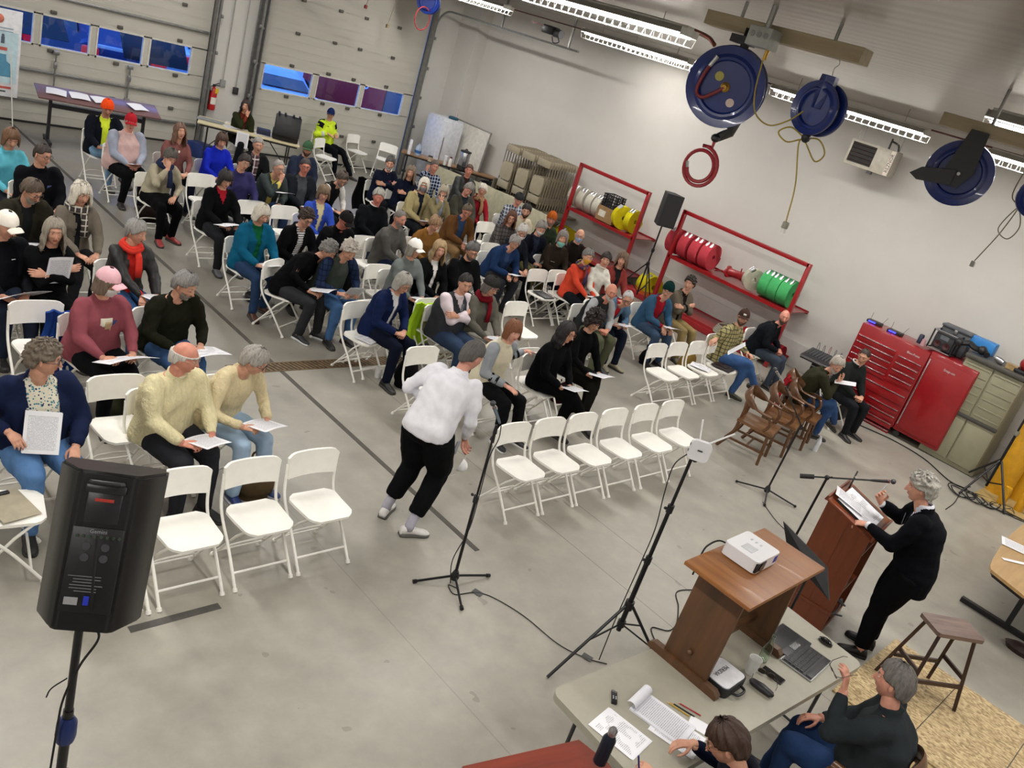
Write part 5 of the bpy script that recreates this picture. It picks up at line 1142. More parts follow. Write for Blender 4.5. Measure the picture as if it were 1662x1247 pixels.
# ---- things lying on chairs
def on_seat(c, dx=0, dy=0, dz=.455): return c.matrix_basis @ Vector((dx, dy, dz))
def mwr(c): return c.rotation_euler.z
for o in bpy.data.objects: pass
paper('white printed pages on the empty chair left of the navy jacket', on_seat(CH_PAPER, .05, 0, .462), mwr(CH_PAPER)+.3, kind='block', n=4, bend=.004)
paper('white loose sheet on the empty chair beside the cream vest', on_seat(CH_SHEET, .05, .02, .462), mwr(CH_SHEET)+1.0, kind='text', bend=.004)
m = MB(); m.lathe((0, 0, 0), [(0, .09), (.05, .095), (.085, .07), (.10, .03), (.105, .0), (0, 0)], 20); one('fur_hat', m, hair_mat('#77684e'), 'brown fur hat on the empty chair beside the grey vest', 'hat', on_seat(CH_HAT, -.03, -.06, .458))
m = MB(); m.box((0, 0, .006), (.085, .16, .012), bev=.004); one('phone', m, BLK, 'dark phone on the empty chair beside the fur hat', 'phone', on_seat(CH_HAT, .09, .09, .458), mwr(CH_HAT)+.4)
m = MB(); m.box((0, 0, .008), (.30, .22, .016), bev=.006); one('tablet', m, mat('#35363a', .4), 'dark grey tablet on the left of two empty chairs', 'tablet', on_seat(CH_PAD, .03, 0, .458), mwr(CH_PAD))
vs, fs = hair_grid(None, lambda p: 0, .01); m = MB(); m.add([Vector((v.x, v.y, v.z*.7)) for v in vs], fs); m.sheet(lambda u, v: (.08+.07*v*math.cos((u-.5)*1.9), (u-.5)*.15, .004), 8, 3, .004); one('baseball_cap', m, fabric('#4a3a26'), 'brown cap lying on the right of two empty chairs', 'hat', on_seat(CH_CAP, .0, .02, .458), mwr(CH_CAP)+1)
c4 = [c for c in C.objects if c.get('label', '').endswith('papers on its seat') or c.get('label', '').endswith('dark folder on its seat')]
c3 = next(c for c in c4 if 'papers on' in c['label']); cf = next(c for c in c4 if 'dark folder' in c['label'])
paper('white papers on the third of four empty chairs near the red hoses', on_seat(c3, -.06, 0, .462), .4, kind='block', n=3, bend=.006)
m = MB(); m.box((0, 0, .010), (.26, .30, .02), bev=.005); m.box((.04, .02, .026), (.20, .18, .010), bev=.003); one('folder', m, mat('#2a1e1e', .6), 'dark brown folder on the rightmost of four empty chairs', 'folder', on_seat(cf, .02, 0, .458), .2)
# red handbag
t = thing('handbag', 'dark red leather handbag on the chair right of the cream vest', 'bag', on_seat(CH_BAG, .03, -.02, .456), mwr(CH_BAG)+.9)
lr = mat('#5e0f16', .4, bmp=.2); m = MB(); m.sheet(lambda u, v: (.09*math.cos(2*PI*u)*(1-.5*v), .17*math.sin(2*PI*u)*(1-.12*v), .19*v), 24, 8, .004); m.box((0, 0, .19), (.07, .26, .008), bev=.003); m.box((0, 0, .004), (.15, .30, .008)); m.build('bag_body', lr, t)
m = MB(); m.tube(bez([(0, -.13, .18), (.02, -.10, .30), (.03, .05, .32), (.0, .13, .18)], 6), .010, 8); m.build('strap', lr, t)
# clipboard on the left chair
cl = next(c for c in C.objects if 'clipboard lying' in c.get('label', ''))
t = thing('clipboard', 'brown clipboard with black clip on the chair at the left edge', 'clipboard', on_seat(cl, .0, .0, .458), mwr(cl)+.4)
m = MB(); m.box((0, 0, .003), (.23, .32, .005), bev=.002); m.build('board', mat('#a39a84', .6), t); m = MB(); m.box((0, .13, .012), (.11, .03, .014), bev=.004); m.build('clip', BLK, t)
# coats and bags on or under the seats
def drape(label, d, col, name='coat', dy=0, w=.42, h=.5, cat='coat'):
    m = MB(); m.sheet(lambda u, v: (-.27-.05*math.sin(v*PI)+.012*math.sin(u*19), (u-.5)*w+.02*math.sin(v*7), .80-h*v+.015*math.sin(u*9)), 24, 12, .02)
    o = one(name, m, fabric(col), label, cat, d['loc'], d['ya']); o.location = Matrix.Translation(d['loc']) @ Matrix.Rotation(d['ya'], 4, 'Z') @ Vector((0, dy, 0)); return o
drape('bright yellow jacket hung between the two cream sweaters', by('woman in cream sweater'), '#d2a41c', dy=-.26, w=.30, h=.34)
drape('lime yellow safety vest hung over the chair of the man in vest and tie', by('man in vest and tie'), '#a8d02c', dy=-.16, w=.34, h=.55, name='safety_vest', cat='vest')
drape('black puffer coat on the chair of the man with white beard', by('man with white beard'), '#141318', dy=-.16, w=.40, h=.62)
drape('red coat hanging over the armchair behind the man in olive jacket', by('man in olive jacket'), '#8c1720', dy=-.22, w=.34, h=.5)
drape('dark blue coat hanging from the chair of the woman in pink cap', by('woman in pink cap'), '#1c3c80', dy=-.14, w=.30, h=.60)
def bag(label, loc, col, s=(.20, .14, .22), rz=0, name='bag', pat='plain'):
    t = thing(name, label, 'bag', loc, rz); m = MB(); r = random.Random(len(label))
    def f(u, v):
        a = 2*PI*u; k = (math.sin(PI*min(1, v*1.0)*.5+.12)**.5) if v < .5 else (1-(v-.5)*1.0)
        k = [.80, .98, 1.03, 1.0, .93, .8, .55, .2][min(7, int(v*7.99))]
        return (s[0]*k*math.cos(a)*(1+.06*math.sin(3*a+v*5)), s[1]*k*math.sin(a)*(1+.08*math.sin(4*a+v*4)), s[2]*v+.01*math.sin(5*a)*v)
    m.sheet(f, 28, 8, .004); m.add([Vector((s[0]*.8*math.cos(2*PI*k/28), s[1]*.8*math.sin(2*PI*k/28), .002)) for k in range(28)], [tuple(range(28))]); m.build('bag_body', fabric(col, pat), t)
    m = MB(); m.tube(bez([(-s[0]*.4, 0, s[2]*.9), (-s[0]*.2, .03, s[2]*1.25), (s[0]*.25, .02, s[2]*1.22), (s[0]*.4, 0, s[2]*.88)], 6), .009, 6); m.build('strap', fabric(col), t); return t
bag('brown rucksack on the floor behind the front left chairs', at(408, 800, 0), '#54452f', (.19, .16, .30), .4, 'backpack')
bag('black backpack under the chair left of the man in white shirt', at(655, 625, 0), '#131416', (.17, .13, .34), .5, 'backpack')
bag('dark brown leather bag hanging at the chair of the woman in beige coat', at(243, 358, 0), '#241815', (.20, .14, .26), .2)
bag('small black shopping bag standing beside the red shoes', at(264, 382, 0), '#16191a', (.10, .08, .24), .1)
bag('olive green bag under the chair in front of the woman in pink cap', at(207, 672, 0), '#3f4230', (.20, .15, .26), .3)
bag('brown paper bag with black stripes behind the row of four chairs', at(1108, 605, 0), '#8a7038', (.20, .12, .38), .1)
bag('black handbag between the tan boots of the man in denim jacket', at(1044, 590, 0), '#0f1012', (.11, .09, .24), .2)
bag('dark maroon bag under the chair of the woman with long black hair', at(905, 650, 0), '#3a1216', (.15, .11, .26), .2)
bag('dark blue rucksack between the denim jackets', at(1047, 540, 0), '#1a2034', (.15, .12, .40), .2, 'backpack')
t = thing('bicycle_helmet', 'black helmet lying under the chair of the woman in teal coat', 'helmet', at(416, 488, 0)); m = MB(); m.lathe((0, 0, 0), [(.12, 0), (.155, .02), (.15, .07), (.135, .075), (.11, .03), (0, .02)], 20); m.build('shell', BLK, t); m = MB(); m.box((-.02, .02, .05), (.09, .05, .02), bev=.006); m.build('lining', mat('#cfb0a4', .8), t)
m = MB(); m.lathe((0, 0, 0), [(.0, 0), (.032, 0), (.045, .12), (.043, .12), (.03, .004)], 16); one('paper_cup', m, mat('#dedcd8', .5), 'white paper cup under the empty chair left of the black backpack', 'cup', at(612, 612, 0))
# ---- easel with poster
p = Vector((4.70, 15.6, 0)); pw = at_y(47, 150, 15.55)
t = thing('easel_poster', 'white poster board with pale blue panel on a thin easel, left edge', 'poster', (3.95, 15.6, 0), math.radians(2))
m = MB(); m.box((.05, 0, 1.42), (1.0, .02, 1.32), bev=.003); bd = m.build('poster_board', mat('#d9dade', .5), t)
m = MB(); m.box((.05, -.012, 1.36), (.92, .004, .78)); m.build('blue_panel', mat('#b4cdd6', .6), t, smooth=False)
m = MB(); m.prism([(.24, -.18), (.45, -.18), (.44, -.06), (.46, .0), (.38, .06), (.37, .16), (.27, .16), (.25, .03)], .004, Matrix.Translation((-.02, -.014, 1.25)) @ Matrix.Rotation(PI/2, 4, 'X')); m.build('map_shape', mat('#4b86a3', .6), t, smooth=False)
m = MB(); m.lathe((.22, -.014, 1.93), [(0, 0), (.07, 0), (.07, .003), (0, .003)], 20, (0, -1, 0)); m.build('round_emblem', mat('#c46a55', .6, var=.5, scale=18), t)
m = MB()
for k, y in enumerate((1.80, 1.755)): m.box((.12, -.014, y), (.62, .003, .012))
for k in range(7): m.box((-.12, -.016, 1.50-.055*k), (.42 if k % 3 else .24, .003, .016))
m.build('small_print', mat('#7b9aa8', .7), t, smooth=False)
m = MB(); m.box((.28, -.016, 1.49), (.16, .003, .05)); m.build('red_print', mat('#b4554c', .7), t, smooth=False); m = MB(); m.box((.1, -.014, .90), (.7, .003, .035)); m.build('red_print', mat('#b4554c', .7), t, smooth=False); m = MB(); m.box((.1, -.014, .84), (.55, .003, .022)); m.build('dark_print', mat('#3a3c44', .7), t, smooth=False)
for k in range(4): m = MB(); m.box((-.10+.13*k, -.016, 1.62), (.05, .003, .10)); m.ball((-.10+.13*k, -.016, 1.69), (.022, .004, .024)); m.build('figure_drawing', mat(('#5a5f52', '#c9b98a', '#b59a62', '#4a5566')[k], .7), t, smooth=False)
for x0, x1, y1 in ((-.3, -.42, -.08), (.40, .52, -.08), (.15, .17, .45)): m = MB(); m.cyl((x0, .0, 1.6), (x1, y1, 0), .010, 8); m.build('leg', mat('#c9c8c2', .4), t)
# ---- table with flip top at the left garage door
t = thing('rolling_table', 'brown topped rolling table with black legs at the left garage door', 'table', (5.85, 15.85, 0), math.radians(-8))
m = MB(); m.box((0, 0, .86), (1.95, .55, .03), rot=Matrix.Rotation(math.radians(12), 3, 'X'), bev=.006); m.build('table_top', wood('#7a5a58', '#5f4446', .4), t)
for x in (-.75, .75):
    m = MB(); m.box((x, 0, .46), (.05, .05, .76)); m.box((x, 0, .07), (.05, .60, .04)); m.build('leg', BLK, t)
    for y in (-.28, .28): m = MB(); m.lathe((x, y, .028), [(0, -.015), (.028, -.015), (.028, .015), (0, .015)], 12, (1, 0, 0)); m.build('caster', RUB, t)
m = MB(); m.box((0, .0, .66), (1.5, .04, .07)); m.build('crossbar', BLK, t)
for k, x in enumerate((-.68, -.32, .02, .62)): paper(('pale papers fanned on the left end of the brown rolling table', 'second bunch of papers from the left on the brown rolling table', 'papers in the middle of the brown rolling table', 'white sheet on the right end of the brown rolling table')[k], (5.85+x*math.cos(-.14), 15.85-x*.14, .893), .2*k-.3, (.30, .24), (math.radians(12), 0), 'blank', 3, .01)
# ---- sign-in table
t = thing('folding_table', 'long cream folding table with black frame used for sign-in', 'table', (8.78, 15.98, 0), math.radians(-27))
m = MB(); m.box((0, 0, .725), (1.95, .72, .035), bev=.01); m.build('table_top', mat('#cbbf98', .5, var=.03), t)
for x in (-.78, .78):
    for y in (-.28, .28): m = MB(); m.cyl((x, y, .71), (x, y, 0), .014, 8); m.build('leg', BLK, t)
    m = MB(); m.cyl((x, -.28, .2), (x, .28, .2), .01, 8); m.cyl((x, 0, .2), (x*.45, 0, .69), .01, 8); m.build('brace', BLK, t)
m = MB(); m.box((0, -.34, .69), (1.85, .02, .03)); m.box((0, .34, .69), (1.85, .02, .03)); m.build('rail', BLK, t, smooth=False)
TM = t.matrix_basis.copy()
def tt(x, y, z=.745): return TM @ Vector((x, y, z))
for k, (x, y, w, h, kd) in enumerate(((-.75, .05, .5, .3, 'block'), (-.35, -.12, .3, .22, 'text'), (-.05, .1, .35, .25, 'block'), (.25, -.1, .3, .22, 'text'), (.45, .12, .22, .28, 'blank'))):
    paper(('dark card fan at the left end of the sign-in table', 'white sheets near the front edge of the sign-in table', 'paper stack in the middle of the sign-in table', 'open pages left of the case on the sign-in table', 'small pad beside the blue bottle on the sign-in table')[k], tt(x, y), -.47+.3*(k % 3), (w, h), (0, 0), kd, 3, .006, col='#8f938e' if k == 0 else '#e0e0e4')
m = MB(); m.lathe((0, 0, 0), [(0, 0), (.036, 0), (.036, .20), (.028, .225), (.028, .26), (0, .26)], 16); m.tube([(.02, 0, .26), (.02, .0, .285), (-.02, 0, .285), (-.02, 0, .26)], .005, 6); one('water_bottle', m, mat('#16306e', .3), 'dark blue bottle standing on the sign-in table', 'bottle', tt(.52, .16))
t2 = thing('equipment_case', 'open black hard equipment case on the sign-in table', 'case', tt(.68, -.05), math.radians(-27))
m = MB(); m.box((0, 0, .09), (.50, .36, .18), bev=.02); m.build('case_base', BLK, t2)
m = MB(); m.box((0, -.20, .31), (.50, .10, .42), rot=Matrix.Rotation(-.25, 3, 'X'), bev=.03)
for x in (-.2, -.08, .08, .2): m.box((x, -.20, .53), (.04, .10, .05), bev=.01)
m.build('lid', BLK, t2); m = MB(); m.box((-.42, .02, .05), (.26, .26, .10), bev=.01); m.build('tray', mat('#141a34', .6), t2)
m = MB(); text_mesh(m, 'PELICAN', Matrix.Translation((0, -.277, .36)) @ Matrix.Rotation(PI/2-.25, 4, 'X'), .035); m.build('lettering', DGR, t2, smooth=False)
sg = paper('white notice hanging from the front edge of the sign-in table', tt(-.12, -.375, .60), math.radians(-27), (.23, .30), (math.radians(88), 0), 'text', 1, 0)
m = MB(); m.box((0, 0, .14), (.30, .40, .28), bev=.01); one('storage_box', m, mat('#22356e', .5), 'blue box on the floor behind the sign-in table leg', 'box', at(333, 262, 0)+Vector((0, .3, 0)), .4)
# fire extinguisher
t = thing('fire_extinguisher', 'red fire extinguisher with yellow tag on the pier', 'extinguisher', (8.52, YB-.09, .80))
m = MB(); m.lathe((0, 0, 0), [(0, 0), (.07, .0), (.078, .03), (.078, .36), (.06, .42), (.025, .45), (.025, .47), (0, .47)], 20); m.build('cylinder', mat('#b01a1c', .3, coat=.4), t)
m = MB(); m.box((0, 0, .49), (.05, .05, .05), bev=.01); m.tube([(0, 0, .50), (.09, -.02, .55)], .010, 6); m.tube([(0, 0, .49), (.10, -.02, .50)], .009, 6); m.build('valve', BLK, t)
m = MB(); m.tube(bez([(-.03, 0, .48), (-.10, -.02, .42), (-.10, -.03, .25), (-.07, -.04, .12)], 6), .010, 8); m.build('hose', BLK, t)
m = MB(); m.sheet(lambda u, v: (.080*math.sin((u-.5)*1.6), -.080*math.cos((u-.5)*1.6), .12+.14*v), 8, 2, .001); m.build('label_panel', mat('#d8d4c8', .5), t); m = MB(); m.box((.03, -.083, .40), (.07, .004, .10)); m.build('tag', mat('#d4b020', .5), t)
# ---- back right corner: fridge, whiteboard, wooden table
t = thing('refrigerator', 'tall white refrigerator in the back right corner', 'refrigerator', (13.95, 16.35, 0)); m = MB(); m.box((0, 0, .86), (.62, .62, 1.72), bev=.02); m.build('body', mat('#c9ccd2', .35), t); m = MB(); m.box((0, -.33, 1.1), (.60, .05, 1.15), bev=.02); m.box((0, -.33, .28), (.60, .05, .46), bev=.02); m.build('door', mat('#d0d3da', .3), t)
m = MB(); m.cyl((-.24, -.38, .7), (-.24, -.38, 1.3), .012, 8); m.build('handle', STEEL, t)
m = MB(); m.lathe((0, 0, 0), [(0, 0), (.12, .0), (.13, .04), (.10, .06), (0, .06)], 18); one('teal_lid', m, mat('#1d4a60', .5), 'dark teal round lid lying on top of the refrigerator', 'lid', (14.05, 16.2, 1.72))
m = MB(); m.lathe((0, 0, 0), [(0, 0), (.03, 0), (.035, .14), (.012, .20), (.012, .24), (0, .24)], 14); one('spray_bottle', m, mat('#b8aaa6', .4), 'small bottle on the refrigerator behind the teal lid', 'bottle', (14.2, 16.3, 1.72))
a = at_x(746, 205, 14.35)
t = thing('whiteboard', 'white dry-erase board leaning behind the wooden table', 'whiteboard', (14.38, 15.95, 0), 0); m = MB(); m.box((.09, 0, 1.13), (.025, 1.30, 1.12), rot=Matrix.Rotation(.08, 3, 'Y')); m.build('board', mat('#d6d3ca', .25), t, smooth=False); m = MB(); m.box((.14, 0, 1.70), (.04, 1.34, .03)); m.box((.05, 0, .56), (.05, 1.34, .03)); m.box((.09, -.66, 1.13), (.04, .025, 1.14), rot=Matrix.Rotation(.08, 3, 'Y')); m.box((.09, .66, 1.13), (.04, .025, 1.14), rot=Matrix.Rotation(.08, 3, 'Y')); m.build('frame', mat('#9a9890', .4, metal=.4), t, smooth=False)
t = thing('wooden_table', 'narrow wooden topped table with black legs along the right wall', 'table', (14.0, 15.15, 0), math.radians(-40))
L1 = Vector((12.83, 16.28, 0)); L2 = Vector((14.62, 14.75, 0)); Lm = (L1+L2)/2; ang = math.atan2(L2.y-L1.y, L2.x-L1.x); ll = (L2-L1).length
t.location = Lm+Vector((.16, .2, 0)); t.rotation_euler.z = ang
m = MB(); m.box((0, 0, .735), (ll, .45, .035), bev=.005); m.build('table_top', wood('#9a7650', '#7d5c3c', .4), t)
for x in (-ll/2+.15, 0, ll/2-.15):
    for y in (-.18, .18): m = MB(); m.box((x, y, .36), (.03, .03, .72)); m.build('leg', BLK, t, smooth=False)
m = MB(); m.box((0, -.2, .70), (ll-.2, .02, .03)); m.box((0, -.18, .32), (ll-.2, .025, .05)); m.build('rail', BLK, t, smooth=False)
WT = t.matrix_basis.copy()
def wt(px, py, z=.755): q = at(px, py, z); return q
m = MB()
m.lathe((0, 0, 0), [(0, 0), (.035, 0), (.040, .03), (.034, .32), (.028, .34), (0, .34)], 16); one('cup_stack', m, mat('#e2e2e6', .5), 'tall stack of white cups on the left end of the wooden table', 'cups', wt(663, 250))
m = MB(); m.lathe((0, 0, 0), [(0, 0), (.075, 0), (.08, .02), (.08, .17), (.05, .23), (.02, .25), (.02, .28), (0, .28)], 18); o = one('water_jug', m, mat('#c6d6e8', .15, trans=.5), 'clear water jug with blue label on the wooden table', 'jug', wt(677, 252))
m = MB(); m.lathe((0, 0, 0), [(.082, .06), (.083, .06), (.083, .12), (.082, .12)], 18); m.build('jug_label', mat('#2c5f9a', .5), o)
o = MB(); o.lathe((0, 0, 0), [(0, 0), (.045, 0), (.055, .11), (0, .11)], 16); q = one('coffee_cup', o, mat('#b9a892', .5), 'clear tub with dark lid on the wooden table', 'cup', wt(697, 262)); m = MB(); m.lathe((0, 0, .11), [(0, 0), (.058, 0), (.058, .02), (0, .025)], 16); m.build('cup_lid', mat('#2a1a18', .5), q)
o = MB(); o.lathe((0, 0, 0), [(0, 0), (.035, 0), (.05, .22), (0, .22)], 16); one('cup_stack', o, mat('#dcdcda', .5), 'shorter stack of white cups left of the red capped bottle', 'cups', wt(721, 268))
o = MB(); o.lathe((0, 0, 0), [(0, 0), (.045, 0), (.045, .15), (.025, .19), (0, .19)], 16); q = one('creamer_bottle', o, mat('#d8d4ce', .4), 'white bottle with dark red cap on the wooden table', 'bottle', wt(729, 270)); m = MB(); m.lathe((0, 0, .19), [(0, 0), (.028, 0), (.028, .03), (0, .03)], 14); m.build('bottle_cap', mat('#6a1420', .4), q)
t = thing('coffee_urn', 'steel coffee urn with black base and lid on the wooden table', 'coffee urn', wt(749, 275), ang)
m = MB(); m.lathe((0, 0, .10), [(.115, 0), (.12, .02), (.12, .30), (.115, .31)], 24); m.build('tank', mat('#b5b5b8', .2, metal=.8), t); m = MB(); m.lathe((0, 0, 0), [(0, 0), (.13, 0), (.13, .09), (.115, .10), (0, .10)], 24); m.build('base', BLK, t); m = MB(); m.lathe((0, 0, .41), [(0, 0), (.135, 0), (.13, .03), (.04, .05), (.02, .08), (0, .08)], 24); m.build('lid', BLK, t); m = MB(); m.cyl((0, -.12, .14), (0, -.17, .13), .012, 8); m.box((0, -.165, .17), (.02, .02, .06), bev=.004); m.build('tap', BLK, t)
t = thing('drum_bin', 'round black plastic bin beside the wooden table', 'bin', (14.15, 14.0, 0)); t.location = at(795, 335, 0) if False else Vector((13.9, 14.15, 0))
m = MB(); m.lathe((0, 0, 0), [(0, 0), (.24, 0), (.29, .72), (.31, .73), (.31, .77), (.28, .77), (.27, .70), (.24, .1), (0, .08)], 28); m.build('bin_body', mat('#16191c', .5), t)
# ---- stack of folded beige chairs on a cart
BEI = mat('#a1977f', .45, var=.03); BEIM = mat('#7d7360', .45, metal=.2)
def folded(label, loc, rz, group='folded beige chairs on the cart'):
    t = thing('folded_chair', label, 'chair', loc, rz, group)
    m = MB()
    for sd in (-1, 1): m.tube([(0, sd*.21, 0), (0, sd*.215, .98), (0, sd*.19, 1.03)], .011, 6); m.tube([(.035, sd*.18, .02), (.03, sd*.18, .80)], .010, 6)
    m.tube([(0, -.19, 1.03), (0, .19, 1.03)], .011, 6); m.build('frame', BEIM, t)
    m = MB(); m.box((.012, 0, .955), (.018, .39, .15), bev=.006); m.build('backrest', BEI, t)
    m = MB(); m.sheet(lambda u, v: (.045+.008*math.sin(v*PI), (u-.5)*.36*(1-abs(2*v-1)**4*.22), .28+.38*v), 8, 8, .016); m.box((.045, 0, .17), (.02, .34, .16), bev=.008); m.build('seat', BEI, t)
    return t
t = thing('chair_cart', 'low cart carrying the folded beige chairs by the right wall', 'cart', (14.15, 12.95, 0)); m = MB(); m.box((0, 0, .10), (1.05, 1.9, .05)); m.box((0, 0, .70), (1.05, 1.7, .05)); m.box((0, .95, .5), (1.0, .04, .95)); m.build('frame', BEIM, t, smooth=False)
for x in (-.45, .45):
    for y in (-.85, .85): m = MB(); m.lathe((x, y, .04), [(0, -.015), (.04, -.015), (.04, .015), (0, .015)], 12, (1, 0, 0)); m.build('wheel', RUB, t)
FC = folded('beige metal folding chair hanging folded in the tight stack by the right wall', (0, 0, 0), 0)
# the stack: rows across the wall, seats face the camera side
cols = [at(842, 300, .95), at(868, 312, .95), at(893, 325, .95)]
nn_ = 0
for j in range(3):
    for i in range(11):
        loc = Vector((13.72+.085*i, 13.62-.50*j, .76+.0*i)); c = FC if (i, j) == (0, 0) else dup(FC); c.location = loc; c.rotation_euler = (0, 0, PI+.0)
        if i == 0: c['label'] = ('frontmost beige folded chair of the left stack, round seat showing', 'frontmost beige folded chair of the middle stack, round seat showing', 'frontmost beige folded chair of the right stack, round seat showing')[j]
t = thing('rolled_table_stack', 'large cream folded table leaning below the beige chair stack', 'table', (13.35, 12.9, 0), 0)
for k in range(1):
    m = MB(); m.box((0, 0, .42), (.05, 2.3, .80), bev=.02, rot=Matrix.Rotation(.14, 3, 'Y')); m.build('table_top', mat('#a29d83', .5), t); m = MB(); m.tube([(.06, -1.0, .05), (.12, -1.0, .80), (.12, -.5, .80), (.06, -.5, .05)], .014, 6); m.build('folded_leg', BLK, t)
t = dup(t, (13.2, 13.95, 0), .3, 'second cream folded table standing beside the round black bin')
# ---- hose racks (wall x = 14.8, posts along y)
def rack(label, y0, y1, h, zs):
    t = thing('hose_rack', label, 'rack', (14.0, (y0+y1)/2, 0)); cy = (y0+y1)/2
    for y in (y0, y1):
        m = MB(); m.box((0, y-cy, h/2), (.07, .07, h), bev=.004); m.build('post', RED, t)
    for x in (0,): m = MB(); m.box((x, 0, h-.035), (.07, y0-y1, .07), bev=.004); [m.cyl((x-.037, s*(y0-y1)*f, h-.035), (x-.04, s*(y0-y1)*f, h-.035), .012, 8) for s in (-1, 1) for f in (.42, .46)]; m.build('top_rail', RED, t)
    for z in zs: m = MB(); m.box((.37, 0, z-.03), (.80, y0-y1, .012)); m.box((-.02, 0, z-.035), (.03, y0-y1, .06)); m.box((.74, 0, z-.035), (.03, y0-y1, .06)); m.build('shelf', RED, t, smooth=False)
    return t
def X14(px, py, X=14.0): return at_x(px, py, X)
for nm, ps in (('r1', ((943, 262), (1057, 310), (921, 330), (1030, 378))), ('r2', ((1110, 340), (1317, 427), (1080, 405), (1285, 505)))): pass
a1, b1 = X14(945, 266), X14(1055, 312); s1 = X14(925, 335); a2, b2 = X14(1113, 343), X14(1315, 430); s2 = X14(1083, 410)
rack('red steel hose rack with white and yellow hoses, left one by the wall', a1.y, b1.y, a1.z+.02, (s1.z, .25))
rack('long red steel hose rack holding red, white and green hoses', a2.y, b2.y, (a2.z+b2.z)/2+.02, (s2.z, .18))
def hose_roll(label, c, R, w, col, ax=(0, 1, 0), name='hose_roll', group=None, coup=1, cat='fire hose'):
    """flat hose wound in a spiral; axis ax"""
    t = thing(name, label, cat, c, 0, group); q = Vector((0, 1, 0)).rotation_difference(Vector(ax).normalized()).to_matrix()
    m = MB(); turns = 6; n = 26; pts = []
    def f(u, v):
        a = u*turns*2*PI; r = .035+(R-.035)*u; return q @ Vector((r*math.cos(a), (v-.5)*w, r*math.sin(a)))
    m.sheet(f, turns*n, 1, R/turns*.86); m.build('hose', fabric(col, s=1), t)
    if coup:
        for sd in (-.25, .25): m = MB(); m.lathe(q @ Vector((-R*.55, sd*w, R*.86)), [(0, -.05), (.030, -.05), (.034, .0), (.030, .05), (0, .05)], 12, q @ Vector((-.6, .1, -.8))); m.build('coupling', STEEL, t)
    return t
zs2 = s2.z; Y = lambda px, py: X14(px, py, 14.3).y
RDH = ['leftmost red fire hose roll on the long rack', 'second red fire hose roll from the left on the long rack', 'third red fire hose roll from the left on the long rack', 'rightmost red fire hose roll on the long rack']
for k, (px, py) in enumerate(((1098, 392), (1117, 400), (1135, 408), (1153, 412))): hose_roll(RDH[k], (14.28, X14(px, py, 14.28).y, zs2+.235), .23, .20, '#b8404a')
GRH = ['leftmost green fire hose roll on the long rack', 'middle green fire hose roll on the long rack', 'rightmost green fire hose roll on the long rack beside the post']
for k, (px, py) in enumerate(((1250, 460), (1263, 468), (1280, 475))): hose_roll(GRH[k], (14.28, X14(px, py, 14.28).y, zs2+.235), .23, .20, '#4aa864')
hose_roll('cream white coiled hose beside the green hoses', (14.2, X14(1222, 455, 14.2).y, zs2+.20), .19, .10, '#bab7a4', (.5, .8, .1))
t = thing('hose_nozzle', 'red pipe fitting with lever lying on the long rack', 'fitting', (14.25, X14(1200, 445, 14.25).y, zs2+.02)); m = MB(); m.lathe((0, .25, .10), [(.05, -.02), (.11, 0), (.11, .03), (.075, .05), (.07, .30), (.09, .34), (.09, .38), (0, .38)], 18, (0, -1, .1)); m.build('pipe', RED, t); m = MB(); m.tube([(0, -.02, .15), (-.02, -.02, .26)], .012, 8); m.build('lever', RED, t); m = MB(); m.sheet(lambda u, v: (-.12+.24*u, .45-.3*v, .02+.07*math.sin(v*PI)), 6, 6, .01); m.build('base_plate', RED, t)
for k, (px, py) in enumerate(((938, 315), (952, 320), (966, 325), (978, 330))): hose_roll(('leftmost white hose roll on the left rack', 'second white hose roll on the left rack', 'third white hose roll on the left rack', 'white hose roll beside the cardboard box')[k], (14.28, X14(px, py, 14.28).y, s1.z+.215), .21, .17, '#b9b4a6')
yb = X14(995, 340, 14.25).y
t = thing('cardboard_box', 'brown cardboard box with white label on the left rack', 'box', (14.22, yb, s1.z)); m = MB(); m.box((0, 0, .15), (.36, .46, .30), bev=.004); m.build('box_body', mat('#8f6f48', .8), t, smooth=False); m = MB(); m.box((-.183, .08, .15), (.003, .18, .13)); m.build('shipping_label', mat('#d0c9b8', .6), t, smooth=False)
t = thing('milk_crate', 'black lattice crate on top of the cardboard box', 'crate', (14.22, yb+.02, s1.z+.30)); m = MB()
for s, ax in (((-.16, 0), 0), ((.16, 0), 0), ((0, -.17), 1), ((0, .17), 1)):
    for k in range(6):
        if ax == 0: m.box((s[0], -.15+.06*k, .13), (.012, .018, .24))
        else: m.box((-.14+.056*k, s[1], .13), (.018, .012, .24))
    for z in (.01, .07, .13, .19, .25): m.box((s[0], s[1], z), ((.012, .35, .018) if ax == 0 else (.33, .012, .018)))
m.box((0, 0, .01), (.32, .34, .012)); m.build('crate_body', BLK, t, smooth=False)
hose_roll('yellow fire hose roll with steel couplings on the left rack', (14.2, X14(1012, 350, 14.2).y, s1.z+.225), .22, .14, '#c9bc1c', (.45, .9, 0)); hose_roll('yellow fire hose roll at the right end of the left rack', (14.3, X14(1030, 352, 14.3).y, s1.z+.225), .22, .14, '#c4b81c')
for k, (px, py, z, R) in enumerate(((960, 398, .22, .26), (1000, 405, .2, .26), (1072, 470, .24, .22))):
    q = at(px, py, z+.02); hose_roll(('large yellow hose roll on the floor below the left rack', 'second yellow hose roll below the left rack', 'yellow hose bundle on the floor beside the speaker stand')[k], (min(q.x+.25, 14.45), q.y+.3, R+.01), R, .30, '#bfb41e', (.3, .9, 0))
m = MB(); m.box((0, 0, .06), (.6, 3.2, .12), bev=.01); one('equipment_tray', m, RED, 'low red steel tray on the floor under the long hose rack', 'tray', (14.25, 8.2, 0))
q = at(1165, 510, .12); m = MB()
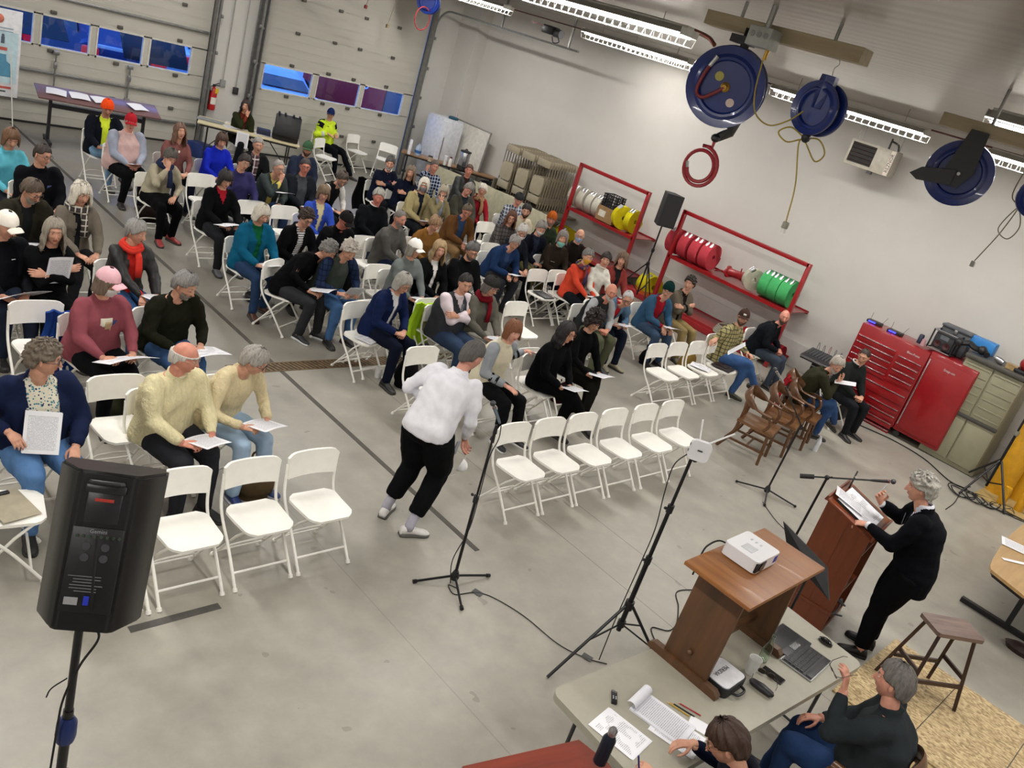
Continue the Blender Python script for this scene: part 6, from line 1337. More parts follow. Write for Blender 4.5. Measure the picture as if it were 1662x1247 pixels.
for k in range(5): m.tube([(.30*math.cos(a)*(1-.06*k), .22*math.sin(a)*(1-.05*k), .03+.028*k) for a in [2*PI*j/20 for j in range(20)]], .018, 6, closed=True)
one('coiled_hose', m, mat('#8f8a7a', .6), 'grey coiled hose in the red tray behind the checked shirt', 'hose', (14.2, 7.4, .13))
for k, (px, py, l) in enumerate(((1190, 525, 'dark red hose bundle on the tray behind the checked shirt'), (1232, 540, 'dark red hose bundle on the tray beside the bald man in black sweater'))): hose_roll(l, (14.2, 6.9-.5*k, .28), .15, .35, '#7a1520', (0, 1, 0), coup=0)
# ---- rear loudspeaker on stand
def tripod(t, h, r=.016, spread=.45, hub=.5, rots=(0, 2.094, 4.189), mt=BLKM, foot=RUB, zend=None):
    m = MB(); m.cyl((0, 0, .12), (0, 0, h), r, 12); m.build('pole', mt, t); m = MB(); m.lathe((0, 0, hub-.03), [(0, 0), (.035, 0), (.04, .03), (.03, .08), (0, .08)], 12); m.build('hub', mt, t); m = MB(); m.lathe((0, 0, h*.62), [(0, 0), (r*1.8, 0), (r*1.8, .07), (0, .07)], 12); m.cyl((0, 0, h*.62+.03), (.06, 0, h*.62+.03), .007, 6); m.build('clamp', mt, t)
    for a in rots:
        c, s = math.cos(a), math.sin(a); m = MB(); m.tube([(c*.03, s*.03, hub), (c*spread, s*spread, .02)], r*.8, 8); m.tube([(0, 0, .16), (c*spread*.5, s*spread*.5, hub*.52)], r*.5, 6); m.ball((c*spread, s*spread, .018), .018, 8); m.build('leg', mt, t)
q = at(1045, 478, 0); q = Vector((q.x-.35, q.y-.1, 0))
q = Vector((13.3, 9.0, 0)); 
base = at(1030, 487, 0)
t = thing('speaker_stand', 'black tripod speaker stand between the two hose racks', 'stand', base); tripod(t, 1.62, spread=.5, hub=.75)
hs = at(1068, 372, 1.35)
def speaker_box(label, loc, rz, h=.62, w=.36, dp=.34, tilt=0):
    t = thing('loudspeaker', label, 'speaker', loc, rz); T = Matrix.Rotation(tilt, 3, 'Y')
    m = MB(); poly = [(-dp/2, -w*.30), (dp*.42, -w/2), (dp/2, -w*.46), (dp/2, w*.46), (dp*.42, w/2), (-dp/2, w*.30)]
    m.prism(poly, h); m.v = [tuple(T @ Vector(v)) for v in m.v]; m.build('cabinet', mat('#19191b', .6, bmp=.1), t, smooth=False)
    m = MB(); m.prism([(dp/2+.002, -w*.42), (dp/2+.012, -w*.40), (dp/2+.012, w*.40), (dp/2+.002, w*.42)], h*.9); m.v = [tuple(T @ (Vector(v)+Vector((0, 0, h*.05)))) for v in m.v]; m.build('grille', mat('#222224', .7, bmp=.5, scale=80), t, smooth=False); return t
speaker_box('black loudspeaker on the stand between the hose racks', (base.x, base.y, 1.55), math.radians(-120))
# ---- sound mixer corner
q = Vector((13.62, 5.35, 0))
t = thing('equipment_rack', 'black wheeled road case under the sound mixer', 'case', (13.75, 5.05, 0), math.radians(0)); m = MB(); m.box((0, 0, .34), (.60, .62, .56), bev=.01); m.build('case_body', mat('#121214', .6), t); m = MB()
for z in (.15, .34, .55): m.box((-.305, 0, z), (.01, .60, .02)); 
m.build('trim_strip', STEEL, t, smooth=False)
for x in (-.25, .25):
    for y in (-.25, .25): m = MB(); m.ball((x, y, .03), .03, 8); m.build('caster', RUB, t)
t = thing('sound_mixer', 'black sound mixing desk with knobs and plugged cables', 'mixer', (13.62, 5.28, .625), math.radians(8)); m = MB(); m.box((0, 0, .05), (.52, .60, .07), rot=Matrix.Rotation(-.12, 3, 'Y'), bev=.01); m.build('console', mat('#1d1e21', .5), t)
m = MB(); [m.cyl((-.18+.045*i, -.25+.055*j, .08+.005*i), (-.18+.045*i, -.25+.055*j, .105+.005*i), .008, 6) for i in range(8) for j in range(10)]; kn = m.build('knobs', mat('#606468', .4), t); kn['kind'] = 'stuff'
m = MB(); m.box((-.27, 0, .03), (.02, .60, .03)); m.build('front_edge', STEEL, t)
for k in range(5):
    m = MB(); m.tube(bez([(.15, -.2+.09*k, .12), (.13, -.22+.1*k, .22+.02*(k % 3)), (.22, -.18+.1*k, .2), (.30, -.2+.11*k, -.15)], 6), .004, 6); m.build('patch_cable', mat('#8a1a1a' if k == 2 else '#141416', .6), t)
m = MB(); m.tube([(0, 0, 0), (.0, -.28, 1.05)], .004, 6); m.ball((0, 0, 0), .02); one('antenna', m, BLKM, 'long thin whip antenna rising behind the sound mixer', 'antenna', (13.95, 4.86, .45))
m = MB(); m.box((0, 0, .20), (.5, .45, .40), bev=.02); one('road_case', m, mat('#141416', .6), 'low black case behind the wooden armchairs', 'case', (13.45, 4.72, 0), .2)
# ---- red tool chest
yL, yR = at_x(1401, 523, 13.92).y, at_x(1510, 575, 13.92).y; xf = 13.92
zt = at_x(1401, 523, 13.92).z
t = thing('tool_chest', 'tall red tool chest with rows of chrome-edged drawers', 'tool chest', (xf+.3, (yL+yR)/2, 0)); w = yL-yR; yc = 0
m = MB(); m.box((0, 0, zt/2+.07), (.60, w, zt-.14), bev=.012); m.build('cabinet', RED, t)
CHR = mat('#c9c9cc', .2, metal=.9)
def drawer(y0, y1, z0, z1): 
    d_ = MB(); d_.box((-.305, (y0+y1)/2, (z0+z1)/2), (.02, abs(y0-y1)-.012, z1-z0-.012), bev=.004); o = d_.build('drawer', RED, t); h_ = MB(); h_.box((-.32, (y0+y1)/2, z1-.02), (.012, abs(y0-y1)-.03, .012), bev=.003); h_.build('drawer_pull', CHR, o)
H0 = w/2
for k in range(5): drawer(H0-.02, H0-w*.60, zt-.18-.105*k-.10, zt-.18-.105*k)
for k in range(4): drawer(H0-w*.63, -H0+.02, zt-.22-.115*k-.10, zt-.22-.115*k)
drawer(H0-.02, -H0+.02, zt-.95, zt-.78)
for k in range(5): drawer(H0-.02, H0-w*.48, zt-1.02-.105*k-.09, zt-1.02-.105*k)
for k in range(4): drawer(H0-w*.51, -H0+.02, zt-1.02-.125*k-.11, zt-1.02-.125*k)
for z in (.07, zt-.74): m = MB(); m.box((-.303, 0, z+.07), (.012, w-.02, .02)); m.build('trim_strip', RED, t)
for y in (-w/2+.08, w/2-.08):
    for x in (-.22, .22): m = MB(); m.lathe((x, y, .05), [(0, -.02), (.05, -.02), (.05, .02), (0, .02)], 14, (1, 0, 0)); m.box((x, y, .12), (.06, .05, .06)); m.build('caster', DGR, t)
m = MB(); Tt = Matrix(((0, 0, -1, -.312), (-1, 0, 0, -H0*.62), (0, 1, 0, zt-.13), (0, 0, 0, 1))); text_mesh(m, 'Blue-Point', Tt, .05); m.build('brand_lettering', mat('#d0cccc', .4), t, smooth=False)
# side locker
y2 = at_x(1592, 600, 13.92).y; w2 = yR-y2
t = thing('side_locker', 'narrow red tool locker with one long door right of the drawers', 'locker', (xf+.3, (yR+y2)/2-.004, 0)); z2 = at_x(1550, 587, 13.92).z
m = MB(); m.box((0, 0, z2/2+.06), (.60, w2-.01, z2-.12), bev=.012); m.build('cabinet', RED, t); m = MB(); m.box((-.306, 0, z2/2+.05), (.02, w2-.04, z2-.26), bev=.006); dd = m.build('door', RED, t); m = MB(); m.box((-.325, w2/2-.04, z2/2+.06), (.02, .018, z2-.34), bev=.004); m.build('door_handle', CHR, dd)
m = MB(); Tt = Matrix(((0, 0, -1, -.320), (-1, 0, 0, 0), (0, 1, 0, z2-.18), (0, 0, 0, 1))); text_mesh(m, 'Snap-on', Tt, .055); m.build('brand_lettering', mat('#d0cccc', .4), t, smooth=False)
for y in (-w2/2+.06, w2/2-.06): m = MB(); m.lathe((-.2, y, .05), [(0, -.02), (.05, -.02), (.05, .02), (0, .02)], 14, (1, 0, 0)); m.build('caster', DGR, t)
def on_top(px, py, z, xmin=13.95): q = at(px, py, z); return q
for k, (px, py, l) in enumerate(((1420, 524, 'black wireless receiver with blue display, left one on the tool chest'), (1453, 540, 'black wireless receiver with blue display, right one on the tool chest'))):
    q = at(px, py, zt+.02); t = thing('wireless_receiver', l, 'receiver', (max(q.x, 14.02), q.y, zt), .1); m = MB(); m.box((0, 0, .025), (.16, .24, .045), bev=.006); m.build('housing', BLK, t); m = MB(); m.box((-.082, .03, .027), (.004, .12, .024)); m.build('display', mat('#3a3cff', .4, emis=3.0), t, smooth=False)
    for s, dy in ((-1, -.10), (1, .10)): m = MB(); m.tube([(.06, dy, .04), (.06, dy+(-.05 if s < 0 else .0), .16)], .003, 6); m.build('antenna', BLK, t)
q = at(1537, 560, z2+.1); t = thing('jobsite_radio', 'boxy site radio with twin speakers and roll cage on the side locker', 'radio', (14.15, q.y-.02, z2), 0)
m = MB(); m.box((0, 0, .17), (.22, .30, .26), bev=.02); m.build('radio_body', mat('#2a2c30', .5), t)
for y in (-.07, .07): m = MB(); m.lathe((-.112, y, .12), [(.045, -.002), (.055, 0), (.052, .008), (.0, -.004)], 18, (-1, 0, 0)); m.build('speaker_cone', mat('#3a1618', .5), t); 
m = MB(); m.box((-.113, 0, .235), (.006, .13, .07), bev=.003); m.build('display', mat('#5a6064', .4), t)
for y in (-.18, .18): m = MB(); m.tube([(-.14, y, .02), (-.14, y, .32), (.14, y, .32), (.14, y, .02)], .013, 8); m.tube([(-.14, y, .02), (.14, y, .02)], .013, 8); m.build('roll_cage', BLK, t)
for z in (.02, .32): m = MB(); m.tube([(-.14, -.18, z), (-.14, .18, z)], .012, 8); m.build('bright_bar', STEEL, t)
t = thing('tool_case', 'dark grey plastic tool case behind the site radio', 'case', (14.45, q.y-.05, z2), 0); m = MB(); m.box((0, 0, .19), (.24, .46, .38), bev=.02); m.build('case_body', mat('#4a4c50', .55), t); m = MB(); m.box((-.02, 0, .385), (.25, .48, .04), bev=.012); m.build('lid', mat('#515358', .55), t); m = MB(); m.box((-.135, 0, .34), (.02, .05, .08), bev=.004); m.build('latch', STEEL, t)
m = MB(); m.lathe((0, 0, 0), [(0, 0), (.04, 0), (.04, .13), (.03, .15), (0, .15)], 16); one('spray_can', m, mat('#23283c', .4), 'small dark container left of the site radio', 'can', (14.05, q.y+.30, z2))
m = MB(); m.lathe((0, 0, 0), [(0, 0), (.035, 0), (.03, .10), (0, .11)], 14); one('pink_tub', m, mat('#b58a90', .5), 'small pink tub beside the dark container', 'tub', (13.98, q.y+.22, z2))
# beige cabinet
ya, yb2 = at_x(1571, 573, 13.95).y, at_x(1662, 612, 13.95).y-.05; z3 = at_x(1571, 573, 13.95).z
t = thing('storage_cabinet', 'tall beige plastic double-door cabinet with dark grey top', 'cabinet', (14.25, (ya+yb2)/2, 0)); w3 = ya-yb2; BG = mat('#8d8a72', .5, var=.04, scale=5)
m = MB(); m.box((.02, 0, z3/2-.02), (.56, w3, z3-.06), bev=.01); m.build('body', BG, t); m = MB(); m.box((-.01, 0, z3-.02), (.64, w3+.03, .06), bev=.012); m.build('top_panel', mat('#4c4a44', .5), t)
for s in (-1, 1):
    for z0, z1 in ((.08, z3*.46), (z3*.49, z3-.07)):
        m = MB(); m.box((-.27, s*w3*.25, (z0+z1)/2), (.03, w3*.5-.02, z1-z0), bev=.01)
        if z0 > .3: [m.box((-.288, s*w3*.25, z0+(z1-z0)*(k+.5)/6), (.008, w3*.42, .02), bev=.003) for k in range(6)]
        m.build('door', BG, t)
m = MB(); m.box((-.295, 0, z3*.475), (.03, w3*.98, .055), bev=.012); m.build('handle_band', mat('#3e3c38', .5), t)
def cab(px, py): q = at(px, py, z3+.05); return (max(14.0, min(14.5, q.x)), q.y, z3+.012)
q = cab(1600, 565); m = MB(); m.box((0, 0, .10), (.20, .42, .20), bev=.02); one('blue_bin', m, mat('#2f7cc0', .4), 'light blue plastic bin on the beige cabinet', 'bin', (14.45, q[1], z3+.012))
m = MB(); m.tube(bez([(-.1, .22, .06), (0, .1, .10), (-.06, 0, .08), (.04, -.12, .07), (-.05, -.2, .05)], 5), .045, 8); m.ball((-.1, .22, .07), .06); m.ball((.0, -.1, .08), (.08, .07, .07)); one('power_tool', m, BLK, 'black cordless tools heaped before the blue bin', 'tool', (14.12, q[1]-.02, z3+.012))
q = cab(1624, 588); m = MB(); m.lathe((0, 0, .05), [(0, -.06), (.04, -.06), (.05, 0), (.04, .07), (0, .07)], 14, (0, 1, .2)); one('steel_coupling', m, STEEL, 'grey metal coupling on the beige cabinet', 'coupling', (14.1, q[1]+.02, z3+.012))
q = cab(1636, 592); m = MB(); m.box((0, 0, .04), (.12, .16, .08)); one('wood_block', m, wood('#a98e62', '#8a7048'), 'small pale wood block on the beige cabinet', 'block', (14.1, q[1]-.08, z3+.012), smooth=False)
q = cab(1655, 590); t = thing('red_pump', 'red rounded pump housing on black base at the right edge', 'pump', (14.15, q[1]-.25, z3+.012)); m = MB(); m.ball((0, 0, .15), (.13, .14, .12), 18); m.build('housing', RED, t); m = MB(); m.box((0, 0, .03), (.26, .30, .06), bev=.02); m.build('base', BLK, t)
# ---- wooden armchairs
OAK = wood('#6a4526', '#4a2e18', .32, 1.0, 'Z'); OAKS = wood('#7a5430', '#563720', .28, 1.0, 'X')
def armchair(label, loc, rz, group='oak armchairs near the tool chest'):
    t = thing('wooden_armchair', label, 'chair', loc, rz, group)
    m = MB(); m.sheet(lambda u, v: (-.23+.48*u, (v-.5)*(.44+.06*u), .46-.018*math.sin(PI*u)*(abs(math.sin(2*PI*v)))+.0), 12, 12, .035); m.build('seat', OAKS, t)
    for sx, sy in ((.20, .21), (.20, -.21), (-.20, .19), (-.20, -.19)):
        m = MB()
        if sx > 0: m.tube([(sx, sy, .44), (sx+.02, sy, 0)], [(.022, .022), (.019, .019)], 4)
        else: m.tube(bez([(sx, sy, .45), (sx-.02, sy, .25), (sx-.15, sy, .0)], 5), .022, 4)
        m.build('leg', OAK, t)
    for sy in (-.2, .2): m = MB(); m.box((.0, sy, .17), (.48, .022, .028)); m.build('stretcher', OAK, t, smooth=False)
    m = MB(); m.box((0, 0, .17), (.022, .40, .028)); m.build('stretcher', OAK, t, smooth=False)
    def arc(a): return Vector((-.27*math.cos(a)-.0, .285*math.sin(a), .69+.13*max(0, math.cos(a))**2))
    m = MB(); n = 28; pts = []; rad = []
    for k in range(n+1):
        a = -1.9+3.8*k/n; p = arc(a); 
        if abs(a) > 1.2: p.x += (abs(a)-1.2)*.10; p.z -= (abs(a)-1.2)*.03
        pts.append(p); rad.append((.020+.060*max(0, math.cos(a))**1.1, .016) if abs(a) < 1.3 else (.013, .034))
    m.tube(pts, rad, 8); m.build('backrest', OAK, t)
    for k in range(7):
        a = -.62+1.24*k/6; top = arc(a); m = MB(); m.tube(bez([(-.215, .155*math.sin(a)/.58, .46), ((-.215+top.x)/2+.01, .2*math.sin(a)/.62, .60), (top.x+.005, top.y, top.z-.02)], 4), [(.009, .019)]*9, 6); m.build('slat', OAK, t)
    for sy in (-1, 1): m = MB(); m.tube(bez([(.12, sy*.235, .45), (.17, sy*.25, .55), (.14, sy*.268, .64), (.06, sy*.285, .675)], 5), [(.022, .016)]*16, 6); m.build('arm_support', OAK, t)
    return t
ac0 = at(1215, 690, .46); A0 = armchair('oak armchair nearest the white chairs, leftmost of three empty ones', (9.98, 4.28, 0), math.radians(-75))
A1 = dup(A0, (10.66, 4.30, 0), math.radians(-75), 'middle one of the three empty oak armchairs'); A2 = dup(A0, (11.28, 4.33, 0), math.radians(-75), 'oak armchair next to the man in olive jacket')
q = by('man in olive jacket'); A3 = dup(A0, q['loc'], q['ya'], 'oak armchair under the man in olive jacket')
q = by('man in charcoal sweater'); A4 = dup(A0, q['loc'], q['ya'], 'oak armchair under the man in charcoal sweater'); A4['group'] = 'oak armchair at the folding table'
m = MB(); m.lathe((0, 0, 0), [(0, 0), (.035, 0), (.035, .17), (.018, .20), (.018, .23), (0, .23)], 16); one('water_bottle', m, mat('#d4d8dc', .3), 'white bottle on the floor beside the oak armchairs', 'bottle', at(1322, 732, 0))
YEL = mat('#c58f10', .45, var=.06)
# ------------------------------------------------------------------ overhead gear
def plank(label, x, y0, y1, z, w=.14, h=.09, col='#a49679'):
    t = thing('mounting_plank', label, 'plank', (x, (y0+y1)/2, z)); m = MB(); m.box((0, 0, 0), (w, abs(y1-y0), h), bev=.004); m.build('board', wood(col, '#8f8266', .5, 1, 'Y', 0), t, smooth=False)
    for s in (-1, 1): m = MB(); m.cyl((0, s*abs(y1-y0)*.3, h/2), (0, s*abs(y1-y0)*.3, ZC-z), .012, 8); m.build('hanger_rod', m_gal, t)
    return t
plank('beige mounting plank under the ceiling carrying the two nearest blue reels', 5.25, 3.75, 2.58, 4.47)
plank('beige mounting plank under the ceiling at the right edge', 6.6, 2.5, .9, 4.33)
t = thing('junction_box', 'grey electrical junction box with three knockouts above the big reel', 'junction box', (5.12, 3.22, 4.42)); m = MB(); m.box((0, 0, 0), (.13, .17, .12), bev=.006); m.build('box_body', mat('#a6aaa8', .4), t)
m = MB(); q = Vector((-.066, 0, .01)); [m.lathe((q.x, y, .01), [(.014, 0), (.018, 0), (.018, .003), (.014, .003)], 14, (-1, 0, 0)) for y in (-.05, 0, .05)]; kk = m.build('knockouts', mat('#8c908e', .4), t); kk['kind'] = 'stuff'
m = MB(); m.cyl((0, 0, .06), (0, 0, .2), .02, 8); m.build('conduit', m_gal, t); m = MB(); m.cyl((0, -.06, -.06), (0, -.06, -.12), .014, 10); m.build('cable_gland', BRASS, t)
def reel(label, c, R, ax, w=.10, arm=True, black=False):
    t = thing('hose_reel', label, 'hose reel', c); q = Vector((0, 0, 1)).rotation_difference(Vector(ax).normalized()).to_matrix(); A = Vector(ax).normalized()
    for s, nme in ((1, 'front_flange'), (-1, 'rear_flange')):
        m = MB(); prof = [(0, .0), (R*.62, .0), (R*.66, .022), (R*.72, .026), (R*.80, .012), (R*.94, .020), (R*.99, .024), (R, .012), (R*.985, .004), (R*.80, -.004), (0, -.012)]
        m.lathe(Vector(A*s*w/2), prof, 44, A*s); m.build(nme, BLUEP, t)
    m = MB(); m.lathe(A*(-w/2+.02), [(0, 0), (R*.82, 0), (R*.82, w-.04), (0, w-.04)], 36, A); m.build('wound_hose', mat('#5c1218' if not black else '#18181a', .5, bmp=.6, scale=30), t)
    return t, q, A
cdir = Vector((-5.2, -3.44, 0)).normalized()
ax1 = Vector((-.86, -.42, -.10))
t, q, A = reel('large round blue hose reel with red hose and brass hub, nearest the camera', (5.22, 3.42, 4.085), .262, ax1, .11)
m = MB(); m.lathe(A*.05, [(0, 0), (.032, 0), (.032, .02), (.018, .03), (.018, .07), (0, .07)], 12, A); m.build('hub', BRASS, t)
side = -A.cross(Vector((0, 0, 1))).normalized(); upv = Vector((0, 0, 1))-A*A.z; upv.normalize()
def on1(a, b, c=.075): return A*c+side*a+upv*b
m = MB(); m.tube(bez([on1(.0, 0, .11), on1(-.05, -.05, .11), on1(-.12, -.10, .10), on1(-.17, -.07, .095), on1(-.16, .03, .095), on1(-.13, .13, .09)], 6), .0125, 10); m.build('inlet_hose', mat('#6e1820', .5), t)
m = MB(); m.cyl(on1(-.14, .10, .09), on1(-.11, .17, .09), .016, 10); m.build('swivel', STEEL, t)
m = MB(); m.lathe(on1(-.06, .055, .060), [(0, 0), (.030, 0), (.030, .002), (0, .002)], 24, A); m.build('yellow_sticker', mat('#a8a04a', .5), t)
m = MB(); m.lathe(on1(.065, -.085, .060), [(0, 0), (.028, 0), (.028, .002), (0, .002)], 24, A); m.build('white_sticker', mat('#c9b4ac', .5), t)
m = MB(); m.tube([on1(.02, .235, 0), on1(.02, .38, 0)], [(.05, .035), (.05, .035)], 4); m.box(on1(.0, .30, 0), (.10, .14, .05)); m.build('bracket', BLK, t, smooth=False)
m = MB(); m.tube([on1(.10, .15, -.10), on1(.16, -.10, -.10), on1(.12, -.28, -.06), on1(.06, -.33, -.02)], [(.045, .02), (.06, .02), (.05, .03), (.03, .03)], 8); m.build('guide_arm', BLK, t)
m = MB(); m.ball(on1(.05, -.335, 0), (.035, .035, .03), 10); m.build('hose_stopper', BLK, t)
# red hose coil hanging below the big reel
c0 = Vector((5.22, 3.42, 4.085))+on1(.05, -.35, 0); m = MB(); P0 = []
for k in range(46):
    a = -PI/2+.25-2*PI*1.75*k/45; rr = .128-.045*(k/45); P0.append(c0+side*(-.035+rr*math.cos(a+PI))+Vector((0, 0, -.20+rr*1.15*math.sin(a+PI)))+A*(.012*math.sin(k*.3)))
m.tube([c0, c0+Vector((0, 0, -.05))]+P0, .013, 8)
o = one('red_hose', m, mat('#8c1a24', .45), 'coiled red hose hanging in a loop below the largest blue reel', 'hose'); m = MB(); m.cyl(P0[-1], P0[-1]+(P0[-1]-P0[-2]).normalized()*.04, .012, 8); m.build('hose_tip', STEEL, o)
t, q, A2 = reel('smaller blue cord reel with tangled yellow cord hanging from a hook', (5.25, 2.74, 4.12), .165, Vector((-.95, .12, -.05)), .07, black=True)
m = MB(); m.tube([(0, 0, .0), (0, 0, .13), (0, 0, .20)], [(.05, .035), (.05, .06), (.045, .055)], 6); m.v = [(x-.02, y, z) for x, y, z in m.v]; m.build('hanger_plate', BLUEP, t, smooth=False); m = MB(); m.ball((-.01, 0, -.18), (.03, .03, .035)); m.build('cord_stopper', BLK, t)
m = MB(); m.tube(bez([(0, 0, .20), (.012, .012, .225), (-.012, .0, .25), (.0, -.012, .275), (0, 0, .31)], 6), .003, 6); m.build('hook', STEEL, t)
YC = mat('#9a8636', .5); cc = Vector((5.23, 2.76, 3.94)); sd_ = Vector((.6, -.8, 0)).normalized()
m = MB(); m.tube(bez([Vector((5.14, 3.18, 4.30)), Vector((5.16, 3.16, 4.10)), Vector((5.20, 3.12, 3.98)), Vector((5.17, 2.98, 3.94)), Vector((5.16, 2.86, 4.0)), Vector((5.19, 2.80, 4.08))], 8), .005, 6); one('extension_cord', m, YC, 'yellow cord sagging from the junction box to the smaller reel', 'cord')
m = MB(); m.tube(bez([cc, cc+sd_*-.09+Vector((0, 0, .03)), cc+sd_*-.15+Vector((0, 0, -.02)), cc+sd_*-.08+Vector((0, 0, -.06)), cc+Vector((0, 0, -.02)), cc+sd_*.10+Vector((0, 0, .01)), cc+sd_*.17+Vector((0, 0, -.06)), cc+sd_*.13+Vector((0, 0, -.12)), cc+sd_*.03+Vector((0, 0, -.03)), cc+Vector((-.01, 0, -.05)), Vector((5.2, 2.66, 3.65)), Vector((5.2, 2.62, 3.42))], 8), .005, 6)
o = one('extension_cord', m, YC, 'yellow cord looped below the smaller reel with a plug at its end', 'cord'); m = MB(); m.box((5.2, 2.615, 3.40), (.035, .035, .045), bev=.006); m.build('plug_housing', mat('#8a8878', .5), o); m = MB(); m.cyl((5.2, 2.613, 3.38), (5.2, 2.612, 3.35), .014, 10); m.build('plug_tip', mat('#e8e6e0', .5), o)
t, q, A3 = reel('blue reel with a wide black bracket near the right picture edge', (6.6, 2.24, 4.02), .225, Vector((-.93, -.30, -.06)), .09)
s3 = -A3.cross(Vector((0, 0, 1))).normalized(); u3 = (Vector((0, 0, 1))-A3*A3.z).normalized()
m = MB(); B3 = Matrix((s3, u3, A3)).transposed(); m.prism([(-.05, .30), (.07, .30), (.09, .02), (.02, -.10), (-.06, -.09), (-.10, 0)], .015, Matrix.Translation(A3*.075) @ B3.to_4x4()); m.prism([(-.02, .02), (-.02, -.09), (-.24, -.12), (-.30, -.09), (-.24, -.03)], .05, Matrix.Translation(A3*.06) @ B3.to_4x4()); m.build('bracket', BLK, t, smooth=False)
m = MB(); m.lathe(A3*.092, [(0, 0), (.012, 0), (.012, .004), (0, .004)], 12, A3); m.build('axle_bolt', STEEL, t)
t, q, A4 = reel('blue cord reel cut by the right picture edge', (6.72, 1.72, 4.02), .14, Vector((-.93, -.3, 0)), .07)
m = MB(); c = Vector((6.68, 1.80, 3.93)); m.tube(bez([Vector((6.66, 1.86, 4.27)), Vector((6.66, 1.87, 4.0)), c, c+Vector((.02, -.06, -.12)), c+Vector((0, -.03, -.22)), c+Vector((-.02, .05, -.17)), c, c+Vector((0, .03, -.2)), Vector((6.62, 1.88, 3.5))], 8), .004, 6); o = one('cord', m, mat('#6b604c', .6), 'brown cord looped under the reel at the right edge with a small plug', 'cord'); m = MB(); m.box((6.62, 1.88, 3.48), (.03, .03, .045), bev=.006); m.build('plug', mat('#8a8a84', .5), o)
t, q, A5 = reel('distant blue reel at the top beside the garage door track', (12.6, 16.3, 4.05), .25, Vector((-.8, -.6, 0)), .14); 
m = MB(); m.tube([(math.cos(a)*.20-.15, -.1, -.36+.24*math.sin(a)) for a in [2*PI*k/24 for k in range(24)]], .014, 6, closed=True); m.build('hose_loop', mat('#8c2a30', .5), t); m = MB(); m.tube([(0, 0, .2), (0, 0, .5)], .02, 6); m.build('bracket', BLK, t)
for px, l, L in ((640, 'yellow cord with plugs hanging in front of the right garage door', .75), (598, 'short red pull cord hanging in front of the right garage door', .5)):
    a = at_y(px, 0, 16.4); m = MB(); m.tube(bez([(a.x, 16.4, 4.3), (a.x+.04, 16.4, 4.3-L*.6), (a.x-.03, 16.4, 4.1-L)], 5), .006, 6); m.box((a.x-.03, 16.4, 4.08-L), (.05, .05, .07)); one('pull_cord', m, mat('#8c7a50' if L > .6 else '#8c2020', .6), l, 'cord')
# door operator
t = thing('door_operator', 'black garage door operator motor on the overhead rail', 'motor', (12.9, 12.75, 4.24)); m = MB(); m.box((0, 0, 0), (.24, .30, .16), bev=.03); m.build('motor_housing', BLK, t); m = MB(); m.lathe((0, -.15, -.02), [(0, -.02), (.08, -.02), (.08, .16), (0, .16)], 16, (0, -1, 0)); m.build('gear_case', mat('#55565a', .4, metal=.5), t); m = MB(); m.box((0, .3, .05), (.05, .5, .03)); m.build('mount_bar', mat('#6a1c1e', .5), t, smooth=False); m = MB(); m.tube(bez([(0, -.2, -.05), (.02, -.28, -.16), (0, -.16, -.20), (-.02, -.1, -.1)], 6), .010, 6); m.build('cable', BLK, t)
# sprinkler pipes
m = MB(); m.tube([(13.2, 17.1, 4.40), (13.2, 1.0, 4.50)], .012, 8); one('sprinkler_pipe', m, mat('#4c1c16', .5), 'thin dark red pipe running under the ceiling along the right wall', 'pipe')
m = MB(); m.tube(bez([(7.9, 9.8, 4.56), (7.8, 7.0, 4.56), (7.72, 5.9, 4.55), (7.72, 5.5, 4.52), (7.7, 5.35, 4.46)], 5), .022, 8); m.tube([(7.95, 9.0, 4.54), (7.75, 6.0, 4.54)], .014, 8); one('copper_pipe', m, mat('#5c2a1c', .4, metal=.4), 'copper pipes with hangers beside the long bright light', 'pipe')
# heater
t = thing('unit_heater', 'white hanging unit heater with dark louvres lettered REZNOR', 'heater', (14.25, 6.20, 3.86), math.radians(10)); t.scale = (.78, .78, .78)
m = MB(); m.box((0, 0, 0), (.55, .95, .52), bev=.01); m.build('casing', mat('#a8a294', .45), t); m = MB(); m.box((-.278, .17, .01), (.01, .50, .40)); m.build('grille_recess', mat('#120f0d', .7), t, smooth=False)
for k in range(5): m = MB(); m.box((-.288, .17, -.15+.08*k), (.035, .48, .012), rot=Matrix.Rotation(.5, 3, 'Y')); m.build('louvre', mat('#3a2c26', .4), t, smooth=False)
m = MB(); m.box((-.280, -.42, 0), (.006, .085, .50)); m.build('name_strip', mat('#cfc5ba', .5), t, smooth=False)
Tt = Matrix(((0, 0, -1, -.284), (0, 1, 0, -.42), (1, 0, 0, 0.0), (0, 0, 0, 1))); Tt = Matrix(((0, 0, -1, -.285), (0, 1, 0, -.42), (1, 0, 0, .0), (0, 0, 0, 1)))
m = MB(); text_mesh(m, 'REZNOR', Tt, .095, depth=.002); m.build('lettering', mat('#2c1412', .6), t, smooth=False)
m = MB(); [m.cyl((x, y, .26), (x, y, .80), .006, 6) for x in (-.2, .2) for y in (-.4, .4)]; hw = m.build('hanger_rods', m_gal, t); m = MB(); m.tube(bez([(.1, -.2, .26), (.1, -.2, .45), (-.05, -.25, .42), (-.1, -.40, .38), (-.1, -.45, .26)], 5), .02, 8); m.build('gas_pipe', mat('#34322e', .5), t); m = MB(); m.box((-.2, -.1, -.29), (.10, .10, .06)); m.build('control_box', DGR, t, smooth=False)
